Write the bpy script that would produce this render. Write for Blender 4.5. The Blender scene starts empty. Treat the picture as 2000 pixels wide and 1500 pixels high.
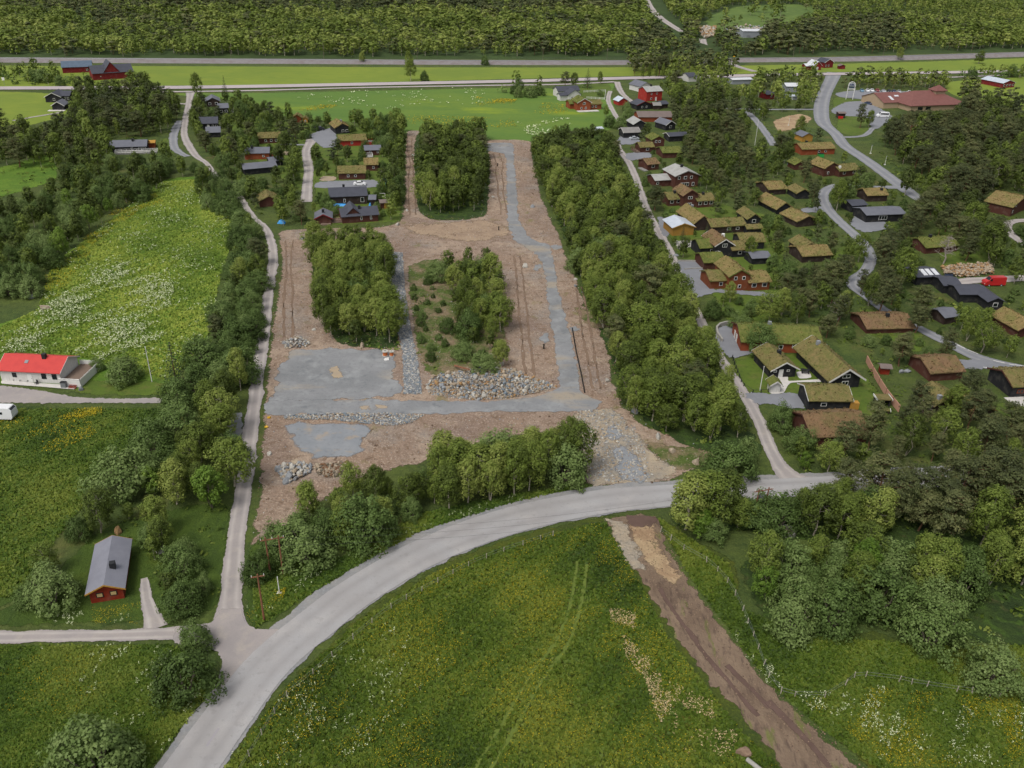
import bpy, math, random
import numpy as np
from mathutils import Vector, Matrix
from mathutils.geometry import delaunay_2d_cdt
random.seed(11); rng = np.random.default_rng(11)
C = bpy.context.scene.collection
PI = math.pi
# ------------------------------------------------------------------ camera model
F, YH, HC, ROLL = 1700.0, -170.0, 87.0, math.radians(1.5)
TH = math.atan((750-YH)/F)
S0, SL = 660.0, 0.03
cR, sR = math.cos(ROLL), math.sin(ROLL)
UP0 = np.array([0, math.sin(TH), math.cos(TH)]); FW = np.array([0, math.cos(TH), -math.sin(TH)]); RT0 = np.array([1., 0, 0])
CR = cR*RT0 + sR*UP0; CU = cR*UP0 - sR*RT0
def G(px, py, z=0.0):
    """ground point under a pixel of the 2000x1500 photograph"""
    d = FW + (px-1000)/F*CR - (py-750)/F*CU
    t = (HC-z)/-d[2] if d[2] < -1e-4 else 9e9
    if d[1]*t > S0:
        den = -d[2] + SL*d[1]
        t = (HC-z+SL*S0)/max(den, 1e-4)
    t = min(t, 4000)
    return Vector((d[0]*t, d[1]*t, hgt(d[1]*t)))
def hgt(y): return max(0.0, y-S0)*SL
def proj(x, y, z):
    p = np.array([x, y, z-HC]); w = p@FW
    return 1000+F*(p@CR)/w, 750-F*(p@CU)/w
def lin(hx, k=1.0):
    r = []
    for i in (0, 2, 4):
        v = int(hx[i:i+2], 16)/255
        r.append((v/12.92 if v <= .04045 else ((v+.055)/1.055)**2.4)*k)
    return (*r, 1)
# ------------------------------------------------------------------ tags
def tag(o, label=None, cat=None, group=None, kind=None):
    if label: o['label'] = label
    if cat: o['category'] = cat
    if group: o['group'] = group
    if kind: o['kind'] = kind
    return o
def empty(name, loc, rz=0.0, label=None, cat=None, group=None, s=1.0):
    o = bpy.data.objects.new(name, None); C.objects.link(o)
    o.location = loc; o.rotation_euler = (0, 0, rz); o.scale = (s, s, s); o.empty_display_size = .3
    return tag(o, label, cat, group)
def link(name, me, parent=None):
    o = bpy.data.objects.new(name, me); C.objects.link(o)
    if parent: o.parent = parent
    return o
# ------------------------------------------------------------------ mesh builder
class MB:
    def __init__(s): s.v = []; s.f = []; s.m = []
    def add(s, vs, fs, M=None, mi=0):
        b = len(s.v)
        for p in vs:
            p = Vector(p); s.v.append(M@p if M else p)
        for f in fs: s.f.append([b+i for i in f]); s.m.append(mi)
        return s
    def box(s, x0, x1, y0, y1, z0, z1, M=None, mi=0):
        vs = [(x, y, z) for z in (z0, z1) for y in (y0, y1) for x in (x0, x1)]
        return s.add(vs, [(0,2,3,1), (4,5,7,6), (0,1,5,4), (2,6,7,3), (0,4,6,2), (1,3,7,5)], M, mi)
    def bar(s, a, b, r0, r1=None, n=6, mi=0, cap=True):
        a = Vector(a); b = Vector(b); r1 = r0 if r1 is None else r1
        d = (b-a).normalized(); q = d.to_track_quat('Z', 'Y')
        vs = []
        for p, r in ((a, r0), (b, r1)):
            for i in range(n): vs.append(p + q@Vector((r*math.cos(2*PI*i/n), r*math.sin(2*PI*i/n), 0)))
        fs = [(i, (i+1)%n, n+(i+1)%n, n+i) for i in range(n)]
        if cap: fs += [tuple(range(n-1, -1, -1)), tuple(range(n, 2*n))]
        return s.add(vs, fs, None, mi)
    def extr(s, prof, w0, w1, M=None, mi=0):
        """profile in x-z, extruded along y from w0 to w1"""
        n = len(prof)
        vs = [(x, w0, z) for x, z in prof] + [(x, w1, z) for x, z in prof]
        fs = [(i, (i+1)%n, n+(i+1)%n, n+i) for i in range(n)] + [tuple(range(n-1, -1, -1)), tuple(range(n, 2*n))]
        return s.add(vs, fs, M, mi)
    def mesh(s, name, mats):
        me = bpy.data.meshes.new(name); me.from_pydata([tuple(p) for p in s.v], [], s.f)
        for m in (mats if isinstance(mats, (list, tuple)) else [mats]): me.materials.append(m)
        me.polygons.foreach_set('material_index', s.m); me.update()
        return me
    def build(s, name, mats, parent=None): return link(name, s.mesh(name, mats), parent)
# ------------------------------------------------------------------ materials
MAT = {}
def ntree(name):
    m = bpy.data.materials.new(name); m.use_nodes = True; MAT[name] = m
    nt = m.node_tree; b = nt.nodes['Principled BSDF']; b.inputs['Specular IOR Level'].default_value = .25
    return m, nt, b
def N(nt, t, **kw):
    n = nt.nodes.new(t)
    for k, v in kw.items():
        if k in n.inputs.keys(): n.inputs[k].default_value = v
        else: setattr(n, k, v)
    return n
def mrange(nt, src, a, b, c=0.0, d=1.0):
    n = N(nt, 'ShaderNodeMapRange'); nt.links.new(src, n.inputs[0])
    for i, v in zip((1, 2, 3, 4), (a, b, c, d)): n.inputs[i].default_value = v
    return n.outputs[0]
def gmat(name, base, layers=(), rough=.9, bump=None, fade=False, coord='pos', K=.8, spec=.25, metal=0.0, fsc=.9, wear=None):
    """layers: (noise scale, detail, lo, hi, hex colour, amount[, stretch xyz])"""
    m, nt, b = ntree(name); L = nt.links.new
    b.inputs['Roughness'].default_value = rough; b.inputs['Specular IOR Level'].default_value = spec; b.inputs['Metallic'].default_value = metal
    if coord == 'pos': src = N(nt, 'ShaderNodeNewGeometry').outputs['Position']
    else: src = N(nt, 'ShaderNodeTexCoord').outputs['Object']
    col = None
    for i, ly in enumerate(layers):
        v = src
        if len(ly) > 6:
            mp = N(nt, 'ShaderNodeMapping'); mp.inputs['Scale'].default_value = ly[6]
            if len(ly) > 7: mp.inputs['Rotation'].default_value = (0, 0, ly[7])
            L(src, mp.inputs[0]); v = mp.outputs[0]
        nz = N(nt, 'ShaderNodeTexNoise', Scale=ly[0], Detail=ly[1], Roughness=.6); L(v, nz.inputs['Vector'])
        f = mrange(nt, nz.outputs['Fac'], ly[2], ly[3], 0, ly[5])
        mx = N(nt, 'ShaderNodeMix', data_type='RGBA'); L(f, mx.inputs[0])
        if col is None: mx.inputs[6].default_value = lin(base, K)
        else: L(col, mx.inputs[6])
        mx.inputs[7].default_value = lin(ly[4], K); col = mx.outputs[2]
    if wear:
        at = N(nt, 'ShaderNodeAttribute', attribute_name='across')
        ab = N(nt, 'ShaderNodeMath', operation='ABSOLUTE'); L(at.outputs['Fac'], ab.inputs[0])
        sb = N(nt, 'ShaderNodeMath', operation='SUBTRACT'); L(ab.outputs[0], sb.inputs[0]); sb.inputs[1].default_value = wear[1]
        a2 = N(nt, 'ShaderNodeMath', operation='ABSOLUTE'); L(sb.outputs[0], a2.inputs[0])
        f0 = mrange(nt, a2.outputs[0], wear[2], 0, 0, 1)
        nz = N(nt, 'ShaderNodeTexNoise', Scale=.25, Detail=4, Roughness=.6); L(src, nz.inputs['Vector'])
        f1 = mrange(nt, nz.outputs['Fac'], .3, .7, .25, wear[3])
        mu = N(nt, 'ShaderNodeMath', operation='MULTIPLY'); L(f0, mu.inputs[0]); L(f1, mu.inputs[1])
        mx = N(nt, 'ShaderNodeMix', data_type='RGBA'); L(mu.outputs[0], mx.inputs[0]); L(col, mx.inputs[6]); mx.inputs[7].default_value = lin(wear[0], K); col = mx.outputs[2]
    if col is None: b.inputs['Base Color'].default_value = lin(base, K)
    else: L(col, b.inputs['Base Color'])
    if bump:
        nz = N(nt, 'ShaderNodeTexNoise', Scale=bump[0], Detail=5, Roughness=.65); L(src, nz.inputs['Vector'])
        bp = N(nt, 'ShaderNodeBump', Strength=bump[1], Distance=bump[2]); L(nz.outputs['Fac'], bp.inputs['Height']); L(bp.outputs[0], b.inputs['Normal'])
    if fade:
        at = N(nt, 'ShaderNodeAttribute', attribute_name='fade')
        nz = N(nt, 'ShaderNodeTexNoise', Scale=fsc, Detail=5, Roughness=.65); L(src, nz.inputs['Vector'])
        ad = N(nt, 'ShaderNodeMath', operation='MULTIPLY_ADD'); L(nz.outputs['Fac'], ad.inputs[0]); ad.inputs[1].default_value = 1.6; L(at.outputs['Fac'], ad.inputs[2])
        f = mrange(nt, ad.outputs[0], 1.15, 1.35)
        tr = N(nt, 'ShaderNodeBsdfTransparent'); mx = N(nt, 'ShaderNodeMixShader'); L(f, mx.inputs[0]); L(tr.outputs[0], mx.inputs[1]); L(b.outputs[0], mx.inputs[2])
        L(mx.outputs[0], nt.nodes['Material Output'].inputs[0])
    return m
def leafmat(name, dark, mid, light, trans=.25, huevar=.5, K=1.0):
    m, nt, b = ntree(name); L = nt.links.new
    b.inputs['Roughness'].default_value = .6; b.inputs['Specular IOR Level'].default_value = .2
    at = N(nt, 'ShaderNodeAttribute', attribute_name='tint'); hu = N(nt, 'ShaderNodeAttribute', attribute_name='hue')
    oi = N(nt, 'ShaderNodeObjectInfo')
    a1 = N(nt, 'ShaderNodeMath', operation='MULTIPLY_ADD'); L(oi.outputs['Random'], a1.inputs[0]); a1.inputs[1].default_value = huevar; L(at.outputs['Fac'], a1.inputs[2])
    a2 = N(nt, 'ShaderNodeMath', operation='ADD'); L(a1.outputs[0], a2.inputs[0]); L(hu.outputs['Fac'], a2.inputs[1])
    a3 = N(nt, 'ShaderNodeMath', operation='SUBTRACT'); L(a2.outputs[0], a3.inputs[0]); a3.inputs[1].default_value = huevar/2
    rp = N(nt, 'ShaderNodeValToRGB'); L(a3.outputs[0], rp.inputs[0])
    e = rp.color_ramp.elements; e[0].position = .1; e[0].color = lin(dark, K); e[1].position = .9; e[1].color = lin(light, K)
    x = e.new(.5); x.color = lin(mid, K)
    L(rp.outputs[0], b.inputs['Base Color'])
    tr = N(nt, 'ShaderNodeBsdfTranslucent'); L(rp.outputs[0], tr.inputs[0])
    mx = N(nt, 'ShaderNodeMixShader'); mx.inputs[0].default_value = trans; L(b.outputs[0], mx.inputs[1]); L(tr.outputs[0], mx.inputs[2])
    L(mx.outputs[0], nt.nodes['Material Output'].inputs[0])
    return m
def wood(name, hx, rough=.75, K=.8):
    m = gmat(name, hx, [(3.0, 4, .4, .7, hx, 0), (1.2, 3, .35, .7, '2a2622', .22, (6, 6, .6)), (.7, 2, .5, .75, 'b0a898', .10)], rough=rough, coord='obj', K=K, bump=(9, .25, .03))
    return m
# ground
gmat('g_base', '4c5729', [(.035, 3, .4, .65, '3a4f22', .8), (.16, 4, .45, .7, '5d6b2e', .7), (.7, 5, .48, .72, '2f401c', .7), (.09, 3, .58, .72, '6b6238', .55), (2.5, 4, .5, .75, '6f7a3a', .4)], bump=(1.2, .9, .5))
gmat('g_meadow', '49531c', [(.05, 4, .42, .62, '36461b', .85), (.16, 5, .45, .68, '525a17', .75), (.55, 5, .5, .72, '2f421a', .75), (2.2, 4, .48, .7, '647022', .5), (.25, 3, .6, .75, '6b6414', .5)], bump=(2.2, .9, .35), fade=True)
gmat('g_padrag', '85898e', [(.22, 4, .45, .65, '95979a', .7), (.35, 4, .55, .68, 'a3937e', .7), (1.2, 4, .52, .72, '6f7276', .5)], fade=True, fsc=.3, bump=(6, .35, .05))
gmat('g_pale', 'a08b75', [(.2, 4, .42, .64, '8c7766', .9), (1.2, 5, .5, .68, 'b39d82', .6), (2.5, 4, .6, .7, '6e5a4a', .5)], fade=True, fsc=.3, bump=(1.5, .9, .3))
gmat('g_soft', '826d5c', [(.5, 4, .4, .65, '776353', .7)], fade=True)
gmat('g_rutl', 'b5ada6', [(.5, 4, .4, .65, 'a9a19b', .7)], fade=True)
gmat('g_lush', '44581b', [(.045, 4, .42, .62, '34481a', .85), (.3, 5, .47, .7, '526623', .7), (1.1, 5, .5, .72, '30421a', .7, (1, .35, 1), .5), (.1, 4, .6, .72, '5d6a1d', .5)], bump=(2.0, .9, .35), fade=True)
gmat('g_flower', '5b7a22', [(.04, 4, .42, .62, '4d6c20', .85), (.14, 5, .47, .7, '748d2e', .6), (.8, 5, .5, .75, '4a6420', .7), (.09, 3, .62, .74, '6e6a35', .35)], bump=(1.5, .9, .4), fade=True)
gmat('g_far', '79892f', [(.012, 3, .4, .65, '6c7f30', .8), (.06, 4, .5, .75, '889233', .6), (.4, 4, .5, .7, '587427', .4, (.3, 1, 1))], fade=True)
gmat('g_mid', '5b7830', [(.015, 3, .42, .62, '69802f', .8), (.05, 4, .5, .7, '4f6e2e', .7, (.4, 1, 1)), (.035, 4, .58, .72, '8a9a24', .75, (.5, 1, 1)), (.5, 4, .5, .75, '3f662a', .4)], fade=True)
gmat('g_lawn', '586c24', [(.1, 3, .4, .65, '4a5c20', .8), (.35, 4, .5, .7, '6d6b38', .6), (.9, 4, .5, .7, '3f5220', .6)], fade=True, bump=(2, .5, .2))
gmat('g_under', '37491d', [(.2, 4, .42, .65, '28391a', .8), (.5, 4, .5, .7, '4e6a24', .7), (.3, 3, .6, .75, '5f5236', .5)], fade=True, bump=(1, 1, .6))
gmat('g_brush', '54652a', [(.2, 4, .42, .65, '465822', .8), (.16, 5, .44, .58, '8d7862', .85), (1.2, 4, .5, .68, '3c4a20', .6), (2.6, 4, .58, .7, 'b0a08a', .5)], fade=True, bump=(1, 1, .6))
gmat('g_earth', '96806e', [(.05, 4, .42, .6, '827066', .9), (.1, 5, .46, .62, 'a99582', .85), (.07, 5, .52, .66, '8c8680', .6), (.5, 5, .5, .66, '75604f', .75), (2.4, 5, .54, .66, 'c4b3a0', .6), (.16, 4, .6, .7, '75743f', .6), (3.5, 4, .6, .72, '5a483c', .5)], bump=(1.1, 1, .5), fade=True)
gmat('g_tan', 'ac9676', [(.2, 4, .42, .66, '8d7058', .8), (1.2, 5, .5, .68, 'bfa786', .6), (2.5, 4, .6, .7, '6e5642', .6)], bump=(1.5, .9, .3), fade=True)
gmat('g_track', 'a89a86', [(.15, 4, .42, .62, '8d8a84', .8), (.4, 5, .5, .66, 'bfae92', .75), (1.6, 5, .54, .68, '736e66', .7), (4, 4, .6, .7, 'd2cbbd', .6)], bump=(1.8, 1, .4), fade=True, fsc=.5)
gmat('g_mud', '7d6b5a', [(.1, 4, .42, .62, '6c5a4b', .8), (.5, 5, .5, .7, '95816c', .6, (1, .3, 1), -.5), (1.6, 4, .52, .68, '52433c', .75, (1, .3, 1), -.5), (.12, 4, .6, .68, '4d3d35', .8, (1, .4, 1), -.5), (.5, 4, .6, .68, '667030', .7, (1, .25, 1), -.5)], bump=(1.5, .9, .25), fade=True)
gmat('g_rut', '66524a', [(.5, 4, .4, .7, '55443b', .7)], fade=True)
gmat('g_gravel', '88898b', [(.07, 4, .42, .62, '797b7d', .9), (.22, 4, .48, .66, '969899', .8), (.1, 5, .55, .66, 'a0937f', .8, (.35, 1, 1)), (.3, 5, .58, .7, '62666a', .6), (1.2, 4, .52, .72, '6a6d71', .5), (7, 3, .5, .75, 'a3a5a8', .35)], bump=(6, .35, .05), fade=True, fsc=.5)
gmat('g_road', 'a5a4a5', [(.12, 4, .4, .65, '9c9998', .8), (.35, 4, .5, .75, 'b3afac', .7, (.5, .5, 1)), (.6, 3, .6, .72, '8e8b8b', .6), (1.5, 4, .6, .72, '858382', .5), (6, 3, .4, .7, '989594', .4)], bump=(14, .15, .02), fade=True, fsc=2.5, wear=('8f8c8c', .45, .3, .8))
gmat('g_shoulder', '918f8d', [(.4, 4, .42, .66, '7b7e82', .8), (3, 4, .5, .7, 'a3a5a6', .5)], fade=True, bump=(7, .4, .05))
gmat('g_lane', 'a39b98', [(.15, 4, .4, .65, '938d8d', .8), (.5, 4, .5, .72, 'b0a79d', .6), (5, 3, .45, .7, '8f8a88', .4)], bump=(8, .3, .04), fade=True, wear=('bdb6b0', .48, .3, .9))
gmat('g_asph', '84868c', [(.1, 4, .4, .65, '7a7c82', .7), (.5, 4, .5, .75, '92949a', .5)], fade=True, fsc=2, wear=('a09f9f', .48, .3, .8))
gmat('g_hwy', 'b5abac', [(.05, 3, .4, .65, 'a89fa1', .7)], fade=True)
gmat('clod', '7d6857', [(1.2, 4, .42, .62, '927c68', .8)], coord='obj'); gmat('clod_dark', '5d4b3f', [(1.2, 4, .42, .62, '6d5a4c', .8)], coord='obj')
gmat('g_ballast', '847f80', [(.3, 4, .4, .65, '756a68', .7), (2, 3, .5, .75, '9a9696', .5)])
gmat('g_wear', '9f9a9f', [(.5, 4, .4, .65, '98939a', .7)], fade=True)
gmat('g_scrape', 'a9987f', [(.5, 4, .4, .65, '9a8d80', .7)], fade=True)
gmat('g_wheel', '64732f', [(.5, 4, .4, .65, '5a682b', .7)], fade=True)
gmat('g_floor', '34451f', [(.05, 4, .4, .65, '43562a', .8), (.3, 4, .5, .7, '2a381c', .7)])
gmat('g_dist', '5d7234', [(.02, 4, .4, .65, '4f6630', .8), (.2, 4, .5, .7, '71843e', .6)], fade=True)
gmat('paint_white', 'd8d6d2', K=.9)
# building materials
for n, h in dict(w_black='25262b', w_dark='3a2d29', w_brown='57332a', w_red='8e2622', w_barn='7d1f24', w_scarlet='a8322a', w_orange='93492a', w_cabin='8a2c16', w_log='7f4528', w_white='dcdad6', w_ochre='b98a3c', w_grey='9a9fa6', w_sand='b7a084', w_pink='c99a82', w_yellow='a9803a').items(): wood(n, h)
def roofm(name, hx, l2, rough=.6): return gmat(name, hx, [(.6, 3, .4, .65, l2, .6), (3, 4, .5, .75, l2, .5, (1, 1, 4))], rough=rough, coord='obj', bump=(5, .2, .05))
roofm('r_dark', '4a4c56', '3f414a'); roofm('r_slate', '6d6f78', '5f616b'); roofm('r_grey', '8a8784', '74716f'); roofm('r_light', 'a9a9a6', '8d8c88')
roofm('r_pale', 'c3cbd6', 'aab4c2', .4); roofm('r_red', 'c9443f', 'b83a38', .5); roofm('r_mall', '7f544e', '6f4843'); roofm('r_white', 'd4d6da', 'c0c4cc', .45); roofm('r_brown', '7a6d68', '6a5e5a'); roofm('r_blue', '5a6a7c', '4e5c6c'); roofm('r_cabin', '84858f', '777883')
def turf(name, b0, g0, t0): return gmat(name, b0, [(.35, 4, .42, .62, g0, .85), (1.1, 5, .48, .68, t0, .7), (3, 5, .55, .75, '4b5423', .5)], coord='pos', bump=(2.2, 1, .3), rough=1)
turf('t_tan', '86744c', '72703e', '967f56'); turf('t_green', '6a7036', '5a6530', '7f7846'); turf('t_mix', '776d45', '686a38', '8a774f'); turf('t_brown', '7c634a', '6f6440', '8b6d50')
gmat('glass', '1c2228', rough=.15, spec=.5, coord='obj'); gmat('glass_warm', 'c2a878', rough=.3, coord='obj')
gmat('metal_dark', '2c2d30', rough=.5, coord='obj'); gmat('metal_grey', '8d9095', rough=.5, coord='obj', metal=.3); gmat('white', 'e2e1de', coord='obj', rough=.5); gmat('rubber', '1a1a1b', coord='obj')
gmat('deck', '7f6d60', [(2, 3, .4, .7, '6d5d52', .6, (1, 8, 1))], coord='obj'); gmat('deck_grey', '8f8d8a', [(2, 3, .4, .7, '7c7a78', .6, (1, 8, 1))], coord='obj'); gmat('patio', 'cfcbc6', [(1, 3, .4, .7, 'b8b4b0', .6)], coord='obj'); gmat('concrete', 'a5a29c', [(1.5, 4, .4, .7, '8f8c86', .7)], coord='obj')
for n, h in dict(c_white='e6e7ea', c_red='b8282a', c_blue='6d93ad', c_silver='aeb3b8', c_black='2a2c33', c_navy='3d4a66', c_maroon='8a3436', c_teal='2f8f94', c_sky='3f9be0', c_orange='c8703c', c_green='2f9a4a', c_yellow='d8a820').items():
    gmat(n, h, rough=.3, spec=.5, coord='obj')
gmat('bark_birch', 'b8ae9e', [(2, 4, .5, .62, '5c5248', .8, (1, 1, 3))], coord='obj'); gmat('bark_pine', '6d5340', [(2, 4, .45, .65, '8d6a4c', .7)], coord='obj'); gmat('bark_willow', '7d7466', [(2, 4, .45, .65, '5c554a', .7)], coord='obj'); gmat('bark_dead', '9a9088', coord='obj'); gmat('pole_wood', '8a5e46', [(2, 4, .45, .65, '6f4a38', .7, (1, 1, .2))], coord='obj')
gmat('rock_grey', '8f9296', [(1.2, 4, .42, .62, '767a7f', .8), (5, 4, .5, .7, 'aeb0b0', .6)], coord='obj', bump=(4, .6, .1)); gmat('rock_tan', 'a89a86', [(1.2, 4, .42, .62, '8f7c68', .8), (5, 4, .5, .7, 'c2b8a8', .6)], coord='obj', bump=(4, .6, .1)); gmat('rock_rust', '9c7a58', [(1.2, 4, .42, .62, 'a88a5c', .8), (5, 4, .5, .7, '8a6a50', .6)], coord='obj', bump=(4, .6, .1)); gmat('rock_pale', 'bdb9b0', [(1.2, 4, .42, .62, '9f9b94', .8)], coord='obj', bump=(4, .6, .1)); gmat('rock_blue', '7b868f', [(1.2, 4, .42, .62, '66717b', .8), (5, 4, .5, .7, '98a2a8', .6)], coord='obj', bump=(4, .6, .1))
# foliage
leafmat('l_birch', '424e20', '697a32', '8c954c', .32, .6)
leafmat('l_pine', '343c23', '4d5430', '686a42', .15, .4)
leafmat('l_willow', '3f5124', '5c7139', '75864e', .3, .65)
leafmat('l_spruce', '22341e', '34462a', '556038', .1, .4)
leafmat('l_rowan', '3d561c', '5c7628', '7d9440', .28, .4)
leafmat('l_scrub', '4a6c28', '6a8e38', '92b058', .3, .5)
leafmat('l_grass', '2d4013', '4c601b', '6b752a', .25, .3)
leafmat('l_lush', '2f4417', '4d641f', '707b30', .25, .3); leafmat('l_bright', '4a6220', '6b812d', '8f9b40', .25, .3); leafmat('l_under', '303f18', '50621f', '747f38', .25, .3)
leafmat('f_white', '8a9a64', 'b9c096', 'dcdfc4', .1, .2); leafmat('f_yellow', '7a7216', 'a89618', 'ccb428', .1, .2); leafmat('f_straw', '8a7a50', 'ae9a70', 'd0bc96', .1, .2)
# ------------------------------------------------------------------ ground sheets
KC = []          # pixel polygons that random trees must not cover
def inpoly(x, y, P):
    c = False; j = len(P)-1
    for i in range(len(P)):
        xi, yi = P[i]; xj, yj = P[j]
        if (yi > y) != (yj > y) and x < (xj-xi)*(y-yi)/(yj-yi)+xi: c = not c
        j = i
    return c
def keep(P):
    xs = [p[0] for p in P]; ys = [p[1] for p in P]
    KC.append((min(xs), max(xs), min(ys), max(ys), P))
def blocked(x, y):
    for a, b, c, d, P in KC:
        if a <= x <= b and c <= y <= d and inpoly(x, y, P): return True
    return False
ZC = [0]
def setmesh(name, V, Fc, mat, fade=None, across=None):
    me = bpy.data.meshes.new(name); me.from_pydata(V, [], Fc); me.materials.append(mat)
    if fade is not None:
        a = me.attributes.new('fade', 'FLOAT', 'POINT'); a.data.foreach_set('value', fade)
    if across is not None:
        a = me.attributes.new('across', 'FLOAT', 'POINT'); a.data.foreach_set('value', across)
    me.update(); return me
def wpoly(px): return [(p.x, p.y) for p in (G(*q) for q in px)]
def sheet(name, px, mat, z, fade=1.2, jit=.5, kc=False, wp=None, smooth=True):
    P = wp or wpoly(px); ZC[0] += 1; z += ZC[0]*.0002
    if kc: keep(px)
    n = len(P); per = sum(math.dist(P[i], P[(i+1)%n]) for i in range(n)); st = max(fade*.9, per/500)
    B = []
    for i in range(n):
        if smooth and not wp:
            p0, p1, p2, p3 = (np.array(P[(i+k)%n]) for k in (-1, 0, 1, 2))
            k = max(1, int(math.dist(p1, p2)/st)); t1 = (p2-p0)*.35; t2 = (p3-p1)*.35
            l = np.linalg.norm(p2-p1)
            for t in (t1, t2):
                m = np.linalg.norm(t)
                if m > l*.8: t *= l*.8/m
            for q in range(k):
                u = q/k; B.append(p1*(2*u**3-3*u*u+1)+p2*(-2*u**3+3*u*u)+t1*(u**3-2*u*u+u)+t2*(u**3-u*u))
        else:
            k = max(1, int(math.dist(P[i], P[(i+1)%n])/st))
            for q in range(k): B.append(np.array(P[i])+(np.array(P[(i+1)%n])-np.array(P[i]))*q/k)
    B = np.array(B); m = len(B)
    B = B + rng.normal(0, jit*.5, B.shape)
    area = .5*np.sum(B[:,0]*np.roll(B[:,1], -1)-np.roll(B[:,0], -1)*B[:,1])
    if area < 0: B = B[::-1].copy()
    T = np.roll(B, -1, 0)-np.roll(B, 1, 0); T /= np.linalg.norm(T, axis=1)[:,None]+1e-9
    Nn = np.stack([-T[:,1], T[:,0]], 1); Q = B+Nn*fade
    Bp = [tuple(b) for b in B]
    inn = [q for q in Q if inpoly(q[0], q[1], Bp) and np.min(np.hypot(B[:,0]-q[0], B[:,1]-q[1])) > fade*.75]
    allp = [Vector(b) for b in Bp]+[Vector(q) for q in inn]
    r = delaunay_2d_cdt(allp, [], [list(range(m))], 1, 1e-5)
    V = [(v.x, v.y, hgt(v.y)+z) for v in r[0]]
    fd = [0.0 if any(o < m for o in og) or not og else 1.0 for og in r[3]]
    return tag(link(name, setmesh(name, V, r[2], mat, fd)), kind='structure')
def catmull(P, st):
    out = []
    n = len(P)
    for i in range(n-1):
        p0 = P[max(0, i-1)]; p1 = P[i]; p2 = P[i+1]; p3 = P[min(n-1, i+2)]
        k = max(1, int(np.linalg.norm((p2-p1)[:2])/st))
        for q in range(k):
            u = q/k
            out.append(.5*((2*p1)+(p2-p0)*u+(2*p0-5*p1+4*p2-p3)*u*u+(3*p1-p0-3*p2+p3)*u**3))
    out.append(P[-1]); return np.array(out)
def path(px, st=3.0, w=None):
    A = []
    for i, q in enumerate(px):
        g = G(q[0], q[1]); A.append(np.array([g.x, g.y, q[2] if len(q) > 2 else (w or 3.0)]))
    return catmull(A, st)
def sides(A):
    D = np.gradient(A[:,:2], axis=0); D /= np.linalg.norm(D, axis=1)[:,None]+1e-9
    return np.stack([-D[:,1], D[:,0]], 1)
def ribbon(name, px, w, mat, z, fade=.4, jit=.12, kc=False, st=2.0):
    A = path(px, st, w); Nn = sides(A); n = len(A); V = []; fd = []; ac = []; ZC[0] += 1; z += ZC[0]*.0002
    for i in range(n):
        hw = A[i,2]/2; j1, j2 = rng.normal(0, jit, 2)
        for o, f in ((hw+j1, 0), (hw-fade+j1*.5, 1), (-hw+fade+j2*.5, 1), (-hw+j2, 0)):
            x, y = A[i,:2]+Nn[i]*o; V.append((x, y, hgt(y)+z)); fd.append(f); ac.append(o/max(hw, .01))
    Fc = [(4*i+k+1, 4*i+k, 4*i+k+4, 4*i+k+5) for i in range(n-1) for k in range(3)]
    if kc:
        l = [proj(*(A[i,:2]+Nn[i]*(A[i,2]/2)), hgt(A[i,1])) for i in range(0, n, 4)]; r = [proj(*(A[i,:2]-Nn[i]*(A[i,2]/2)), hgt(A[i,1])) for i in range(0, n, 4)]
        for i in range(len(l)-1): keep([l[i], l[i+1], r[i+1], r[i]])
    return tag(link(name, setmesh(name, V, Fc, mat, fd, ac)), kind='structure')
# base ground
gv, gf = [], []
ys = [-150, 60, 120, 200, 300, 420, 540, S0, 900, 1300, 2000, 4000]; xs = [-4000, -1500, -600, -300, -150, 0, 150, 300, 600, 1500, 4000]
for y in ys:
    for x in xs: gv.append((x, y, hgt(y)))
w = len(xs)
for j in range(len(ys)-1):
    for i in range(w-1): gf.append((j*w+i, j*w+i+1, (j+1)*w+i+1, (j+1)*w+i))
tag(link('ground', setmesh('ground', gv, gf, MAT['g_base'])), kind='structure')
# fields
sheet('meadow', [(380,1640),(470,1430),(560,1330),(700,1200),(850,1105),(1000,1046),(1200,1003),(1245,1065),(1295,1150),(1345,1235),(1420,1325),(1505,1420),(1600,1560),(1600,1640)], MAT['g_meadow'], .03, 1.2)
sheet('meadow', [(1285,1010),(1330,1035),(1440,1100),(1450,1190),(1560,1240),(1700,1230),(1850,1265),(2100,1250),(2200,1300),(2200,1640),(1800,1640),(1690,1500),(1600,1420),(1500,1330),(1420,1230),(1350,1130),(1300,1060)], MAT['g_meadow'], .032, 1.2)
sheet('meadow', [(1545,1355),(1640,1345),(1780,1350),(1900,1370),(2020,1360),(2200,1380),(2200,1640),(1800,1640),(1690,1500),(1600,1420)], MAT['g_meadow'], .05, 1.5)
sheet('grass_field', [(-200,1270),(0,1264),(200,1262),(300,1262),(380,1270),(425,1330),(400,1370),(300,1500),(230,1640),(-200,1640)], MAT['g_lush'], .03)
sheet('grass_field', [(-200,794),(0,792),(200,795),(318,795),(310,830),(260,880),(200,930),(175,980),(130,1030),(80,1100),(40,1170),(-60,1210),(-250,1200)], MAT['g_lush'], .03)
sheet('grass_verge', [(-200,1210),(40,1175),(180,1040),(300,1000),(440,980),(450,1080),(420,1190),(290,1215),(0,1228),(-200,1232)], MAT['g_lush'], .025)
sheet('grass_verge', [(487,1070),(520,1050),(660,1090),(820,1000),(1000,965),(1140,945),(1170,950),(1000,983),(820,1040),(680,1120),(560,1195),(500,1235),(475,1190)], MAT['g_lush'], .06, .8)
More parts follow.
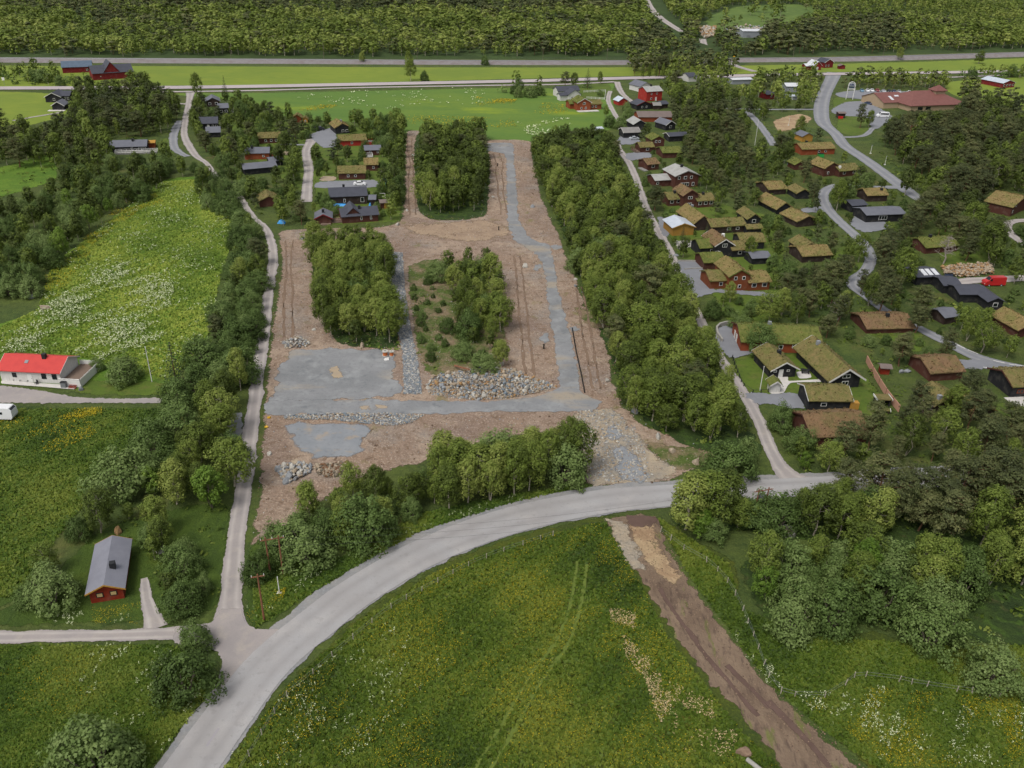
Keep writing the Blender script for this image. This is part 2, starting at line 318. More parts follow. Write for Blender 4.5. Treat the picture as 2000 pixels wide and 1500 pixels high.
sheet('flower_meadow', [(-200,790),(-200,650),(0,630),(75,600),(98,520),(185,450),(318,352),(395,345),(440,390),(468,425),(455,480),(430,560),(420,640),(385,690),(340,760),(330,775),(0,755)], MAT['g_flower'], .03, 1.5)
sheet('flower_meadow', [(-200,400),(-200,340),(0,325),(100,300),(115,345),(60,370),(0,385)], MAT['g_flower'], .03, 1.5)
sheet('flower_meadow', [(-200,260),(-200,182),(60,180),(140,190),(130,225),(60,245),(0,262)], MAT['g_far'], .03, 1.5)
sheet('far_field', [(-300,169),(-300,127),(0,128),(400,129),(800,131),(1220,131),(1600,125),(1800,120),(2300,105),(2300,132),(1860,139),(1640,141),(1240,149),(1000,155),(700,162),(450,167)], MAT['g_far'], .03, 2)
sheet('mid_field', [(320,183),(500,181),(800,175),(1000,171),(1090,172),(1200,163),(1195,185),(1215,240),(1190,256),(1165,272),(950,278),(870,262),(780,260),(700,240),(570,232),(480,200)], MAT['g_mid'], .03, 2)
sheet('far_field', [(1850,160),(1960,152),(2300,140),(2300,260),(1990,215),(1900,200),(1850,180)], MAT['g_far'], .035, 2)
sheet('far_clearing', [(1370,60),(1385,30),(1440,12),(1560,8),(1640,24),(1600,40),(1520,52),(1500,68),(1440,76),(1400,66)], MAT['g_dist'], .03, 8, 3)
sheet('forest_floor', [(-1200,113),(-1200,-30),(3200,-30),(3200,90),(2000,101),(1750,106),(1500,113),(1430,130),(1230,117),(800,115)], MAT['g_floor'], .02, 3)
for P in ([(430,200),(560,235),(620,240),(660,290),(640,330),(600,380),(520,330),(470,290)], [(600,262),(690,240),(785,270),(785,430),(740,436),(620,436),(612,360),(620,300)], [(320,270),(345,275),(345,300),(290,300)], [(1430,700),(1500,690),(1600,690),(1700,740),(1740,830),(1600,812),(1560,800),(1460,768),(1440,745)], [(1300,375),(1420,400),(1520,430),(1540,560),(1500,630),(1420,625),(1380,560),(1340,520),(1300,450)], [(1640,225),(1690,225),(1700,262),(1660,265),(1632,255)], [(1630,190),(1690,192),(1640,212),(1625,210)], [(1120,160),(1190,165),(1190,185),(1150,200)], [(1640,480),(1690,475),(1690,520),(1650,550),(1600,530)], [(1690,600),(1800,640),(1800,690),(1690,650)], [(1830,440),(1930,460),(1940,520),(1840,520)], [(1940,790),(2020,780),(2020,830),(1960,820)], [(140,742),(330,745),(330,772),(150,772)]):
    sheet('lawn', P, MAT['g_lawn'], .028, 1.5)
# cleared plot
E1 = [(545,452),(620,446),(740,443),(778,432),(788,380),(793,256),(822,256),(826,330),(820,400),(850,428),(940,420),(946,400),(940,330),(915,300),(938,274),(1036,276),(1045,320),(1062,390),(1095,460),(1125,540),(1150,600),(1195,680),(1200,740),(1225,795),(1270,835),(1400,872),(1395,905),(1290,946),(1145,947),(1130,870),(1050,850),(930,870),(840,900),(700,940),(600,1000),(535,1045),(490,1068),(500,960),(508,860),(517,740),(532,620),(548,520)]
sheet('bare_earth', E1, MAT['g_earth'], .045, 1.5, kc=True)
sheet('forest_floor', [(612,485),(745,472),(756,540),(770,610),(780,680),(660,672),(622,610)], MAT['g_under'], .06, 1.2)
sheet('scrub_ground', [(795,520),(850,505),(965,515),(985,600),(995,690),(960,720),(850,742),(815,700),(800,600)], MAT['g_brush'], .06, 1.5)
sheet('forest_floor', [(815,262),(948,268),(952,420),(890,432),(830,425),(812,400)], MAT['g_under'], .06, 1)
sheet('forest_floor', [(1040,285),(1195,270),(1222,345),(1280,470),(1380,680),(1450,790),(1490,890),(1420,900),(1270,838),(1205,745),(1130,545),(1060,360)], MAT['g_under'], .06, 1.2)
sheet('scrub_ground', [(1120,600),(1190,615),(1205,640),(1150,640)], MAT['g_brush'], .065, 1.2)
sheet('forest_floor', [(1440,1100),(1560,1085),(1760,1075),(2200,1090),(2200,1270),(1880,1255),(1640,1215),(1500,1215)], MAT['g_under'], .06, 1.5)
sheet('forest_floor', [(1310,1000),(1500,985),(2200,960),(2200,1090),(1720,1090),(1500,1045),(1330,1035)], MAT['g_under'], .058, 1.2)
sheet('grass_verge', [(1255,862),(1390,880),(1395,910),(1310,920)], MAT['g_brush'], .062, 1.5)
sheet('dirt_track', [(1118,803),(1200,794),(1245,830),(1280,880),(1330,925),(1300,948),(1140,948),(1120,860)], MAT['g_track'], .07, 3.0, 1.0, kc=True)
sheet('dirt_track', [(1165,800),(1195,800),(1215,850),(1250,900),(1275,944),(1200,944),(1195,880)], MAT['g_padrag'], .085, 2.5, 1.0)
sheet('tan_earth', [(770,440),(880,430),(985,430),(990,468),(930,478),(840,470),(790,480)], MAT['g_pale'], .055, 6, 3)

# gravel
sheet('gravel_pad', [(570,681),(650,678),(748,682),(780,695),(776,740),(790,770),(700,782),(600,786),(526,788),(540,720)], MAT['g_gravel'], .08, 1.7, .9, kc=True)
sheet('gravel_pad', [(545,826),(690,822),(735,835),(712,862),(725,880),(690,905),(640,900),(600,912),(572,880),(550,850)], MAT['g_padrag'], .08, 3, 1.2)
sheet('gravel_road', [(520,784),(700,780),(830,782),(960,782),(1060,770),(1088,755),(1080,680),(1066,580),(1058,520),(1038,492),(1002,470),(990,440),(988,380),(984,302),(948,294),(943,281),(1001,280),(1006,320),(1012,380),(1016,430),(1040,466),(1076,480),(1092,560),(1112,640),(1128,700),(1141,768),(1180,785),(1160,803),(1100,806),(980,806),(840,812),(700,810),(520,812)], MAT['g_gravel'], .09, .9, .5, kc=True)
for P in ([(1075,478),(1095,480),(1098,486),(1080,490)], [(1112,640),(1125,636),(1132,645),(1115,650)], [(1040,520),(1056,515),(1058,526),(1042,530)], [(1050,660),(1068,650),(1075,668),(1060,672)]): sheet('gravel_patch', P, MAT['g_gravel'], .1, .5)
sheet('rubble_bed', [(755,494),(786,494),(790,560),(800,630),(815,700),(824,768),(790,768),(786,690),(770,610),(757,540)], MAT['g_shoulder'], .085, .5, kc=True)
for P in ([(580,792),(640,790),(640,796),(585,798)], [(700,795),(760,790),(765,800),(705,803)], [(640,720),(660,712),(670,735),(650,745)]): sheet('gravel_patch', P, MAT['g_scrape'], .1, 1.6, .8)
# bottom right strip
sheet('earth_strip', [(1183,1012),(1285,1006),(1300,1060),(1350,1135),(1425,1240),(1505,1340),(1600,1430),(1720,1540),(1760,1640),(1560,1640),(1530,1520),(1460,1420),(1382,1330),(1312,1240),(1260,1150),(1212,1070)], MAT['g_mud'], .07, .8)
sheet('tan_earth', [(1212,1015),(1283,1010),(1298,1062),(1345,1130),(1320,1150),(1270,1120),(1235,1080)], MAT['g_tan'], .085, 2.6, 1.0)
sheet('gravel_patch', [(1178,1010),(1222,1010),(1250,1075),(1275,1140),(1240,1140),(1200,1070)], MAT['g_track'], .088, 2.2, 1.0)
sheet('brush_patch', [(1222,1006),(1280,1008),(1282,1030),(1235,1032)], MAT['g_rut'], .095, 1.0)
for P in ([(1290,1150),(1320,1200),(1370,1270),(1420,1330),(1480,1400)], [(1420,1300),(1445,1325),(1470,1350),(1500,1385)], [(1500,1370),(1540,1410),(1580,1450),(1620,1500)]): ribbon('wheel_rut', P, 1.0, MAT['g_rut'], .1, .35, .15)
for P in ([(1128,1095),(1118,1160),(1104,1215),(1080,1262),(1040,1310),(1005,1370),(970,1430),(915,1520)], [(1146,1100),(1138,1160),(1126,1215),(1102,1270),(1060,1325),(1025,1385),(990,1450),(945,1520)]): ribbon('wheel_track', P, .75, MAT['g_wheel'], .045, .2, .08)
# roads
MAIN = [(200,1750,6.3),(374,1500,6.3),(455,1386,6.3),(530,1292,6.4),(631,1207,6.5),(703,1153,6.5),(838,1076,6.6),(1005,1015,6.8),(1178,980,6.6),(1298,969,6.2),(1445,958,5.6),(1600,949,5.2),(1750,940,5.2),(2000,925,5.2),(2300,900,5.2)]
ribbon('road_shoulder', [(x-4, y-3, w+1.9) for x, y, w in MAIN], 0, MAT['g_shoulder'], .075, .5, .2)
ribbon('main_road', MAIN, 0, MAT['g_road'], .13, .12, .03)
keep([(300,1500),(560,1197),(680,1128),(825,1047),(1000,988),(1175,955),(1290,948),(1290,992),(1180,1004),(1010,1043),(850,1105),(725,1178),(560,1325),(430,1500)])
ribbon('road_patch', [(404,1459),(420,1435),(428,1424)], .3, MAT['g_wear'], .141, .05, .01)
ribbon('side_road', [(452,1262,7.5),(449,1225,5.5),(449,1180,3.6),(455,1120,3.3),(461,1050,3.1),(472,980,3.1),(482,920,3.1),(489,850,3.1),(500,770,3.1),(508,700,3.1),(517,640,3.0),(526,560,3.0),(533,510,3.1),(530,475,2.9),(519,446,2.4),(496,425,2.2),(478,400,2.4)], 0, MAT['g_lane'], .1, .4, .15, kc=True)
sheet('road_junction', [(412,1215),(432,1190),(470,1190),(480,1210),(500,1228),(545,1228),(560,1240),(500,1300),(430,1390),(425,1330),(430,1290),(400,1262),(340,1258),(345,1225)], MAT['g_lane'], .115, .4, .15, kc=True)
ribbon('driveway', [(-150,1246,2.6),(0,1246,2.6),(110,1244,2.5),(250,1241,2.4),(345,1238,2.8),(420,1235,3.4)], 0, MAT['g_lane'], .1, .4, .12, kc=True)
ribbon('driveway', [(282,1130,1.8),(287,1170,2.0),(296,1200,2.4),(305,1228,3.5)], 0, MAT['g_lane'], .095, .45, .15)
sheet('driveway', [(-200,750),(0,752),(85,763),(150,775),(240,778),(335,777),(335,789),(200,789),(0,789),(-200,789)], MAT['g_lane'], .09, .6, .2, kc=True)
sheet('gravel_patch', [(440,812),(480,806),(476,860),(466,880),(440,850)], MAT['g_gravel'], .095, 1)
ribbon('lane', [(478,400,2.6),(462,384,4.5),(445,372,3.0),(420,340,2.5),(402,318,2.4),(384,306,3.2),(371,288,3.6),(361,268,3.4),(360,248,3.2),(366,215,3.2),(370,195,3.6),(372,181,5)], 0, MAT['g_lane'], .1, .5, .12, kc=True)
ribbon('lane', [(366,306,3),(343,292,4),(338,270,4),(344,250,4),(350,236,3)], 0, MAT['g_asph'], .1, .6, .2, kc=True)
ribbon('lane', [(368,204,3),(345,203,3),(312,208,2.5)], 0, MAT['g_lane'], .102, .6)
ribbon('lane', [(25,236,2.4),(70,228,2.4),(120,220,2.4)], 0, MAT['g_lane'], .1, .5, kc=True)
ribbon('lane', [(598,395,4.5),(600,365,4),(603,330,4),(598,300,4),(604,282,4.5),(612,268,5.5)], 0, MAT['g_lane'], .1, .5, kc=True)
sheet('gravel_yard', [(600,266),(622,256),(648,250),(658,264),(656,286),(632,290),(614,276)], MAT['g_asph'], .125, .6, kc=True)
ribbon('lane', [(602,283,3),(580,283,2.6),(545,282,2.6)], 0, MAT['g_asph'], .095, .4, kc=True)
sheet('gravel_yard', [(620,356),(700,352),(735,352),(735,366),(620,368)], MAT['g_asph'], .105, .6, kc=True)
sheet('gravel_yard', [(628,345),(655,345),(655,353),(625,354)], MAT['g_scrape'], .108, .6)
sheet('gravel_yard', [(545,298),(580,296),(582,302),(545,303)], MAT['g_scrape'], .108, .6)
ribbon('lane', [(1204,274,3.4),(1209,292,3.4),(1226,314,3.2),(1241,345,3.0),(1250,372,3.0),(1264,412,3.0),(1284,450,3.2),(1305,485,2.9),(1322,522,2.8),(1340,565,2.7),(1358,605,2.6),(1385,660,2.7),(1410,705,2.8),(1440,752,3.0),(1466,792,2.9),(1484,826,2.8),(1502,872,3.0),(1526,915,3.6),(1552,940,6),(1570,950,9)], 0, MAT['g_lane'], .1, .4, .12, kc=True)
sheet('gravel_yard', [(1322,511),(1370,511),(1374,524),(1384,530),(1390,562),(1460,568),(1530,575),(1520,582),(1402,573),(1356,582),(1338,548)], MAT['g_asph'], .105, .5, kc=True)
sheet('gravel_yard', [(1283,424),(1308,430),(1312,455),(1300,464),(1288,450)], MAT['g_asph'], .105, .6, kc=True)
sheet('gravel_yard', [(1400,642),(1415,636),(1438,636),(1450,670),(1478,688),(1425,700),(1400,672)], MAT['g_asph'], .105, .4, kc=True)
sheet('gravel_yard', [(1452,768),(1500,768),(1560,768),(1574,796),(1550,800),(1500,790),(1480,792)], MAT['g_asph'], .105, .4, kc=True)
sheet('gravel_yard', [(1222,300),(1268,298),(1272,308),(1228,314)], MAT['g_asph'], .105, .5, kc=True)
sheet('gravel_yard', [(1206,272),(1222,258),(1245,268),(1250,280),(1210,283)], MAT['g_asph'], .105, .5)
ribbon('lane', [(1205,160,4),(1209,172,4),(1218,186,3.5),(1236,200,3)], 0, MAT['g_lane'], .1, .5, kc=True)
ribbon('lane', [(1192,178,3),(1188,196,3),(1200,222,3),(1212,240,3)], 0, MAT['g_lane'], .1, .5, kc=True)
ribbon('village_road', [(1630,142,10),(1622,160,8.5),(1610,185,8),(1604,212,8),(1608,240,7.5),(1632,262,6),(1650,285,6),(1690,312,6),(1735,345,6),(1770,372,6),(1800,392,5)], 0, MAT['g_asph'], .11, .3, .08, kc=True)
ribbon('village_road', [(1765,366,4.5),(1700,366,4),(1640,362,4),(1613,372,4),(1608,388,4),(1620,412,4),(1645,438,4),(1672,462,4),(1693,485,3.8),(1700,508,3.6),(1690,530,3.6),(1665,548,3.6),(1668,562,3.4),(1692,580,3.2),(1722,603,3.2),(1760,625,3.4),(1815,652,3.6),(1862,676,3.8),(1912,700,4.2),(2000,722,4.4),(2200,760,4.4)], 0, MAT['g_asph'], .11, .3, .08, kc=True)
sheet('village_road', [(1858,706),(1900,702),(1960,712),(2010,718),(2010,728),(1940,722),(1880,722)], MAT['g_asph'], .113, .5, kc=True)
ribbon('lane', [(1418,213,4),(1450,214,4),(1475,234,4),(1500,266,4),(1512,285,4)], 0, MAT['g_asph'], .1, .4, kc=True)
ribbon('lane', [(1420,213,3),(1500,214,3),(1595,214,3.5)], 0, MAT['g_asph'], .1, .4, kc=True)
sheet('car_park', [(1632,182),(1680,176),(1790,180),(1800,188),(1730,190),(1690,198),(1720,212),(1745,230),(1715,252),(1702,252),(1690,230),(1640,226),(1622,216),(1650,200),(1690,196),(1640,190)], MAT['g_asph'], .105, .6, kc=True)
ribbon('lane', [(1640,268,3),(1665,268,3),(1690,264,3),(1705,250,3)], 0, MAT['g_asph'], .1, .4, kc=True)
ribbon('lane', [(2050,430,3.6),(1985,432,3.6),(1966,440,3.6),(1975,458,3.4),(2005,480,3.4)], 0, MAT['g_lane'], .1, .4, kc=True)
ribbon('lane', [(1850,556,4),(1900,548,4.5),(1960,546,4.5),(2050,540,4.5)], 0, MAT['g_lane'], .1, .5, kc=True)
sheet('gravel_yard', [(1670,420),(1690,425),(1735,436),(1735,448),(1690,455),(1660,440)], MAT['g_asph'], .104, .6, kc=True)
sheet('gravel_yard', [(1565,408),(1612,402),(1615,414),(1570,416)], MAT['g_asph'], .104, .6)
sheet('bare_earth', [(1510,235),(1560,222),(1590,232),(1560,250),(1520,258)], MAT['g_tan'], .05, 2)
HWY = [(-400,175),(0,173),(300,172),(500,169.5),(700,165.5),(1000,159.5),(1100,157),(1250,152.8),(1450,148.5),(1600,145.5),(1830,142.5),(2050,138),(2400,130)]
ribbon('highway', HWY, 9.5, MAT['g_hwy'], .3, .3, .05, kc=True, st=8)
ribbon('cycle_path', [(300,180),(500,177),(700,171.5),(960,167),(1100,165),(1200,160)], 3.2, MAT['g_hwy'], .12, .3, .05, st=8)
ribbon('cycle_path', [(1760,153),(1815,152),(1860,151),(1960,147)], 3.2, MAT['g_hwy'], .12, .3, .05, st=8)
RAIL = [(-400,116),(0,118.5),(300,120),(600,121.5),(850,123),(1220,123.5),(1420,119),(1600,117.5),(1740,114.5),(2000,107),(2400,95)]
A = path(RAIL, 12, 6); Nn = sides(A); V = []
for i in range(len(A)):
    for o, z in ((7.5, 0), (3.2, 1.5), (-3.2, 1.5), (-7.5, 0)):
        x, y = A[i,:2]+Nn[i]*o; V.append((x, y, hgt(y)+z+.02))
Fc = [(4*i+k+1, 4*i+k, 4*i+k+4, 4*i+k+5) for i in range(len(A)-1) for k in range(3)]
tag(link('railway_bed', setmesh('railway_bed', V, Fc, MAT['g_ballast'])), kind='structure')
for o in (.72, -.72):
    m = MB()
    for i in range(len(A)-1):
        p = A[i,:2]+Nn[i]*o; q = A[i+1,:2]+Nn[i+1]*o
        m.bar((*p, hgt(p[1])+1.58), (*q, hgt(q[1])+1.58), .09, n=4, cap=False)
    tag(m.build('railway_rail', MAT['metal_grey']), kind='structure')
ribbon('forest_road', [(1258,-12),(1266,5),(1275,20),(1292,36),(1312,50),(1332,62)], 7, MAT['g_lane'], .1, 1, kc=True, st=8)
ribbon('forest_road', [(1372,76),(1378,92),(1392,104),(1412,117),(1430,126),(1450,133),(1475,140)], 6, MAT['g_lane'], .1, .8, kc=True, st=5)
keep([(1258,-20),(1275,-20),(1345,70),(1320,70)])
# painted lines on the village road
for P in ([(1865,672),(1885,682)], [(1890,684),(1910,692)], [(1940,705),(1962,710)], [(1970,712),(2000,716)], [(1920,718),(1945,721)], [(1955,723),(1985,726)]): ribbon('road_marking', P, .22, MAT['paint_white'], .125, .03, 0)

for X0, X1, ys_ in ((565, 562, (470, 660)), (800, 806, (270, 420)), (970, 985, (300, 420)), (1010, 1035, (500, 740)), (1130, 1165, (560, 760)), (720, 640, (838, 900))):
    for o_ in (-.9, .9):
        Q = []
        for k in range(7):
            y = ys_[0]+(ys_[1]-ys_[0])*k/6; x = X0+(X1-X0)*k/6+o_*(y+170)*.0101+random.gauss(0, 1.5); Q.append((x, y))
        ribbon('tyre_track', Q, .85, MAT['g_soft'], .05, .42, .15)
# ------------------------------------------------------------------ tree kinds
def clumpcrown(cl, per, leaf, r, updir=.5, flat=1.0, axis=True):
    """cl: (x,y,z,radius) clumps -> leaf centres, normals, sizes, tint"""
    cl = np.array(cl); n = len(cl); k = np.repeat(np.arange(n), per)
    d = r.normal(0, 1, (n*per, 3)); d /= np.linalg.norm(d, axis=1)[:,None]
    rad = cl[k,3]*r.uniform(.35, 1, n*per)**.6
    off = d*rad[:,None]; off[:,2] *= flat
    c = cl[k,:3]+off
    big = leaf > .35
    cen = cl[:,:3].mean(0); ou = (c-cen)/np.array([1, 1, 1.5]); ou /= np.linalg.norm(ou, axis=1)[:,None]+.2
    nn = d*(.35 if big else .6)+ou*(.9 if big else .55); nn[:,2] += updir*.8
    nn += r.normal(0, .15 if big else .26, nn.shape); nn /= np.linalg.norm(nn, axis=1)[:,None]
    ct = r.normal(.5, .1, n)
    t = ct[k]+r.normal(0, .07, n*per)
    return c, nn, leaf*r.uniform(.7, 1.3, n*per), t
def limb(m, a, b, r0, r1, mi=0, seg=3, wob=.12, r=rng):
    a = np.array(a, float); b = np.array(b, float); p = a; l = np.linalg.norm(b-a)
    for i in range(seg):
        q = a+(b-a)*(i+1)/seg+(r.normal(0, wob*l/seg, 3) if i < seg-1 else 0)
        m.bar(p, q, r0+(r1-r0)*i/seg, r0+(r1-r0)*(i+1)/seg, 5, mi, cap=False); p = q
def mk_birch(r, per, leaf, nc):
    Ht = 9.0; m = MB(); cl = []; R = r.uniform(2.3, 2.9)
    top = np.array([r.normal(0, .3), r.normal(0, .3), Ht-.6])
    limb(m, (0, 0, -.2), top, .15, .03, r=r, seg=4)
    if r.random() < .6: limb(m, (.15, .1, 0), (r.normal(0, .8), r.normal(0, .8), Ht*.8), .1, .03, r=r)
    lump = r.uniform(0, 6.28, 3)
    for i in range(nc):
        t = r.uniform(0, 1)**.9; z = 2.5+t*(Ht-2.5)
        prof = R*max(.12, (1-abs(1.55*t-.62)**2.3))**.6 if t < .97 else .35
        a = r.uniform(0, 2*PI); prof *= 1+.22*math.sin(2*a+lump[0])+.18*math.sin(3*a+lump[1]+t*4)
        q = prof*math.sqrt(r.uniform(.15, .85))
        cl.append((q*math.cos(a)+top[0]*t, q*math.sin(a)+top[1]*t, z-.25, r.uniform(.4, .75)))
        if i % 9 == 0 and t < .8: limb(m, (top[0]*t, top[1]*t, z-.8), (q*math.cos(a), q*math.sin(a), z), .04, .015, r=r, seg=1)
    return m, clumpcrown(cl, per, leaf, r, .45, 1.25), 'bark_birch', 'l_birch'
def mk_pine(r, per, leaf, nc):
    Ht = 9.0; m = MB(); cl = []; R = r.uniform(2.7, 3.4); b = r.uniform(1.8, 2.8)
    top = np.array([r.normal(0, .3), r.normal(0, .3), Ht-.8]); limb(m, (0, 0, -.2), top, .2, .05, r=r, seg=4)
    nb = max(6, nc//5)
    for i in range(nb):
        t = (i+r.random())/nb; z = b+t*(Ht-b-.6); prof = R*(1-.75*max(0, t-.25)**1.3)*(.7+.3*min(1, t*4))
        a = i*2.4+r.normal(0, .4); L = prof*r.uniform(.7, 1.05)
        e = (L*math.cos(a)+top[0]*t, L*math.sin(a)+top[1]*t, z+L*.22)
        limb(m, (top[0]*t, top[1]*t, z-.2), e, .06, .02, r=r, seg=2)
        for j in range(5):
            s = r.uniform(.4, 1.0); w = r.normal(0, .45, 2)
            cl.append((top[0]*t+(e[0]-top[0]*t)*s+w[0], top[1]*t+(e[1]-top[1]*t)*s+w[1], z-.2+(e[2]-z+.2)*s+r.uniform(0, .35), r.uniform(.45, .8)))
    for j in range(4): cl.append((top[0]+r.normal(0, .4), top[1]+r.normal(0, .4), Ht-.5+r.normal(0, .2), .55))
    return m, clumpcrown(cl, per, leaf, r, .9, .6, False), 'bark_pine', 'l_pine'
def mk_willow(r, per, leaf, nc):
    Ht = 6.0; m = MB(); cl = []; R = r.uniform(2.8, 3.3); lump = r.uniform(0, 6.28, 4)
    for i in range(5):
        a = i*1.26+r.normal(0, .3); limb(m, (.2*math.cos(a), .2*math.sin(a), -.1), (1.6*math.cos(a), 1.6*math.sin(a), Ht*.6), .12, .03, r=r)
    for i in range(nc):
        u = r.uniform(0, 1); a = r.uniform(0, 2*PI); el = math.asin(u)
        k = (1+.16*math.sin(2*a+lump[0])+.14*math.sin(3*a+lump[1])*math.cos(el*3+lump[2]))*r.uniform(.55, .95)**.7
        cl.append((R*k*math.cos(el)*math.cos(a), R*k*math.cos(el)*math.sin(a), .5+(Ht-1.1)*k*u*.98, r.uniform(.45, .85)))
    return m, clumpcrown(cl, per, leaf, r, .5, .9), 'bark_willow', 'l_willow'
def mk_spruce(r, per, leaf, nc):
    Ht = 10.0; m = MB(); cl = []; limb(m, (0, 0, -.2), (0, 0, Ht-.3), .2, .03, r=r, seg=4, wob=.02)
    nl = 15
    for i in range(nl):
        t = i/(nl-1); z = .8+t*(Ht-1.1); R = 2.5*(1-t)**.85+.12; n = max(3, int(R*5))
        for j in range(n):
            a = 2*PI*j/n+i*.7+r.normal(0, .15); L = R*r.uniform(.75, 1.05)
            for s in (.45, .8, 1.0): cl.append((L*s*math.cos(a), L*s*math.sin(a), z-L*s*.28, .16+.24*(1-t)))
    return m, clumpcrown(cl, max(5, per//4), leaf*.8, r, .7, .6), 'bark_pine', 'l_spruce'
def mk_rowan(r, per, leaf, nc):
    m, cr, b, _ = mk_birch(r, per, leaf*1.1, nc); return m, cr, 'bark_willow', 'l_rowan'
def mk_dead(r):
    m = MB(); limb(m, (0, 0, -.2), (.3, .2, 6.5), .2, .03, r=r, seg=4)
    for i in range(26):
        t = r.uniform(.25, 1); a = r.uniform(0, 6.28); L = 3.0*(1.15-t)*r.uniform(.5, 1)+.3; z = 6.3*t
        e = (L*math.cos(a), L*math.sin(a), z+L*.35); limb(m, (.3*t, .2*t, z), e, .07, .02, r=r, seg=2)
        for k in range(7):
            s = r.uniform(.4, 1); p = np.array([.3*t, .2*t, z])*(1-s)+np.array(e)*s; limb(m, p, p+r.normal(0, .45, 3), .03, .012, r=r, seg=1)
    return m
MK = dict(birch=mk_birch, pine=mk_pine, willow=mk_willow, spruce=mk_spruce, rowan=mk_rowan)
LOD0 = dict(birch=(32, .22, 150), pine=(34, .2, 150), willow=(34, .2, 170), spruce=(20, .24, 0), rowan=(34, .22, 110))
LOD1 = dict(birch=(11, .44, 85), pine=(11, .42, 80), willow=(10, .45, 75), spruce=(8, .4, 0), rowan=(10, .42, 60))
LOD2 = dict(birch=(3, .95, 34), pine=(3, .95, 34), willow=(3, .9, 26), spruce=(4, .8, 0), rowan=(3, .9, 24))
def quads(c, n, s, r):
    t = np.cross(n, r.normal(0, 1, n.shape)); t /= np.linalg.norm(t, axis=1)[:,None]+1e-9; b = np.cross(n, t)
    t = t*s[:,None]*.62; b = b*s[:,None]*.42
    return np.stack([c-t-b*.6, c+t*.3-b, c+t+b*.5, c-t*.3+b], 1).reshape(-1, 3)
def quadmesh(name, V, mats, tint, hue=None, mi=None, per=4):
    me = bpy.data.meshes.new(name); nq = len(V)//per
    me.vertices.add(len(V)); me.vertices.foreach_set('co', V.astype(np.float32).ravel())
    me.loops.add(nq*per); me.loops.foreach_set('vertex_index', np.arange(nq*per, dtype=np.int32))
    me.polygons.add(nq); me.polygons.foreach_set('loop_start', np.arange(0, nq*per, per, dtype=np.int32))
    try: me.polygons.foreach_set('loop_total', np.full(nq, per, dtype=np.int32))
    except Exception: pass
    for m in mats: me.materials.append(m)
    if mi is not None: me.polygons.foreach_set('material_index', mi.astype(np.int32))
    a = me.attributes.new('tint', 'FLOAT', 'FACE'); a.data.foreach_set('value', tint.astype(np.float32))
    if hue is not None: a = me.attributes.new('hue', 'FLOAT', 'FACE'); a.data.foreach_set('value', hue.astype(np.float32))
    me.update(calc_edges=True); return me
VAR = {}; FAR = {}
for kd, nv in dict(birch=7, pine=6, willow=5, spruce=2, rowan=2).items():
    VAR[kd] = []
    for i in range(nv):
        r = np.random.default_rng(100*len(kd)+i+7); p, lf, nc = LOD0[kd]
        m, (c, n, s, t), bk, lm = MK[kd](r, p, lf, nc)
        VAR[kd].append((m.mesh(kd+'_trunk', MAT[bk]), quadmesh(kd+'_crown', quads(c, n, s, r), [MAT[lm]], t)))
    for lod, tb in ((1, LOD1), (2, LOD2)):
        L = []
        for i in range(4):
            r = np.random.default_rng(900*len(kd)+i+31*lod); p, lf, nc = tb[kd]
            m, (c, n, s, t), bk, lm = MK[kd](r, p, lf, nc)
            V = quads(c, n, s, r); k = len(c)
            q = np.array([[(.12*math.cos(a), .12*math.sin(a), 0), (.12*math.cos(a+2.1), .12*math.sin(a+2.1), 0), (.06*math.cos(a+2.1), .06*math.sin(a+2.1), 6), (.06*math.cos(a), .06*math.sin(a), 6)] for a in (0, 2.1, 4.2)]).reshape(-1, 3)
            if kd == 'willow': q[:,2] *= .4
            L.append((np.concatenate([V, q]), np.concatenate([t, [.5]*3]), np.concatenate([np.zeros(k), np.ones(3)])))
        FAR[kd, lod] = (L, bk, lm)
TREENAME = dict(birch='birch_tree', pine='pine_tree', willow='willow_bush', spruce='spruce_tree', rowan='rowan_tree')
def tree(kd, x, y, s, label, group=None, sx=1.0, var=None):
    tm, cm = VAR[kd][random.randrange(len(VAR[kd])) if var is None else var]
    o = empty(TREENAME[kd], (x, y, hgt(y)), random.uniform(0, 6.28), label, TREENAME[kd].split('_')[1], group)
    o.scale = (s*sx, s*sx, s)
    link('trunk', tm, o); link('crown', cm, o)
    return o
BASEH = dict(birch=9., pine=9., willow=6., spruce=10., rowan=9.)
BASER = dict(birch=2.6, pine=2.8, willow=3.0, spruce=2.4, rowan=2.2)
def stuffwood(name, lst, lod, label, cat):
    """lst of (kd,x,y,s,sx): one joined mesh"""
    kinds = sorted(set(l[0] for l in lst)); mats = []; mix = {}
    for k in kinds:
        L, bk, lm = FAR[k, lod]; mix[k] = len(mats); mats += [MAT[lm], MAT[bk]]
    VV, TT, HH, II = [], [], [], []
    for kd, x, y, s, sx in lst:
        V, t, i = FAR[kd, lod][0][random.randrange(4)]
        a = random.uniform(0, 6.28); ca, sa = math.cos(a), math.sin(a)
        W = np.empty_like(V); W[:,0] = (V[:,0]*ca-V[:,1]*sa)*s*sx+x; W[:,1] = (V[:,0]*sa+V[:,1]*ca)*s*sx+y; W[:,2] = V[:,2]*s+hgt(y)
        VV.append(W); TT.append(t); HH.append(np.full(len(t), random.uniform(-.34, .14)+.16*math.sin(x*.03)*math.sin(y*.045+x*.01))); II.append(i+mix[kd])
    me = quadmesh(name, np.concatenate(VV), mats, np.concatenate(TT), np.concatenate(HH), np.concatenate(II))
    return tag(link(name, me), label, cat, kind='stuff')
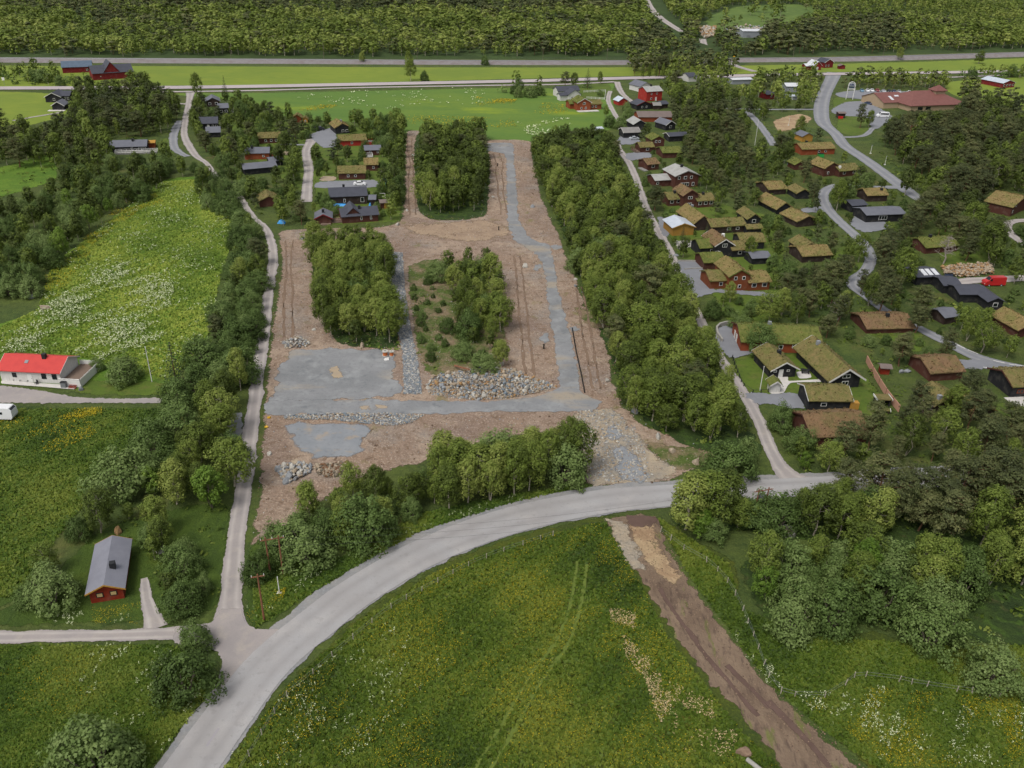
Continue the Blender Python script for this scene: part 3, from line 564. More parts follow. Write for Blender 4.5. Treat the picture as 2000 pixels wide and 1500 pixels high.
# ------------------------------------------------------------------ houses
def house(name, label, cat, vols, group=None):
    """vols: dicts  p=(x0,y0,x1,y1) front base corners in pixels, D depth, h wall height, r rise, ax 'x'|'y', w wall, rf roof, t trim, win, ..."""
    p = vols[0]['p']; a0 = G(p[0], p[1]); b0 = G(p[2], p[3])
    yaw0 = math.atan2(b0.y-a0.y, b0.x-a0.x)+vols[0].get('dy', 0)
    root = empty(name, a0, yaw0, label, cat, group)
    inv = (Matrix.Translation(a0)@Matrix.Rotation(yaw0, 4, 'Z')).inverted()
    for vi, v in enumerate(vols):
        p = v['p']; a = G(p[0], p[1]); b = G(p[2], p[3]); a.z = a0.z; b.z = a0.z
        yaw = math.atan2(b.y-a.y, b.x-a.x)+v.get('dy', 0)
        if vi and not v.get('free'): yaw = yaw0
        W = Matrix.Translation(a)@Matrix.Rotation(yaw, 4, 'Z'); M = inv@W; M.translation.z += vi*.004
        L = v.get('L') or (b-a).length; D = v['D']; h = v['h']; r = v['r']; ax = v.get('ax', 'x')
        wm = MAT[v.get('w', 'w_brown')]; rm = MAT[v.get('rf', 't_mix')]; tm = MAT[v.get('t', v.get('w', 'w_brown'))]; z0 = v.get('z', -.3)
        turf = v.get('rf', 't_mix')[0] == 't'; th = .3 if turf else .14
        A_, B_ = (L, D) if ax == 'x' else (D, L)
        mp = (lambda q, c, z: Vector((q, c, z))) if ax == 'x' else (lambda q, c, z: Vector((c, q, z)))
        hip = v.get('hip')
        # walls
        m = MB()
        if r < .01 or hip: m.box(0, L, 0, D, z0, h, M)
        else:
            pr = [(0, z0), (B_, z0), (B_, h), (B_/2, h+r), (0, h)]
            vs = [mp(q, c, z) for q in (0, A_) for c, z in pr]; n = 5
            m.add(vs, [(i, (i+1)%n, n+(i+1)%n, n+i) for i in range(n)]+[(4, 3, 2, 1, 0), (5, 6, 7, 8, 9)], M)
        wo = link('wall', recalc(m.mesh('wall', wm)), root)
        # roof
        oe = v.get('oe', .45); og = v.get('og', .4); k = r/(B_/2); m = MB(); e0 = h-k*oe+.03
        if hip:
            f = hip; ze = h+.03; o = .7
            q0, q1 = A_*f, A_*(1-f)
            bt = [mp(-o, -o, ze), mp(A_+o, -o, ze), mp(A_+o, B_+o, ze), mp(-o, B_+o, ze)]
            tp = [mp(q0, B_/2, h+r), mp(q1, B_/2, h+r)]
            m.add(bt+[x+Vector((0, 0, .25)) for x in bt]+tp, [(0, 1, 5, 4), (1, 2, 6, 5), (2, 3, 7, 6), (3, 0, 4, 7), (4, 5, 9, 8), (5, 6, 9), (6, 7, 8, 9), (7, 4, 8), (3, 2, 1, 0)], M)
        else:
            na = max(2, int((A_+2*og)/.8)) if turf else 1; nb = 4 if turf else 1
            row = []
            for s in (0, 1):
                for j in range(nb+1):
                    u = j/nb; c = (-oe+(B_/2+oe)*u) if s == 0 else (B_/2+(B_/2+oe)*u); row.append((c, h+r+.03-abs(c-B_/2)*k, j == 0 and s == 0 or s == 1 and j == nb))
            nr = len(row); vs = []; fs = []
            for i in range(na+1):
                q = -og+(A_+2*og)*i/na
                for c, z, ed in row:
                    jz = rng.normal(0, .05) if turf else 0
                    vs.append(mp(q+(rng.normal(0, .05) if turf else 0), c, z+th*(.75 if ed and turf else 1)+jz))
            nt = len(vs)
            for i in range(na+1):
                q = -og+(A_+2*og)*i/na
                for c, z, ed in row: vs.append(mp(q, c, z))
            for i in range(na):
                for j in range(nr-1):
                    fs.append((i*nr+j, i*nr+j+1, (i+1)*nr+j+1, (i+1)*nr+j)); fs.append((nt+i*nr+j, nt+(i+1)*nr+j, nt+(i+1)*nr+j+1, nt+i*nr+j+1))
                for j in (0, nr-1): fs.append((i*nr+j, (i+1)*nr+j, nt+(i+1)*nr+j, nt+i*nr+j))
            for i in (0, na):
                for j in range(nr-1): fs.append((i*nr+j, nt+i*nr+j, nt+i*nr+j+1, i*nr+j+1))
            m.add(vs, fs, M)
            if turf:
                for _ in range(int(A_*B_*2.2)):
                    q = random.uniform(-og, A_+og); c = random.uniform(-oe, B_+oe); z = h+r+.03-abs(c-B_/2)*k+th; a = random.uniform(0, PI); w2 = random.uniform(.1, .24); hh = random.uniform(.1, .32)
                    dx, dy = w2*math.cos(a), w2*math.sin(a); lx, ly = random.gauss(0, .1), random.gauss(0, .1)
                    m.add([mp(q-dx, c-dy, z-.05), mp(q+dx, c+dy, z-.05), mp(q+dx*.7+lx, c+dy*.7+ly, z+hh), mp(q-dx*.7+lx, c-dy*.7+ly, z+hh*.8)], [(0, 1, 2, 3)], M)
        ro = link('roof', recalc(m.mesh('roof', rm)) if not turf else m.mesh('roof', rm), root)
        # bargeboards
        if v.get('t') and not hip:
            d = .06; bw = v.get('bw', .3)
            for q0, q1 in ((-og-d, -og-.005), (A_+og+.005, A_+og+d)):
                m = MB()
                for s in (0, 1):
                    pts = []
                    for q in (q0, q1):
                        for u in (0, 1):
                            c = (-oe-.05+(B_/2+oe+.05)*u) if s == 0 else (B_/2+(B_/2+oe+.05)*u); z = h+r+.03-abs(c-B_/2)*k+s*.004
                            pts += [mp(q, c, z+th*.9-bw), mp(q, c, z+th*.9+.02)]
                    m.add(pts, [(0, 1, 3, 2), (4, 6, 7, 5), (0, 4, 5, 1), (2, 3, 7, 6), (1, 5, 7, 3), (0, 2, 6, 4)], M)
                link('bargeboard', recalc(m.mesh('bargeboard', tm)), root)
        # windows / doors
        def opening(kind, face, u, z, w, hh, mat, pane):
            if face == 'f': T = M@Matrix.Translation((u, 0, z))
            elif face == 'r': T = M@Matrix.Translation((L, u, z))@Matrix.Rotation(PI/2, 4, 'Z')
            else: T = M@Matrix.Translation((0, u, z))@Matrix.Rotation(-PI/2, 4, 'Z')
            m = MB(); m.box(-w/2, w/2, -.07, -.005, 0, hh, T); f = m.build(kind, mat, root)
            if pane:
                m = MB(); g = .12; n = max(1, round(w/.9)); cw = (w-g*(n+1))/n
                for i in range(n): x = -w/2+g+i*(cw+g); m.box(x, x+cw, -.085, -.075, g, hh-g, T)
                m.build('pane', pane, f)
            else:
                m = MB(); m.box(w*.3, w*.4, -.11, -.075, hh*.45, hh*.5, T); m.build('handle', MAT['metal_dark'], f)
        wt = MAT[v.get('wt', 'white')]; gl = MAT[v.get('gl', 'glass')]
        wn = v.get('win', 0)
        if isinstance(wn, int): wn = [(L*(i+.5)/wn, .95, min(1.3, L/wn*.6), 1.15) for i in range(wn)]
        for q in wn: opening('window', q[4] if len(q) > 4 else 'f', q[0], q[1], q[2], q[3], wt, gl)
        for q in v.get('door', ()): opening('door', q[1] if len(q) > 1 else 'f', q[0], 0, q[2] if len(q) > 2 else 1.0, 2.0, MAT[v.get('dc', 'white')], None)
        for q in v.get('chim', ()):
            u, c = q[0], q[1]; cc = c*D if ax == 'x' else c*L; cx = u*L if ax == 'x' else u*D
            P = mp(cx, cc, h+r-abs(cc-B_/2)*k); m = MB(); s = .38; m.box(P.x-s, P.x+s, P.y-s, P.y+s, P.z-.4, P.z+1.1, M)
            co = m.build('chimney', MAT[q[2] if len(q) > 2 else 'metal_dark'], ro)
        for q in v.get('sky', ()):  # skylights
            cc = q[1]*B_; z = h+r-abs(cc-B_/2)*k+th; T = M@Matrix.Translation(mp(q[0]*A_, cc, z+.03))@(Matrix.Rotation(math.atan(k), 4, 'X') if ax == 'x' else Matrix.Rotation(-math.atan(k), 4, 'Y'))
            m = MB(); m.box(-q[2]/2, q[2]/2, -q[3]/2, q[3]/2, 0, .09, T); m.build('skylight', MAT[q[4] if len(q) > 4 else 'r_pale'], root)
        if 'deck' in v:
            x0, x1, y0, y1, z = v['deck'][:5]; mt = MAT[v['deck'][5] if len(v['deck']) > 5 else 'deck']; m = MB(); m.box(x0, x1, y0, y1, -.25, z, M); dk = m.build('terrace', mt, root)
            if len(v['deck']) > 6:
                m = MB(); pts = [(x0, y0), (x1, y0), (x1, y1), (x0, y1)]; H2 = z+1.0
                for i in range(4):
                    p0 = Vector((*pts[i], 0)); p1 = Vector((*pts[(i+1)%4], 0)); n = max(1, int((p1-p0).length/1.8))
                    if i in v.get('open', ()): continue
                    for j in range(n+1):
                        g = p0.lerp(p1, j/n); m.box(g.x-.06, g.x+.06, g.y-.06, g.y+.06, z, H2, M)
                    for zz in (H2-.1, z+.35) if v.get('solid') is None else (H2-.1,):
                        m.bar(M@(p0+Vector((0, 0, zz))), M@(p1+Vector((0, 0, zz))), .07, n=4)
                    if v.get('solid') is not None:
                        dd = (p1-p0).normalized(); nn = Vector((-dd.y, dd.x, 0))*.03
                        m.add([M@(g+e+Vector((0, 0, zz))) for zz in (z-.9, H2-.25) for g in (p0, p1) for e in (nn, -nn)], [(0, 2, 3, 1), (4, 5, 7, 6), (0, 4, 6, 2), (1, 3, 7, 5), (0, 1, 5, 4), (2, 6, 7, 3)])
                m.build('railing', MAT[v['deck'][6]], dk)
        # keep the view to it clear
        pp = []
        for x in (0, L):
            for y in (0, D):
                for z in (0, h):
                    w_ = W@Vector((x, y, z)); pp.append(proj(*w_))
        for q in (0, A_): pp.append(proj(*(W@mp(q, B_/2, h+r))))
        xs = [q[0] for q in pp]; ys = [q[1] for q in pp]
        if not v.get('hide'):
            u0, u1, w0, w1 = min(xs), max(xs), min(ys), max(ys); q = .08*(u1-u0); e_ = .1*(w1-w0)
            keep([(u0+q, w0+e_), (u1-q, w0+e_), (u1-q, w1-e_), (u0+q, w1-e_)])
    return root
def recalc(me):
    import bmesh
    b = bmesh.new(); b.from_mesh(me); bmesh.ops.recalc_face_normals(b, faces=b.faces); b.to_mesh(me); b.free(); return me
def V_(p, D, h, r, **k): return dict(p=p, D=D, h=h, r=r, **k)
H = house
# --- left and foreground
H('house', 'white house with bright red tin roof and a raised white-railed terrace', 'house', [V_((4,744,121,750), 7.2, 2.7, 1.7, w='w_white', rf='r_red', t='w_white', bw=.2, win=[(9.2,1.0,1.0,1.2),(11.4,1.0,1.0,1.2),(3,1.1,.9,1.0)], wt='metal_dark', door=[(6.2,)], chim=[(.66,.42)], sky=[(.4,.26,.7,.8,'metal_grey')], deck=(12.9,17.2,-1.0,7.4,.9,'deck','white'), solid=1, open=(3,))])
H('cabin', 'small red cabin with grey metal roof alone in the lower left meadow', 'cabin', [V_((179,1179,243,1172), 10.6, 2.1, 1.0, ax='y', w='w_cabin', rf='r_cabin', t='w_ochre', bw=.22, win=[(1.3,.9,.95,.8),(3.1,.9,.95,.8)], wt='metal_dark', gl='glass_warm', chim=[(.35,.68)], dy=.09)])
H('house', 'long black house with slate roof and white deck below the left pine wood', 'house', [V_((217,299,287,297), 7.5, 2.4, 1.6, w='w_black', rf='r_slate', win=[(8,.9,.8,1.1),(11,.8,1.2,1.2),(12.6,.8,1.2,1.2)], chim=[(.62,.4)], deck=(2,17.5,-3.2,-.1,.5,'deck_grey','white')), V_((289,290,303,289), 4, 2.2, .5, w='w_orange', rf='w_ochre')])
H('house', 'black two-window house with white door east of the left gravel lane', 'house', [V_((391,253,426,252), 7.5, 2.6, 1.9, w='w_black', rf='r_dark', win=[(5.5,.9,.8,1),(7,.9,.8,1)], door=[(3.6,)])])
H('garage', 'dark roofed garage half hidden in birches beside the left gravel lane', 'garage', [V_((405,269,431,268), 7, 2.2, 1.5, w='w_black', rf='r_slate')])
H('house', 'black house of stepped blocks with wide dark roofs by the highway', 'house', [V_((404,209,430,208), 9, 2.6, 1.6, ax='y', w='w_dark', rf='r_slate', win=2), V_((429,224,447,224), 9, 3.0, 1.2, ax='x', w='w_black', rf='r_slate', win=2, deck=(5,10,0,4,1,'deck_grey','white'))])
H('house', 'black house with white trimmed gable and matching low wing, top left', 'house', [V_((90,200,120,200), 10, 2.7, 1.8, ax='y', w='w_black', rf='r_dark', t='w_white', win=[(4,.8,1,1.2)]), V_((119,198,138,197), 8, 2.7, 1.6, w='w_black', rf='r_dark', win=3)])
H('garage', 'black garage with white gable boards below the top left black house', 'garage', [V_((103,215,126,215), 7, 2.2, 1.6, ax='y', w='w_black', rf='r_slate', t='w_white', deck=(-1.5,6,-3,-.1,.15,'patio'))])
H('barn', 'long low red barn with blue-grey roof next to the railway', 'barn', [V_((123,143,181,141), 12, 3.2, 2.4, w='w_barn', rf='r_blue', win=[(13,.9,1,1)], door=[(15,'f',1.6)])])
H('barn', 'big red barn with black roof and a tall cross gable, top left field', 'barn', [V_((183,157,262,152), 12, 3.6, 3.2, w='w_barn', rf='r_dark', win=[(4,1.6,.5,.5)]), V_((205,155.6,236,153.6), 11.8, 3.9, 5.2, ax='y', w='w_barn', rf='r_dark')])
H('cabin', 'red-brown turf roofed cabin with three white windows behind the middle driveway', 'cabin', [V_((507,281,549,279), 7, 2.3, 1.3, w='w_brown', rf='t_mix', win=[(2.6,.7,.9,1),(4.8,.7,.9,1),(6.8,.7,.9,1)])])
H('cabin', 'orange-brown cabin with slate roof and a deck on its right end', 'cabin', [V_((479,312,526,311), 7.5, 2.5, 1.3, w='w_orange', rf='r_slate', chim=[(.3,.4)], win=[(7,.9,.8,.8)], deck=(10.2,12.6,0,5,.5,'deck_grey','w_orange'))])
H('cabin', 'low cabin with two grey roofs half hidden by bushes below the orange cabin', 'cabin', [V_((478,342,541,336), 6, 2.2, 1.2, w='w_black', rf='r_slate'), V_((528,325,552,322), 5, 2.0, .8, w='w_black', rf='r_slate')])
H('shed', 'small red shed with turf roof at the edge of the buttercup field', 'shed', [V_((573,240,589,240), 4.2, 2.4, 1.2, ax='y', w='w_orange', rf='t_tan', door=[(1,)], dc='w_barn')])
H('playhouse', 'tiny bright orange playhouse right beside the small red shed', 'playhouse', [V_((592,240,601,240), 2.4, 1.8, .8, ax='y', w='w_ochre', rf='t_tan', win=[(1.1,.6,.6,.7)])])
H('cabin', 'black gabled turf roof cabin at the top of the gravel yard', 'cabin', [V_((656,262,684,260), 10, 2.6, 1.7, ax='y', w='w_black', rf='t_tan', win=[(3.2,.7,1.1,1),(5,.7,1.1,1)], chim=[(.5,.6,'rock_grey')])])
H('house', 'scarlet turf roofed house with a red fenced terrace and white furniture', 'house', [V_((664,286,716,284), 8, 2.3, 1.3, w='w_scarlet', rf='t_mix', win=[(5,.8,.9,1)], deck=(11.2,16.5,0,7,.4,'patio','w_scarlet'), solid=1)])
H('cabin', 'brown cabin with light slate roof and grey deck in front', 'cabin', [V_((714,304,744,303), 6, 2.2, 1.1, w='w_brown', rf='r_slate', win=[(2,.9,.8,.8),(5,.9,.8,.8)], deck=(0,2.6,-4,-.1,.3,'deck_grey','white'))])
H('house', 'long brown house under a stepped turf roof above the white car', 'house', [V_((662,351,714,350), 7, 2.4, 1.5, w='w_brown', rf='t_mix', win=[(3.4,.9,.9,.9),(6,.9,.9,.9)]), V_((713,334,738,333), 7, 2.4, 1.4, w='w_brown', rf='t_tan', win=[(3.2,.8,.8,.9)], deck=(5.2,7.6,-3,4,.25,'deck_grey','w_brown'))])
H('house', 'dark brown house with wide charcoal roof and blue tarpaulin along its front', 'house', [V_((646,401,717,398), 9.5, 2.9, 1.6, w='w_dark', rf='r_dark', win=[(4.6,.8,.7,1.2),(10.5,.7,1.2,1.6)], chim=[(.4,.55)])])
H('shed', 'narrow dark shed leaning on the end of the charcoal roofed house', 'shed', [V_((722,402,733,402), 5, 2.2, .7, w='w_dark', rf='r_slate')])
H('house', 'dark house with charcoal cross gabled roof at the clearing edge', 'house', [V_((669,437,739,432), 7.5, 2.3, 1.5, w='w_brown', rf='r_dark', t='w_brown', win=[(6,.8,.6,1.2),(9,.8,.6,1.2)], chim=[(.52,.4)]), V_((676,435,706,433), 7.2, 2.4, 2.2, ax='y', w='w_brown', rf='r_dark', hide=1), V_((648,436,669,435), 4, .1, 0.02, w='deck', rf='deck', deck=(0,3.4,0,4,.4,'deck','w_brown'))])
H('garage', 'grey roofed garage with dark red gable boards beside the clearing edge house', 'garage', [V_((617,438,648,437), 6, 1.9, 1.2, ax='y', w='w_brown', rf='r_slate', t='w_barn', chim=[(.3,.5)], deck=(1.5,4.6,-1.5,-.1,.3,'deck'))])
H('shed', 'open fronted tool shed with flat brown roof by the football goal', 'shed', [V_((744,408,762,407), 3, 2.1, .5, w='w_brown', rf='r_brown', door=[(1.8,'f',1.4)], dc='w_ochre')])
# --- top middle and right
H('house', 'white house with dark roof and white garage behind the orange turf house', 'house', [V_((1090,190,1131,188), 7, 3.2, 1.8, w='w_white', rf='r_dark', win=2), V_((1110,197,1132,195), 6, 3.2, 2.2, ax='y', w='w_white', rf='r_dark', win=[(2,1,.8,1.2)]), V_((1094,197,1110,197), 4, 2.7, 1, w='w_white', rf='r_dark')])
H('house', 'bright orange log house with turf cross gable and white windows', 'house', [V_((1128,217,1153,216), 9, 4.0, 1.9, ax='y', w='w_orange', rf='t_green', t='w_white', bw=.25, win=[(2,.8,.9,1.1),(4.4,.8,.9,1.1),(3.4,3.0,1.4,1.2)], deck=(-.5,10.5,-3.2,-.1,.3,'patio')), V_((1153,214,1171,212), 6, 2.6, 1.4, w='w_orange', rf='t_mix', win=[(1.2,.9,1,1),(3,.9,1,1)]), V_((1113,213,1128,214), 6, 2.5, 1.3, w='w_orange', rf='t_green')])
H('house', 'tall bright red two storey house with pale grey roof', 'house', [V_((1262,198,1292,196), 8.5, 5.0, 1.8, w='w_scarlet', rf='r_light', win=[(3,.8,1,1),(3,3.2,.8,1),(6.3,3.2,.8,1)], door=[(6,)], chim=[(.5,.5)])])
H('house', 'white house with dark grey roof behind the tall red house', 'house', [V_((1250,180,1272,178), 10, 3, 2, ax='y', w='w_white', rf='r_slate', win=1)])
H('shed', 'small red boathouse-like shed with pale roof left of the tall red house', 'shed', [V_((1208,206,1225,205), 5.5, 2.2, 1.5, ax='y', w='w_scarlet', rf='r_pale')])
H('cabin', 'black cabin with dark roof and red gable trim below the tall red house', 'cabin', [V_((1244,215,1272,213), 7, 2.5, 1.6, ax='y', w='w_black', rf='r_dark', t='w_barn', win=[(3,.8,.9,1),(5.6,.8,.9,1)])])
H('shed', 'weathered grey roofed shed left of its twin beside the long barn', 'shed', [V_((1276,214,1290,214), 5, 2.1, 1.0, w='w_dark', rf='r_grey')])
H('shed', 'black roofed shed right of the weathered grey shed', 'shed', [V_((1290,212,1304,211), 5, 2.2, 1.0, w='w_dark', rf='r_dark')])
H('barn', 'long barn with plain grey-brown roof and orange-brown end wall', 'barn', [V_((1247,238,1312,238), 9.5, 2.3, 1.7, w='w_orange', rf='r_brown')])
H('cabin', 'black cabin with light weathered roof and white corners at the lane end', 'cabin', [V_((1218,270,1249,269), 6.5, 2.5, 1.4, w='w_black', rf='r_grey', t='w_white', bw=.2), V_((1237,254,1259,252), 9, 2.6, 1.8, ax='y', w='w_black', rf='r_light')])
H('garage', 'flat looking black garage with dark roof and white left end', 'garage', [V_((1307,277,1342,275), 5.5, 2.4, .9, w='w_black', rf='r_dark', t='w_white', bw=.2)])
H('cabin', 'black cabin with white gable trim behind the flat black garage', 'cabin', [V_((1300,255,1318,253), 8, 2.6, 1.6, ax='y', w='w_black', rf='r_slate', t='w_white', win=1)])
H('cabin', 'brown turf cabin with raised two-window loft gable and long deck', 'cabin', [V_((1250,298,1276,297), 6, 2.2, 1.2, w='w_brown', rf='t_mix', win=[(3.2,.8,1.3,1)], deck=(-2.2,-.1,-.5,5,.5,'deck','w_brown')), V_((1272,293,1296,292), 7, 4.2, 1.4, ax='y', w='w_brown', rf='t_green', win=[(1.8,3.0,.9,1),(3.4,3.0,.9,1)])])
H('cabin', 'low brown cabin with broad turf roof right of the loft cabin', 'cabin', [V_((1294,309,1330,308), 8, 2.2, 1.3, w='w_brown', rf='t_green')])
H('cabin', 'small brown turf cabin half hidden by a birch above the big grey roof', 'cabin', [V_((1264,333,1286,331), 7, 2.3, 1.3, w='w_brown', rf='t_brown', win=1, deck=(-2,-.1,-1,4,.3,'deck_grey'))])
H('house', 'big brown log house with light grey slab roof and upstairs windows', 'house', [V_((1317,368,1362,365), 10, 4.5, 1.7, ax='y', w='w_brown', rf='r_light', t='r_grey', win=[(4,.6,3.4,1.3),(7.4,.6,1,1.3),(1.5,3.2,1,1.1),(4,3.2,1.2,1.1),(6.4,3.2,1,1.1)], chim=[(.5,.5)]), V_((1279,365,1317,364), 7, 2.4, 1.2, w='w_brown', rf='r_light', win=[(1,.8,.9,1)])])
H('house', 'small white house with black roof beside the highway trees', 'house', [V_((1344,160,1360,159), 8, 3, 1.6, w='w_white', rf='r_dark')])
H('hall', 'long low white flat roofed building behind birches near the highway', 'hall', [V_((1430,165,1469,164), 7, 2.6, .5, w='w_grey', rf='r_white')])
H('house', 'grey-white house with white metal roof left of the village road', 'house', [V_((1535,180,1560,180), 8, 3.2, 1.2, w='w_grey', rf='r_white', win=[(2,.9,1,1)])])
H('shed', 'low pale metal shed in front of the grey-white house', 'shed', [V_((1536,195,1556,195), 4, 1.9, .5, w='w_grey', rf='r_pale', door=[(3,)])])
H('cabin', 'dark red cabin at the edge of birches left of the grey-white house', 'cabin', [V_((1496,194,1513,193), 6, 2.6, 1.4, w='w_barn', rf='r_dark', win=[(3.4,.9,.8,.9)])])
H('barn', 'red barn with white roofs and a low lean-to beside the highway', 'barn', [V_((1589,137,1603,137), 10, 3.2, 2.2, ax='y', w='w_barn', rf='r_white', door=[(2.2,'f',1.6)]), V_((1573,137,1589,137), 6, 2.6, 1.0, w='w_barn', rf='r_white')])
H('house', 'dark red house with dark roof and white windows by the railway', 'house', [V_((1609,133,1626,132), 8, 3.6, 2, ax='y', w='w_barn', rf='r_dark', t='w_white', win=[(1.6,.8,1,1.2),(4,.8,1,1.2)])])
H('shed', 'tiny red shed right of the dark red railway house', 'shed', [V_((1639,135,1650,135), 3, 2.0, .8, ax='y', w='w_barn', rf='r_brown')])
H('shopping_centre', 'sprawling sand coloured shop building with brown-red hipped roof and roof lantern', 'shopping centre', [V_((1777,218,1884,214), 26, 2.7, 5.4, hip=.3, w='w_sand', rf='r_mall', win=[(6,.6,3,1.6),(11,.6,3,1.6)], wt='metal_dark'), V_((1724,212,1784,217), 19, 3.0, 3.4, w='w_sand', rf='r_mall', sky=[(.45,.2,1.6,4,'r_white'),(.75,.3,2.6,1.4,'r_white')], wt='metal_dark'), V_((1821,209,1840,208.4), 5.0, 8.2, 2.8, hip=.49, z=6.5, w='w_sand', rf='r_mall')])
H('stable', 'red and black stable with pale blue-white metal roof in the right field', 'stable', [V_((1957,172,1980,170.5), 16, 2.8, 1.5, ax='y', w='w_barn', rf='r_pale', win=4)])
H('house', 'brown turf roofed house with tall central gable and white windows', 'house', [V_((1333,406,1361,404), 8, 4.2, 1.6, ax='y', w='w_brown', rf='t_brown', t='w_brown', win=[(2.5,.6,1.6,1),(2.5,2.9,1.6,1)]), V_((1305,403,1333,403), 6.5, 2.4, 1.3, w='w_brown', rf='t_mix', win=2, chim=[(.65,.4)]), V_((1361,406,1394,404), 6.5, 2.4, 1.3, w='w_brown', rf='t_mix', win=3, chim=[(.5,.4)])])
H('cabin', 'dark turf cabin with long low wing right of the ochre garage', 'cabin', [V_((1354,451,1388,449), 13, 2.4, 2.2, ax='y', w='w_dark', rf='t_tan', chim=[(.8,.6,'rock_grey')]), V_((1388,457,1457,456), 6.5, 2.3, 1.3, w='w_dark', rf='t_mix', win=[(6,.9,1.2,.9),(9,.9,1.2,.9)])])
H('cabin', 'black gabled turf annex at the right end of the dark turf cabin', 'cabin', [V_((1459,441,1483,440), 8, 2.3, 1.4, ax='y', w='w_black', rf='t_mix', win=1), V_((1458,458,1486,457), 3, 1.9, .6, w='w_black', rf='t_mix')])
H('garage', 'ochre yellow garage with pale grey metal roof beside the forest lane', 'garage', [V_((1313,461,1354,459), 8, 2.7, 1.2, ax='y', w='w_yellow', rf='r_pale', t='w_yellow')])
H('house', 'black turf roofed house with white trimmed tall gable', 'house', [V_((1395,503,1429,501), 9, 3.6, 1.7, ax='y', w='w_black', rf='t_brown', t='w_white', win=[(2.8,3.0,1.5,1.1),(1.2,.8,.9,1.1)], door=[(.7,)], chim=[(.5,.75,'white')]), V_((1366,500,1395,501), 6.5, 2.5, 1.3, w='w_black', rf='t_green', win=[(3.6,.9,.9,1)]), V_((1429,503,1455,502), 6.5, 2.3, 1.3, w='w_black', rf='t_mix', win=[(2.4,.9,1.2,1)])])
H('cabin', 'black turf annex behind the white trimmed black house', 'cabin', [V_((1446,487,1491,486), 7, 2.3, 1.3, w='w_black', rf='t_mix', win=1)])
H('shed', 'low black shed with plain slate roof in front of the black annex', 'shed', [V_((1468,517,1502,515), 5, 2.0, .8, w='w_black', rf='r_slate')])
H('house', 'orange-brown log house with turf roofs and tall centre gable by the asphalt yard', 'house', [V_((1422,569,1461,567), 10, 4.2, 1.7, ax='y', w='w_log', rf='t_tan', t='t_green', win=[(1.6,3.1,.9,1.0),(3.9,3.1,.9,1.0),(3,.8,.9,1)]), V_((1386,565,1422,565), 7, 2.4, 1.3, w='w_log', rf='t_mix', win=[(3,.9,1,1)]), V_((1461,568,1505,570), 7.5, 2.4, 1.3, w='w_log', rf='t_tan', win=2), V_((1374,527,1414,526), 7, 2.2, 1.3, w='w_brown', rf='t_green')])
H('house', 'long low red house with wide green turf roof and small white windows', 'house', [V_((1446,686,1600,691), 10, 2.5, 1.8, w='w_orange', rf='t_green', t='w_brown', win=[(9,.9,1.0,1),(12,1.3,1.0,1)], chim=[(.4,.55,'rock_grey')], door=[(5,'l',1.2),(7,'l',1.2)])])
H('cabin', 'black turf cabin with white gable boards and a small roof tower', 'cabin', [V_((1503,739,1552,736), 8.5, 2.2, 1.6, ax='y', w='w_black', rf='t_mix', t='w_white', og=.8, door=[(2.4,)], win=[(1,1.4,.7,.5),(4,1.4,.7,.5)], chim=[(.45,.55)])])
H('house', 'large black turf house with broad white gable boards and loft window', 'house', [V_((1618,760,1676,756), 15, 2.5, 2.2, ax='y', w='w_black', rf='t_mix', t='w_white', bw=.4, og=.9, oe=.8, win=[(3.5,2.4,1.8,.9),(3.5,.7,1.5,1.0)], chim=[(.8,.42,'rock_grey')])])
H('porch', 'small white gabled entrance porch with turf top on posts', 'porch', [V_((1504,768,1522,768), 2.2, 2.0, .7, ax='y', w='w_white', rf='t_green', t='w_white')])
H('garage', 'black turf garage with white left end and ochre door at its right', 'garage', [V_((1577,803,1657,804), 6.5, 2.6, 1.3, w='w_black', rf='t_mix', t='w_white', bw=.22, win=[(3,1.2,1.2,.8)]), V_((1658,805,1675,805), 1.2, 1.9, .02, w='w_ochre', rf='w_ochre', oe=0, og=0)])
H('cabin', 'brown turf cabin with patchy roof and red left wall behind a pine', 'cabin', [V_((1582,874,1690,868), 9, 2.4, 2.0, w='w_brown', rf='t_brown', t='w_brown')])
H('shed', 'little leaning shed with grey lean-to roof right of the pink fence', 'shed', [V_((1719,731,1736,732), 1.6, 1.7, .3, w='w_cabin', rf='r_brown')])
H('cabin', 'brown turf cabin below the painted road bend', 'cabin', [V_((1814,745,1877,741), 8, 2.1, 1.4, w='w_brown', rf='t_brown')])
H('cabin', 'turf cabin with stone chimney turned cornerwise right of the pink fence', 'cabin', [V_((1785,778,1822,806), 7, 1.7, 1.6, w='w_dark', rf='t_mix', chim=[(.85,.2,'rock_grey')], hide=1)])
H('cabin', 'turf cabin turned cornerwise half buried among pines and white flowers', 'cabin', [V_((1848,792,1890,822), 6, 1.6, 1.4, w='w_dark', rf='t_tan', hide=1)])
H('house', 'black turf house at the right picture edge with stone patio', 'house', [V_((1972,776,2040,773), 8, 2.6, 1.5, w='w_black', rf='t_mix', t='w_brown', win=[(2,.9,1.5,.9)], wt='w_orange', deck=(-1.4,8,-4,-.1,.1,'patio'))])
H('shed', 'small grey roofed shed under big pines near the village road', 'shed', [V_((1842,634,1868,630), 5, 2, .9, w='w_dark', rf='r_slate')])
H('house', 'black house of angled wings with charcoal roof below the red van', 'house', [V_((1871,591,1925,591), 6.5, 2.4, .9, w='w_black', rf='r_dark'), V_((1926,606,1952,604), 9, 2.5, .9, ax='y', w='w_black', rf='r_dark', win=1), V_((1840,573,1872,573), 6.5, 2.3, .8, w='w_black', rf='r_dark')])
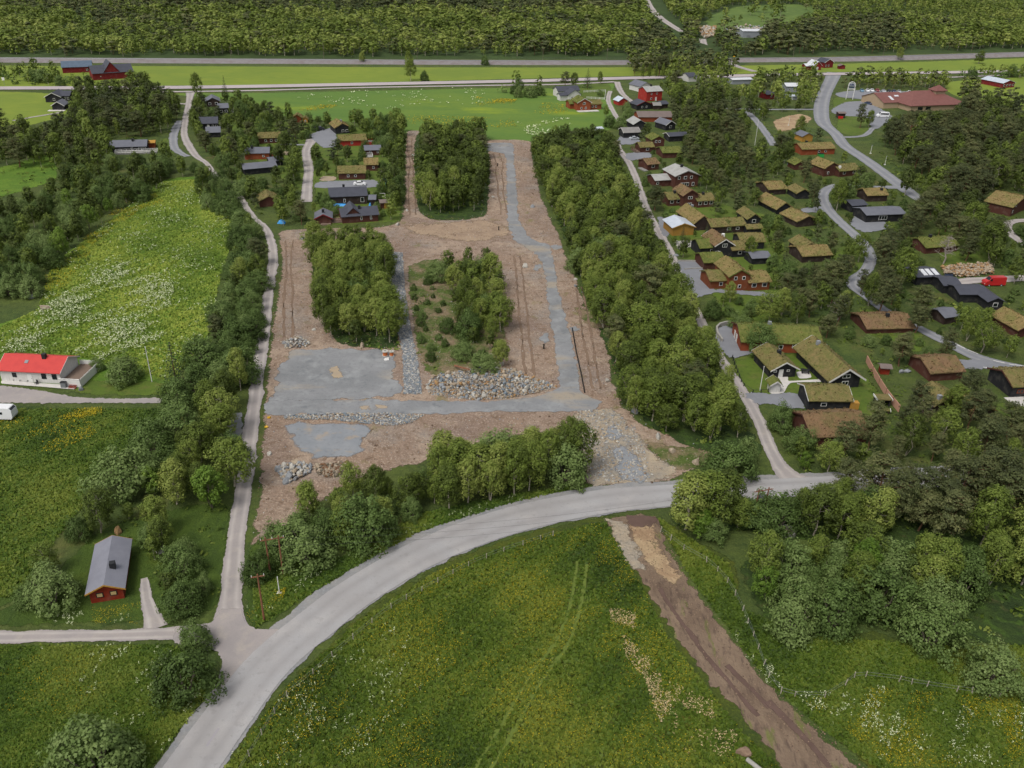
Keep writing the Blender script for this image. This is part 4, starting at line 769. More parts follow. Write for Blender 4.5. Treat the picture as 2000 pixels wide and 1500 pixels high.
H('garage', 'black carport roof with three white skylight panels', 'garage', [V_((1788,557,1832,555), 7, 2.4, .8, w='w_black', rf='r_dark', sky=[(.4,.25,1.2,3,'r_white'),(.64,.25,1.2,3,'r_white'),(.9,.25,1.2,3,'r_white')])])
H('cabin', 'turf cabin with yellow-green roof behind the grey dead tree', 'cabin', [V_((1806,496,1868,491), 8, 2.0, 1.4, w='w_brown', rf='t_green', chim=[(.35,.5)])])
H('cabin', 'tan turf cabin at the right edge below the angled black house', 'cabin', [V_((1985,660,2030,655), 9, 2.1, 1.6, ax='y', w='w_brown', rf='t_tan', t='w_brown')])
H('cabin', 'brown turf cabin with white gable windows at the right edge', 'cabin', [V_((1972,423,2010,405), 9, 3.2, 2.0, ax='y', w='w_brown', rf='t_tan', win=[(1.5,.9,.9,1.1),(3.2,2.8,.8,1)])])
H('house', 'black house with long plain silver-grey roof beside the village road', 'house', [V_((1690,435,1764,432), 8, 2.6, 1.0, w='w_black', rf='r_slate', win=[(6,.8,3,1.4)])])
H('cabin', 'turf roofed cabin behind the silver-grey roofed house', 'cabin', [V_((1692,394,1731,393), 7, 2.3, 1.3, w='w_dark', rf='t_tan', chim=[(.8,.3)])])
H('shed', 'dark shed with black roof left of the silver-grey roofed house', 'shed', [V_((1662,415,1690,413), 6, 2.4, .8, w='w_black', rf='r_dark')])
H('cabin', 'tan turf cabin poking out of the pines beside a gravel parking strip', 'cabin', [V_((1556,444,1594,440), 9, 1.9, 1.4, ax='y', w='w_dark', rf='t_tan')])
H('cabin', 'yellow-brown turf cabin among pines left of the village road bend', 'cabin', [V_((1566,513,1621,510), 8, 2.0, 1.4, w='w_dark', rf='t_tan'), V_((1562,500,1596,498), 7, 2.3, 1.5, ax='y', w='w_dark', rf='t_mix')])
H('cabin', 'black gabled turf cabin with broad tan roof west of the village road', 'cabin', [V_((1518,419,1543,417), 12, 2.2, 1.6, ax='y', w='w_black', rf='t_tan', oe=.9)])
H('cabin', 'small black turf cabin with low gable right of the broad tan roof', 'cabin', [V_((1555,389,1580,388), 7, 2.1, 1.3, ax='y', w='w_black', rf='t_mix')])
H('house', 'orange log house with long tan turf roof near the upper village road', 'house', [V_((1565,303,1629,301), 9, 2.4, 1.4, w='w_orange', rf='t_tan', win=[(8,.9,1,.9),(11,.9,1,.9)], chim=[(.3,.6)])])
H('annex', 'little brown gabled annex with dark roof behind the orange log house', 'annex', [V_((1566,277,1586,276), 6, 2.4, 1.3, ax='y', w='w_ochre', rf='r_slate')])
H('house', 'dark red-brown house with steep turf gable beside the village road', 'house', [V_((1608,345,1638,342), 9, 3.2, 1.8, ax='y', w='w_brown', rf='t_tan', win=[(2,.8,.9,1)]), V_((1638,346,1681,344), 7, 2.3, 1.4, w='w_brown', rf='t_mix', win=2, chim=[(.1,.2,'white')])])
H('shed', 'brown turf shed with blue tarpaulin by its left side', 'shed', [V_((1551,332,1575,331), 5.5, 2.1, 1.3, ax='y', w='w_brown', rf='t_green')])
H('cabin', 'low cabin with plain tan turf roof above the broad tan roof', 'cabin', [V_((1500,381,1534,379), 9, 2.0, 1.4, w='w_dark', rf='t_tan')])
H('cabin', 'sunken brown turf cabin beside the lower village road', 'cabin', [V_((1692,652,1782,650), 9, 1.4, 1.4, w='w_brown', rf='t_brown', chim=[(.55,.4,'metal_dark')])])
H('hall', 'grey industrial hall with white roof in the far forest clearing', 'hall', [V_((1450,74,1487,74), 16, 5, .8, w='w_grey', rf='r_white', door=[(5,'f',3)], dc='metal_grey')])
H('kiosk', 'open brown kiosk with red sign board on the car park corner', 'kiosk', [V_((1637,231,1650,231), 3, 2.4, .4, w='w_dark', rf='r_brown')])
H('shed', 'pale blue roofed playshed at the wood edge below the buttercup field', 'shed', [V_((1167,258,1177,257), 3, 1.4, .5, w='w_grey', rf='r_pale')])
H('cabin', 'brown cabin hidden behind birches at the left clearing corner', 'cabin', [V_((508,405,545,402), 7, 2.0, 1.4, ax='y', w='w_brown', rf='t_mix')])
# ------------------------------------------------------------------ trees
TREES = []     # dict(kd,x,y,s,sx,zone)
cells = {}
def free(x, y, r):
    i, j = int(x//4), int(y//4)
    k = int(r//4)+1
    for a in range(i-k, i+k+1):
        for b in range(j-k, j+k+1):
            for (u, v, q) in cells.get((a, b), ()):
                if (u-x)**2+(v-y)**2 < (min(r, q))**2: return False
    return True
def occupy(x, y, r): cells.setdefault((int(x//4), int(y//4)), []).append((x, y, r))
def clear(kd, x, y, s, own=False):
    h = BASEH[kd]*s; r = BASER[kd]*s*.7; z = hgt(y)
    for dz in (0, .4*h, .75*h, .97*h):
        if blocked(*proj(x, y, z+dz)): return False
    for dx in (-r, r):
        if blocked(*proj(x+dx, y, z+.5*h)): return False
    return True
def zone(desc, poly, mix, sp, hs, chk=True, tries=None, group=None):
    W = wpoly(poly); xs = [p[0] for p in W]; ys = [p[1] for p in W]
    x0, x1, y0, y1 = min(xs), max(xs), min(ys), max(ys)
    n = tries or int((x1-x0)*(y1-y0)/(sp*sp)*9)
    kinds = list(mix); ws = list(mix.values())
    for _ in range(n):
        x = random.uniform(x0, x1); y = random.uniform(y0, y1)
        if not inpoly(x, y, W): continue
        kd = random.choices(kinds, ws)[0]; s = random.uniform(*hs)*random.choice((.82, 1, 1, 1.12))/BASEH[kd]
        if kd == 'willow': s *= .85
        if not free(x, y, sp): continue
        if chk and not clear(kd, x, y, s): continue
        occupy(x, y, sp); TREES.append(dict(kd=kd, x=x, y=y, s=s, sx=random.uniform(.78, 1.22), zone=desc))
def one(kd, px, py, h, label, sx=1.0):
    if py > 640: h *= {'willow': 1.2, 'birch': 1.1}.get(kd, 1.05)
    if py > 640 and kd == 'willow': sx *= 1.1
    g = G(px, py); TREES.append(dict(kd=kd, x=g.x, y=g.y, s=h/BASEH[kd], sx=sx, label=label)); occupy(g.x, g.y, BASER[kd]*h/BASEH[kd]*.9)
for q in ((1676,168,1792,188),(1703,214,1738,232),(1908,534,1972,562),(1842,517,1938,542),(1795,533,1834,556),(1848,552,1952,590),(1812,474,1862,512),(1466,238,1486,286),(1648,156,1672,196),(1500,220,1585,252),(1445,50,1490,74),(1360,50,1400,76),(1360,62,1372,70),(1636,214,1654,234)): keep([(q[0],q[1]),(q[2],q[1]),(q[2],q[3]),(q[0],q[3])])
keep([(1440,944),(1500,940),(1560,936),(1600,938),(1600,948),(1500,960),(1440,966)])
# hand placed
one('willow', 190, 1512, 7.5, 'big dense round willow in the bottom left corner of the meadow', 1.0)
one('willow', 366, 1352, 6.0, 'broad willow at the corner of the main road and the gravel driveway', 1.0)
one('willow', 385, 1262, 4.0, 'pale willow sprig leaning over the gravel driveway mouth', .9)
one('willow', 362, 1190, 4.6, 'olive willow between the red cabin track and the gravel side road', 1.0)
one('willow', 355, 1120, 4.8, 'rounded willow right of the red cabin roof', .9)
one('birch', 318, 1075, 6.0, 'loose young birch up the bank behind the red cabin')
one('willow', 105, 1178, 5.6, 'large olive willow left of the red cabin', 1.05)
one('willow', 60, 1180, 3.4, 'small grey-green willow at the left of the large olive willow', .9)
one('birch', 100, 1120, 5.2, 'pale narrow birch behind the willow left of the red cabin')
one('birch', 197, 1040, 7.2, 'feathery birch standing alone above the red cabin')
one('willow', 155, 1050, 3.6, 'small bush at the meadow rim left of the feathery birch', .9)
one('birch', 312, 1040, 6.4, 'brownish birch on the slope right of the feathery birch')
one('willow', 250, 962, 8.2, 'huge grey-green willow bulging into the left field', 1.0)
one('rowan', 303, 965, 5.5, 'bright green flowering rowan between huge willow and roadside trees', 1.1)
one('willow', 300, 890, 7.2, 'grey-green willow above the huge one by the left field', .95)
one('birch', 345, 985, 7.5, 'bright topped birch left of the many stemmed roadside tree', 1.1)
one('rowan', 415, 992, 8.0, 'many stemmed broad tree on bare bank beside the gravel road', 1.15)
one('birch', 458, 950, 8.5, 'tall roadside birch right of the many stemmed tree', 1.25)
one('birch', 392, 905, 7.5, 'birch behind the many stemmed roadside tree', 1.2)
one('willow', 355, 860, 7.4, 'grey willow at the driveway end of the roadside row', 1.0)
one('willow', 350, 800, 6.5, 'grey willow just below the white house driveway', .9)
one('birch', 430, 842, 8.0, 'white stemmed birch over the blue gravel patch', 1.15)
one('birch', 412, 828, 8.4, 'slender birch left of the white stemmed birch', 1.0)
one('willow', 405, 868, 4.0, 'small round bush under the white stemmed birch', .8)
one('birch', 440, 800, 7.8, 'birch leaning over the driveway mouth', 1.1)
one('spruce', 345, 752, 9.5, 'dark pointed spruce right of the flagpole by the white house', 1.0)
one('willow', 245, 745, 5.6, 'round bush between the white house and its flagpole', 1.0)
one('willow', 192, 722, 2.6, 'small dark bush beside the white house terrace', .9)
one('willow', 398, 720, 7.0, 'pale grey willow right of the dark spruce', 1.0)
one('willow', 385, 770, 6.0, 'leafy willow at the foot of the dark spruce', 1.0)
one('willow', 430, 758, 5.5, 'willow filling the corner above the driveway mouth', 1.0)
one('willow', 596, 1098, 6.6, 'big smooth willow above the utility pole', 1.02)
one('willow', 507, 1130, 4.6, 'olive willow behind the brown utility pole', .8)
one('birch', 607, 1015, 6.6, 'thin olive birch behind the big smooth willow', 1.1)
one('willow', 640, 1045, 4.5, 'bush right behind the big smooth willow', .9)
one('willow', 716, 1062, 8.4, 'largest bright green willow above the main road', .85)
one('birch', 672, 1060, 6.0, 'short birch wedged between the two big roadside willows', 1.0)
one('birch', 690, 975, 6.4, 'thin birch above the largest roadside willow', .95)
one('birch', 735, 985, 6.8, 'olive birch just right of the brown stump pile', 1.0)
one('birch', 797, 995, 6.2, 'greyish birch in the gap right of the largest willow', 1.1)
one('birch', 815, 985, 5.6, 'small birch at the left end of the roadside grove', 1.0)
one('willow', 1420, 932, 6.6, 'big round willow at the corner of main road and forest lane', 1.05)
one('willow', 1452, 915, 6.0, 'willow crowding the inside of the forest lane bend', .7)
one('rowan', 1410, 925, 4.2, 'yellow-green rowan in front of the big round corner willow', .8)
one('willow', 1934, 1335, 5.9, 'isolated broad willow at the lower right beside the fence', 1.0)
one('willow', 1812, 1258, 7.4, 'tall willow with bare fork at the foot of the lower right wood', .9)
one('willow', 1545, 1235, 6.0, 'willow at the left front corner of the lower right wood', .9)
one('willow', 1625, 1220, 6.8, 'dark round willow in the front row of the lower right wood', .9)
one('rowan', 1672, 1140, 7.5, 'bright rowan with white blossom inside the lower right wood', 1.15)
one('birch', 1790, 1130, 7.5, 'birch with white blossom specks right of the bright rowan', 1.0)
one('birch', 1338, 1034, 9.5, 'leftmost broad birch hiding the main road beside the earth strip', 1.2)
one('birch', 1372, 1026, 9.5, 'second broad birch from the earth strip along the main road', 1.15)
one('birch', 1408, 1022, 9.0, 'third broad birch from the earth strip along the main road', 1.2)
one('birch', 1440, 1030, 5.5, 'low broad birch just left of the transformer pole', 1.3)
one('rowan', 1365, 1050, 5.0, 'yellow-green rowan at the foot of the leftmost roadside birches', 1.2)
one('willow', 1395, 1052, 3.6, 'creamy low bush under the roadside birches left of the transformer pole', 1.0)
one('pine', 1648, 985, 8.5, 'round topped pine right beside the main road', .9)
one('pine', 1640, 905, 8.5, 'dense pine in front of the patchy brown turf roof', 1.0)
one('willow', 1522, 838, 5.4, 'light green round tree at the mouth of the cabin driveway', .75)
one('willow', 1562, 882, 5.0, 'bright round bush inside the forest lane curve', .8)
one('rowan', 1570, 918, 3.6, 'yellow-green rowan beside the forest lane fork', .9)
one('willow', 1486, 690, 6.8, 'round grey-green tree in front of the long low red house', .8)
one('willow', 1390, 622, 5.8, 'pale round bush below the asphalt yard', .85)
one('birch', 1425, 590, 5.5, 'thin tree in front of the orange-brown log house')
one('spruce', 1333, 467, 4.2, 'small blue spruce in front of the ochre garage', 1.1)
one('spruce', 1380, 455, 3.2, 'tiny conifer below the dark turf cabin', 1.1)
one('birch', 1462, 508, 7.0, 'birch in front of the white trimmed black house', .9)
one('willow', 1418, 452, 4.0, 'bush in front of the dark turf cabin wing', .9)
one('pine', 1840, 705, 8.0, 'lone pine in front of the village road', .8)
one('birch', 1676, 512, 8.5, 'round birch growing over the village road bend', 1.05)
one('pine', 1680, 575, 7.0, 'slim pine on the inner bend of the village road', .75)
one('pine', 1679, 250, 11.5, 'tall lone pine on the car park lawn', .7)
one('birch', 1696, 248, 8.0, 'birch close beside the tall lone car park pine', .9)
one('birch', 1560, 268, 9.5, 'drooping birch left of the village road', .9)
one('spruce', 1147, 172, 11, 'dark tall spruce right of the white house roof', 1.05)
one('spruce', 441, 190, 11, 'dark spruce behind the stepped black house', .7)
one('birch', 386, 190, 12, 'tall poplar-like birch at the lane and highway corner', .8)
one('birch', 392, 235, 10, 'birch between the gravel lane and the stepped black house', .9)
one('birch', 380, 248, 8, 'birch hugging the gravel lane above the black garage', .9)
one('birch', 802, 158, 12, 'larger birch between the two far fields', .9)
one('birch', 800, 140, 12, 'birch behind the larger one between the far fields', .8)
one('willow', 829, 158, 6.5, 'round bush by the highway right of the field birches', .9)
one('birch', 708, 124, 7, 'small lone birch beside the railway')
one('willow', 947, 127, 7, 'round bush standing alone beside the railway', .8)
one('birch', 1910, 125, 9, 'round tree beside the railway at the far right', 1.3)
one('birch', 1757, 118, 9, 'lone birch on the railway verge', .9)
one('pine', 1103, 172, 9, 'pine behind the white house garage')
one('birch', 1121, 171, 8, 'leafy tree behind the white house ridge', 1.2)
one('birch', 1172, 164, 7, 'birch beside the cycle path right of the dark spruce')
one('willow', 1172, 188, 4, 'bush inside the white garden fence', .9)
one('pine', 1580, 620, 7.5, 'dark rounded pine above the long low red house', .8)
for i in range(6): one('birch', 1254+i*13.2, 157-i*.5, 9.5, 'one of six slim dark poplars in a row by the highway', .38)
for i, q in enumerate(TREES[-6:]): q['group'] = 'row of slim poplars by the highway'; q['label'] = ['leftmost', 'second from the left', 'third from the left', 'fourth from the left', 'fifth from the left', 'rightmost'][i]+' of the six slim poplars along the highway'
# zones
B_ = dict(birch=1.); 
zone('wood between the gravel road and the rubble bed', [(615,498),(742,487),(756,530),(764,600),(782,668),(700,674),(655,668),(632,640),(618,570)], dict(birch=.95, willow=.05), 3.3, (7, 10), False)
zone('wood left of the new gravel road', [(850,535),(905,525),(965,522),(978,600),(980,655),(955,690),(905,650),(875,580)], dict(birch=.85, willow=.15), 3.9, (6, 9), False)
zone('scrub above the big boulder pile', [(870,640),(960,690),(985,690),(985,715),(940,730),(890,700)], dict(willow=.6, birch=.4), 4.0, (4, 6.5), False)
zone('wood at the top of the clearing', [(828,272),(943,270),(949,335),(947,408),(885,420),(838,415),(818,398),(822,330)], dict(birch=.95, pine=.05), 3.4, (7.5, 10), False)
zone('long wood along the forest lane', [(1042,300),(1110,280),(1188,286),(1207,335),(1230,395),(1252,450),(1282,512),(1312,572),(1347,655),(1385,712),(1412,775),(1438,820),(1450,865),(1400,868),(1275,842),(1215,790),(1198,740),(1200,690),(1160,610),(1135,550),(1112,490),(1090,430),(1062,370)], dict(birch=.92, willow=.05, pine=.03), 3.5, (7, 10), False)
zone('grove above the main road bend', [(848,930),(900,925),(960,925),(1055,905),(1085,885),(1125,885),(1134,940),(1080,950),(1010,966),(900,996),(862,1000)], dict(birch=.75, willow=.25), 2.8, (7.5, 10), False)
zone('thicket between the two big roadside willows and the grove', [(735,985),(800,960),(850,945),(858,1000),(800,1020),(745,1040)], dict(birch=.6, willow=.4), 3.0, (4.5, 7), False)
zone('young birches left of the big smooth willow', [(520,1065),(560,1040),(600,1010),(640,1000),(700,985),(700,1010),(640,1060),(560,1100)], dict(birch=.6, willow=.4), 3.4, (4, 6.5), False)
zone('thicket on the bank between huge willow and gravel road', [(330,900),(400,850),(455,860),(460,930),(400,985),(320,1000)], dict(birch=.6, willow=.4), 4.0, (5, 7.5), False)
zone('bushes behind and beside the red cabin', [(130,1060),(200,1010),(260,990),(300,1010),(340,1090),(400,1080),(400,1180),(330,1190),(310,1120),(240,1040),(170,1060)], dict(birch=.5, willow=.5), 4.2, (3, 5.5), False)
zone('hedgerow left of the gravel road', [(462,425),(480,440),(505,470),(512,560),(502,640),(486,710),(472,765),(440,745),(425,690),(425,640),(440,560),(460,500)], dict(willow=.65, birch=.3, pine=.05), 3.8, (5.5, 8.5), False)
zone('hedgerow left of the gravel road', [(395,345),(440,365),(455,395),(465,430),(425,415),(390,400)], dict(willow=.7, birch=.3), 4, (5, 7), False)
zone('woodland strip above the flower meadow', [(385,330),(395,340),(330,352),(255,410),(190,440),(140,490),(95,530),(60,560),(-120,570),(-120,430),(30,420),(100,390),(140,340),(230,325),(330,318)], dict(birch=.55, willow=.4, rowan=.05), 4.6, (6, 9))
zone('woodland strip above the flower meadow', [(-60,565),(70,545),(70,575),(30,590),(-60,590)], dict(birch=.6, willow=.4), 5, (6, 8))
zone('mixed wood behind the long black house', [(60,300),(135,225),(150,185),(230,175),(320,190),(345,215),(350,245),(330,262),(215,275),(215,320),(120,330),(-120,320),(-120,265),(50,270)], dict(pine=.5, birch=.5), 5, (7, 11))
zone('tree belt around the top left barns', [(-80,168),(-80,150),(60,138),(125,152),(180,160),(290,163),(300,170),(160,176),(60,165)], dict(birch=.6, willow=.4), 6, (5, 9))
zone('trees among the left cabins', [(392,195),(480,205),(565,240),(600,262),(590,300),(600,400),(620,450),(560,448),(500,420),(465,390),(440,340),(400,300),(380,262)], dict(birch=.6, pine=.2, willow=.2), 5.5, (5, 9))
zone('trees behind the scarlet turf house', [(690,245),(790,240),(788,330),(780,430),(745,430),(770,360),(740,270),(690,262)], dict(birch=.7, willow=.3), 5, (6, 9))
zone('trees beside the middle driveway', [(612,292),(660,290),(712,300),(710,320),(640,325),(612,330)], dict(pine=.5, birch=.5), 4.5, (6, 9))
zone('thicket by the highway field', [(968,178),(1000,168),(1055,172),(1060,190),(1010,192)], dict(willow=.7, birch=.3), 5, (6, 9))
zone('conifer belt between railway and highway', [(1228,150),(1232,118),(1300,120),(1400,125),(1440,140),(1400,146),(1300,150)], dict(pine=.7, birch=.3), 5, (9, 12), False)
zone('trees hiding the highway beside the tall red house', [(1368,160),(1425,157),(1428,163),(1368,166)], dict(birch=.7, pine=.3), 5, (7, 10), False)
zone('trees hiding the highway left of the road junction', [(1474,160),(1590,153),(1592,164),(1474,170)], dict(birch=.8, pine=.2), 5, (7, 10), False)
zone('birches around the tall red house', [(1200,190),(1215,210),(1240,220),(1240,240),(1210,262),(1190,250),(1180,225),(1195,215)], dict(birch=.7, willow=.3), 5.5, (5, 9))
zone('wood right of the tall red house', [(1300,165),(1420,162),(1540,160),(1600,165),(1592,205),(1480,207),(1420,206),(1340,240),(1310,215)], dict(birch=.75, pine=.25), 5.5, (7, 11))
zone('pines right of the long barn', [(1318,225),(1415,217),(1470,262),(1500,300),(1500,330),(1400,372),(1368,372),(1345,300),(1350,255)], dict(pine=.5, birch=.5), 5.5, (7, 10))
zone('birches left of the village road', [(1480,225),(1595,215),(1600,262),(1545,272),(1560,330),(1510,345),(1500,300)], dict(birch=.7, pine=.3), 7, (6, 9))
zone('tree screen behind the parked cars', [(1643,172),(1660,162),(1760,160),(1842,166),(1852,177),(1790,177),(1680,173)], dict(birch=.55, pine=.45), 4.4, (7, 10.5), False)
zone('pine wood below the shopping building', [(1712,268),(1760,240),(1830,232),(1890,218),(1960,235),(2150,300),(2150,420),(1960,410),(1850,395),(1790,345),(1720,290)], dict(pine=.75, birch=.25), 5, (8, 11.5))
zone('tree row behind the shopping roof', [(1885,212),(1850,188),(1875,175),(1960,200),(2150,250),(2150,300),(1960,235)], dict(pine=.7, birch=.3), 6, (8, 11))
zone('hedge trees by the far right highway', [(1862,152),(1960,146),(2100,140),(2100,150),(1960,155)], dict(birch=.6, willow=.4), 5, (6, 9), False)
zone('trees between the cabins and the village road', [(1400,375),(1500,340),(1600,352),(1605,395),(1625,440),(1660,468),(1690,500),(1650,545),(1560,530),(1500,520),(1460,450),(1420,400)], dict(birch=.5, pine=.5), 6.2, (5.5, 9))
zone('pines right of the silver-grey roof', [(1740,372),(1850,400),(1980,425),(1965,480),(1960,520),(1880,510),(1790,530),(1715,540),(1705,480),(1740,450)], dict(pine=.6, birch=.4), 5.5, (7, 11))
zone('mixed trees above the long low red house', [(1505,575),(1640,560),(1672,570),(1700,600),(1790,650),(1700,690),(1640,672),(1560,635),(1500,635)], dict(birch=.5, pine=.4, willow=.1), 5, (6, 9))
zone('big pines along the lower village road', [(1715,545),(1780,560),(1850,590),(1860,640),(1820,645),(1770,615),(1720,590)], dict(pine=.8, birch=.2), 5, (8, 11))
zone('trees below the angled black house', [(1860,615),(1990,610),(2150,640),(2150,720),(1960,705),(1880,670)], dict(birch=.8, willow=.2), 5, (6, 8.5))
zone('pines by the pink fence', [(1700,670),(1800,690),(1850,705),(1900,740),(1960,790),(1960,830),(1890,850),(1840,820),(1800,830),(1760,830),(1780,740),(1720,710)], dict(pine=.7, birch=.3), 5, (6.5, 9))
zone('pine row behind the main road', [(1690,880),(1780,845),(1880,850),(2150,860),(2150,915),(1800,915),(1700,905)], dict(pine=.65, birch=.35), 4.5, (7, 10), False)
zone('bushes inside the forest lane bend', [(1545,905),(1600,880),(1690,890),(1700,925),(1620,930)], dict(birch=.5, willow=.5), 4.5, (4, 6.5), False)
zone('pine wood in front of the main road', [(1690,985),(1800,970),(1900,968),(2150,965),(2150,1080),(1900,1085),(1760,1055),(1710,1030)], dict(pine=.8, birch=.2), 3.9, (9.5, 12), False)
zone('birch row in front of the main road', [(1312,1018),(1400,1012),(1500,1005),(1640,1000),(1710,1005),(1755,1060),(1700,1070),(1600,1055),(1500,1035),(1330,1034)], dict(birch=.87, willow=.1, rowan=.03), 3.1, (7, 10))
zone('lower right wood', [(1455,1125),(1530,1112),(1640,1108),(1800,1112),(1930,1108),(2150,1120),(2150,1160),(1880,1165),(1840,1200),(1760,1210),(1640,1185),(1560,1215),(1490,1190)], dict(willow=.5, birch=.47, rowan=.03), 3.3, (7, 9), False)
zone('shrubs around the turf cabins', [(1440,560),(1560,560),(1560,600),(1480,640),(1400,640),(1390,590)], dict(willow=.5, birch=.3, pine=.2), 5.5, (3.5, 6))
zone('shrubs around the turf cabins', [(1255,320),(1310,330),(1400,400),(1310,410),(1270,400),(1250,350)], dict(willow=.5, birch=.5), 7, (3, 5))
zone('trees scattered through the cabin village', [(1225,215),(1320,160),(1590,165),(1600,260),(1730,350),(1900,400),(2060,430),(2060,700),(1900,690),(1820,690),(1700,690),(1500,640),(1400,620),(1340,540),(1290,440),(1240,330),(1215,260)], dict(birch=.48, pine=.39, willow=.13), 6.2, (5.5, 9.5))
zone('shrubs scattered through the cabin village', [(1240,300),(1600,300),(1900,420),(2060,430),(2060,780),(1700,690),(1480,640),(1400,620),(1290,440)], dict(willow=.7, birch=.3), 4.5, (2.2, 4))
zone('bushes among the left cabins', [(395,195),(560,235),(790,240),(780,430),(560,448),(440,340)], dict(willow=.6, birch=.4), 4.5, (3, 6))
zone('brushy clearing left of the middle wood', [(800,560),(860,540),(880,640),(860,720),(825,700),(808,620)], dict(willow=.8, birch=.2), 3.6, (1.6, 3.4), False)
# far forest
far = []
Wx = wpoly([(-700,112),(-700,-28),(2700,-28),(2700,78),(2000,98),(1750,103),(1500,110),(1440,118),(1400,100),(1230,112),(800,113)])
xs = [p[0] for p in Wx]; ys = [p[1] for p in Wx]
hall = [(1365,80),(1365,45),(1395,22),(1440,10),(1560,8),(1600,30),(1560,46),(1500,60),(1490,75),(1450,78)]
nearfar = 0
for _ in range(150000):
    x = random.uniform(min(xs), max(xs)); y = random.uniform(min(ys), max(ys))
    px, py = proj(x, y, hgt(y))
    if px < -180 or px > 2180 or not inpoly(x, y, Wx) or not inpoly(*(lambda g: (g.x, g.y))(G(px, py+3.2+2.2*math.sin(px*.043)+1.6*math.sin(px*.117+1))), Wx): continue
    if inpoly(px, py, hall) and random.random() < .97: continue
    sp = 5.0 if py > 60 else 5.8
    if not free(x, y, sp): continue
    b = math.sin(x*.021+1.3)+math.sin(y*.033+x*.012)+.8*math.sin(x*.05+y*.04)+.6*math.sin(x*.11-y*.07)
    pp = .05
    if py < 30 and px < 1250: pp = .8+.1*b
    elif b > 1.25: pp = .55
    if 1240 < px < 1480 and py > 60: pp = .8
    if 1490 < px < 1760 and py > 45: pp = .85
    kd = 'pine' if random.random() < pp else 'birch'
    s = random.uniform(6, 11.5)/9*(1+.12*math.sin(x*.03+y*.02)+.08*math.sin(x*.09-y*.05))
    if 1560 < px < 2100 and py < 50: s *= .8
    if any(blocked(*proj(x, y, hgt(y)+dz)) for dz in (0, 4, 8)): continue
    occupy(x, y, sp); TREES.append(dict(kd=kd, x=x, y=y, s=s, sx=random.uniform(1.25, 1.7), zone='far forest beyond the railway', far=True))
# scatter
lim = dict(birch=300, pine=300, willow=300, spruce=300, rowan=300)
mid, farl = [], []
for kd in lim:
    L = [t for t in TREES if t['kd'] == kd]
    L.sort(key=lambda t: (0 if 'label' in t else 1, math.hypot(t['x'], t['y'], HC)/(t['s']*BASEH[kd])))
    for i, t in enumerate(L):
        px, py = proj(t['x'], t['y'], 4)
        t['ind'] = i < lim[kd] and -60 < px < 2060 and py > -10
        if not t['ind']: (farl if t.get('far') or t['y'] > 480 else mid).append((kd, t['x'], t['y'], t['s'], t['sx']))
zs = {}
for t in TREES:
    if t['ind'] and 'label' not in t: zs.setdefault((t['zone'], t['kd']), []).append(t)
WORD = dict(birch='birch', pine='pine', willow='willow bush', spruce='spruce', rowan='rowan')
for (z, kd), L in zs.items():
    for t in L: t['px'] = proj(t['x'], t['y'], 0)
    hx = sorted(t['px'][0] for t in L); hy = sorted(t['px'][1] for t in L); hh = sorted(t['s'] for t in L); n = len(L)
    for t in L:
        t['group'] = f'{WORD[kd]} trees, {z}' if kd != 'willow' else f'willow bushes, {z}'
        fx = hx.index(t['px'][0])/n; fy = hy.index(t['px'][1])/n; fh = hh.index(t['s'])/n
        if n == 1: lb = f'only {WORD[kd]} in the {z}'
        elif n <= 3:
            k = hx.index(t['px'][0]); lb = (['left', 'right'] if n == 2 else ['leftmost', 'middle', 'rightmost'])[k]+f' {WORD[kd]} in the {z}'
        else:
            nx = 2 if n < 12 else (3 if n < 40 else 4); ny = 2 if n < 20 else (4 if n < 60 else 6)
            wx = {2: ['left', 'right'], 3: ['left', 'middle', 'right'], 4: ['far left', 'left of middle', 'right of middle', 'far right']}[nx][int(fx*nx)]
            wy = {2: ['back', 'front'], 4: ['rear edge', 'behind centre', 'before centre', 'front edge'], 6: ['rear edge', 'near the rear', 'behind centre', 'before centre', 'near the front', 'front edge']}[ny][int(fy*ny)]
            sz = 'tall' if fh >= .66 else ('short' if fh < .33 else 'medium')
            lb = f'{sz} {WORD[kd]}, {wx} {wy}, {z}'
        w = lb.split()
        t['label'] = ' '.join(w[:16])
for t in TREES:
    if t['ind']: tree(t['kd'], t['x'], t['y'], t['s'], t['label'], t.get('group'), t['sx'])
print('TREES', {k: sum(t['ind'] for t in TREES if t['kd'] == k) for k in lim}, 'mid', len(mid), 'far', len(farl))
if mid: stuffwood('mixed_wood', mid, 1, 'remaining birches, pines and willows massed between the cabins', 'wood')
if farl: stuffwood('far_forest', farl, 2, 'dense birch and pine forest covering the ground beyond the railway', 'forest')
# dead trees
dm = mk_dead(np.random.default_rng(5)).mesh('dead_tree', MAT['bark_dead'])
for px, py, s, lb in ((1842, 515, 1.25, 'large leafless grey tree in front of the yellow-green turf roof'), (1637, 625, 1.0, 'bare grey dead tree above the long low red house'), (1795, 835, .9, 'bare grey tree among the pines near the stone chimney')):
    g = G(px, py); o = link('dead_tree', dm); o.location = g; o.scale = (s*1.15, s*1.15, s); o.rotation_euler.z = px; tag(o, lb, 'tree')
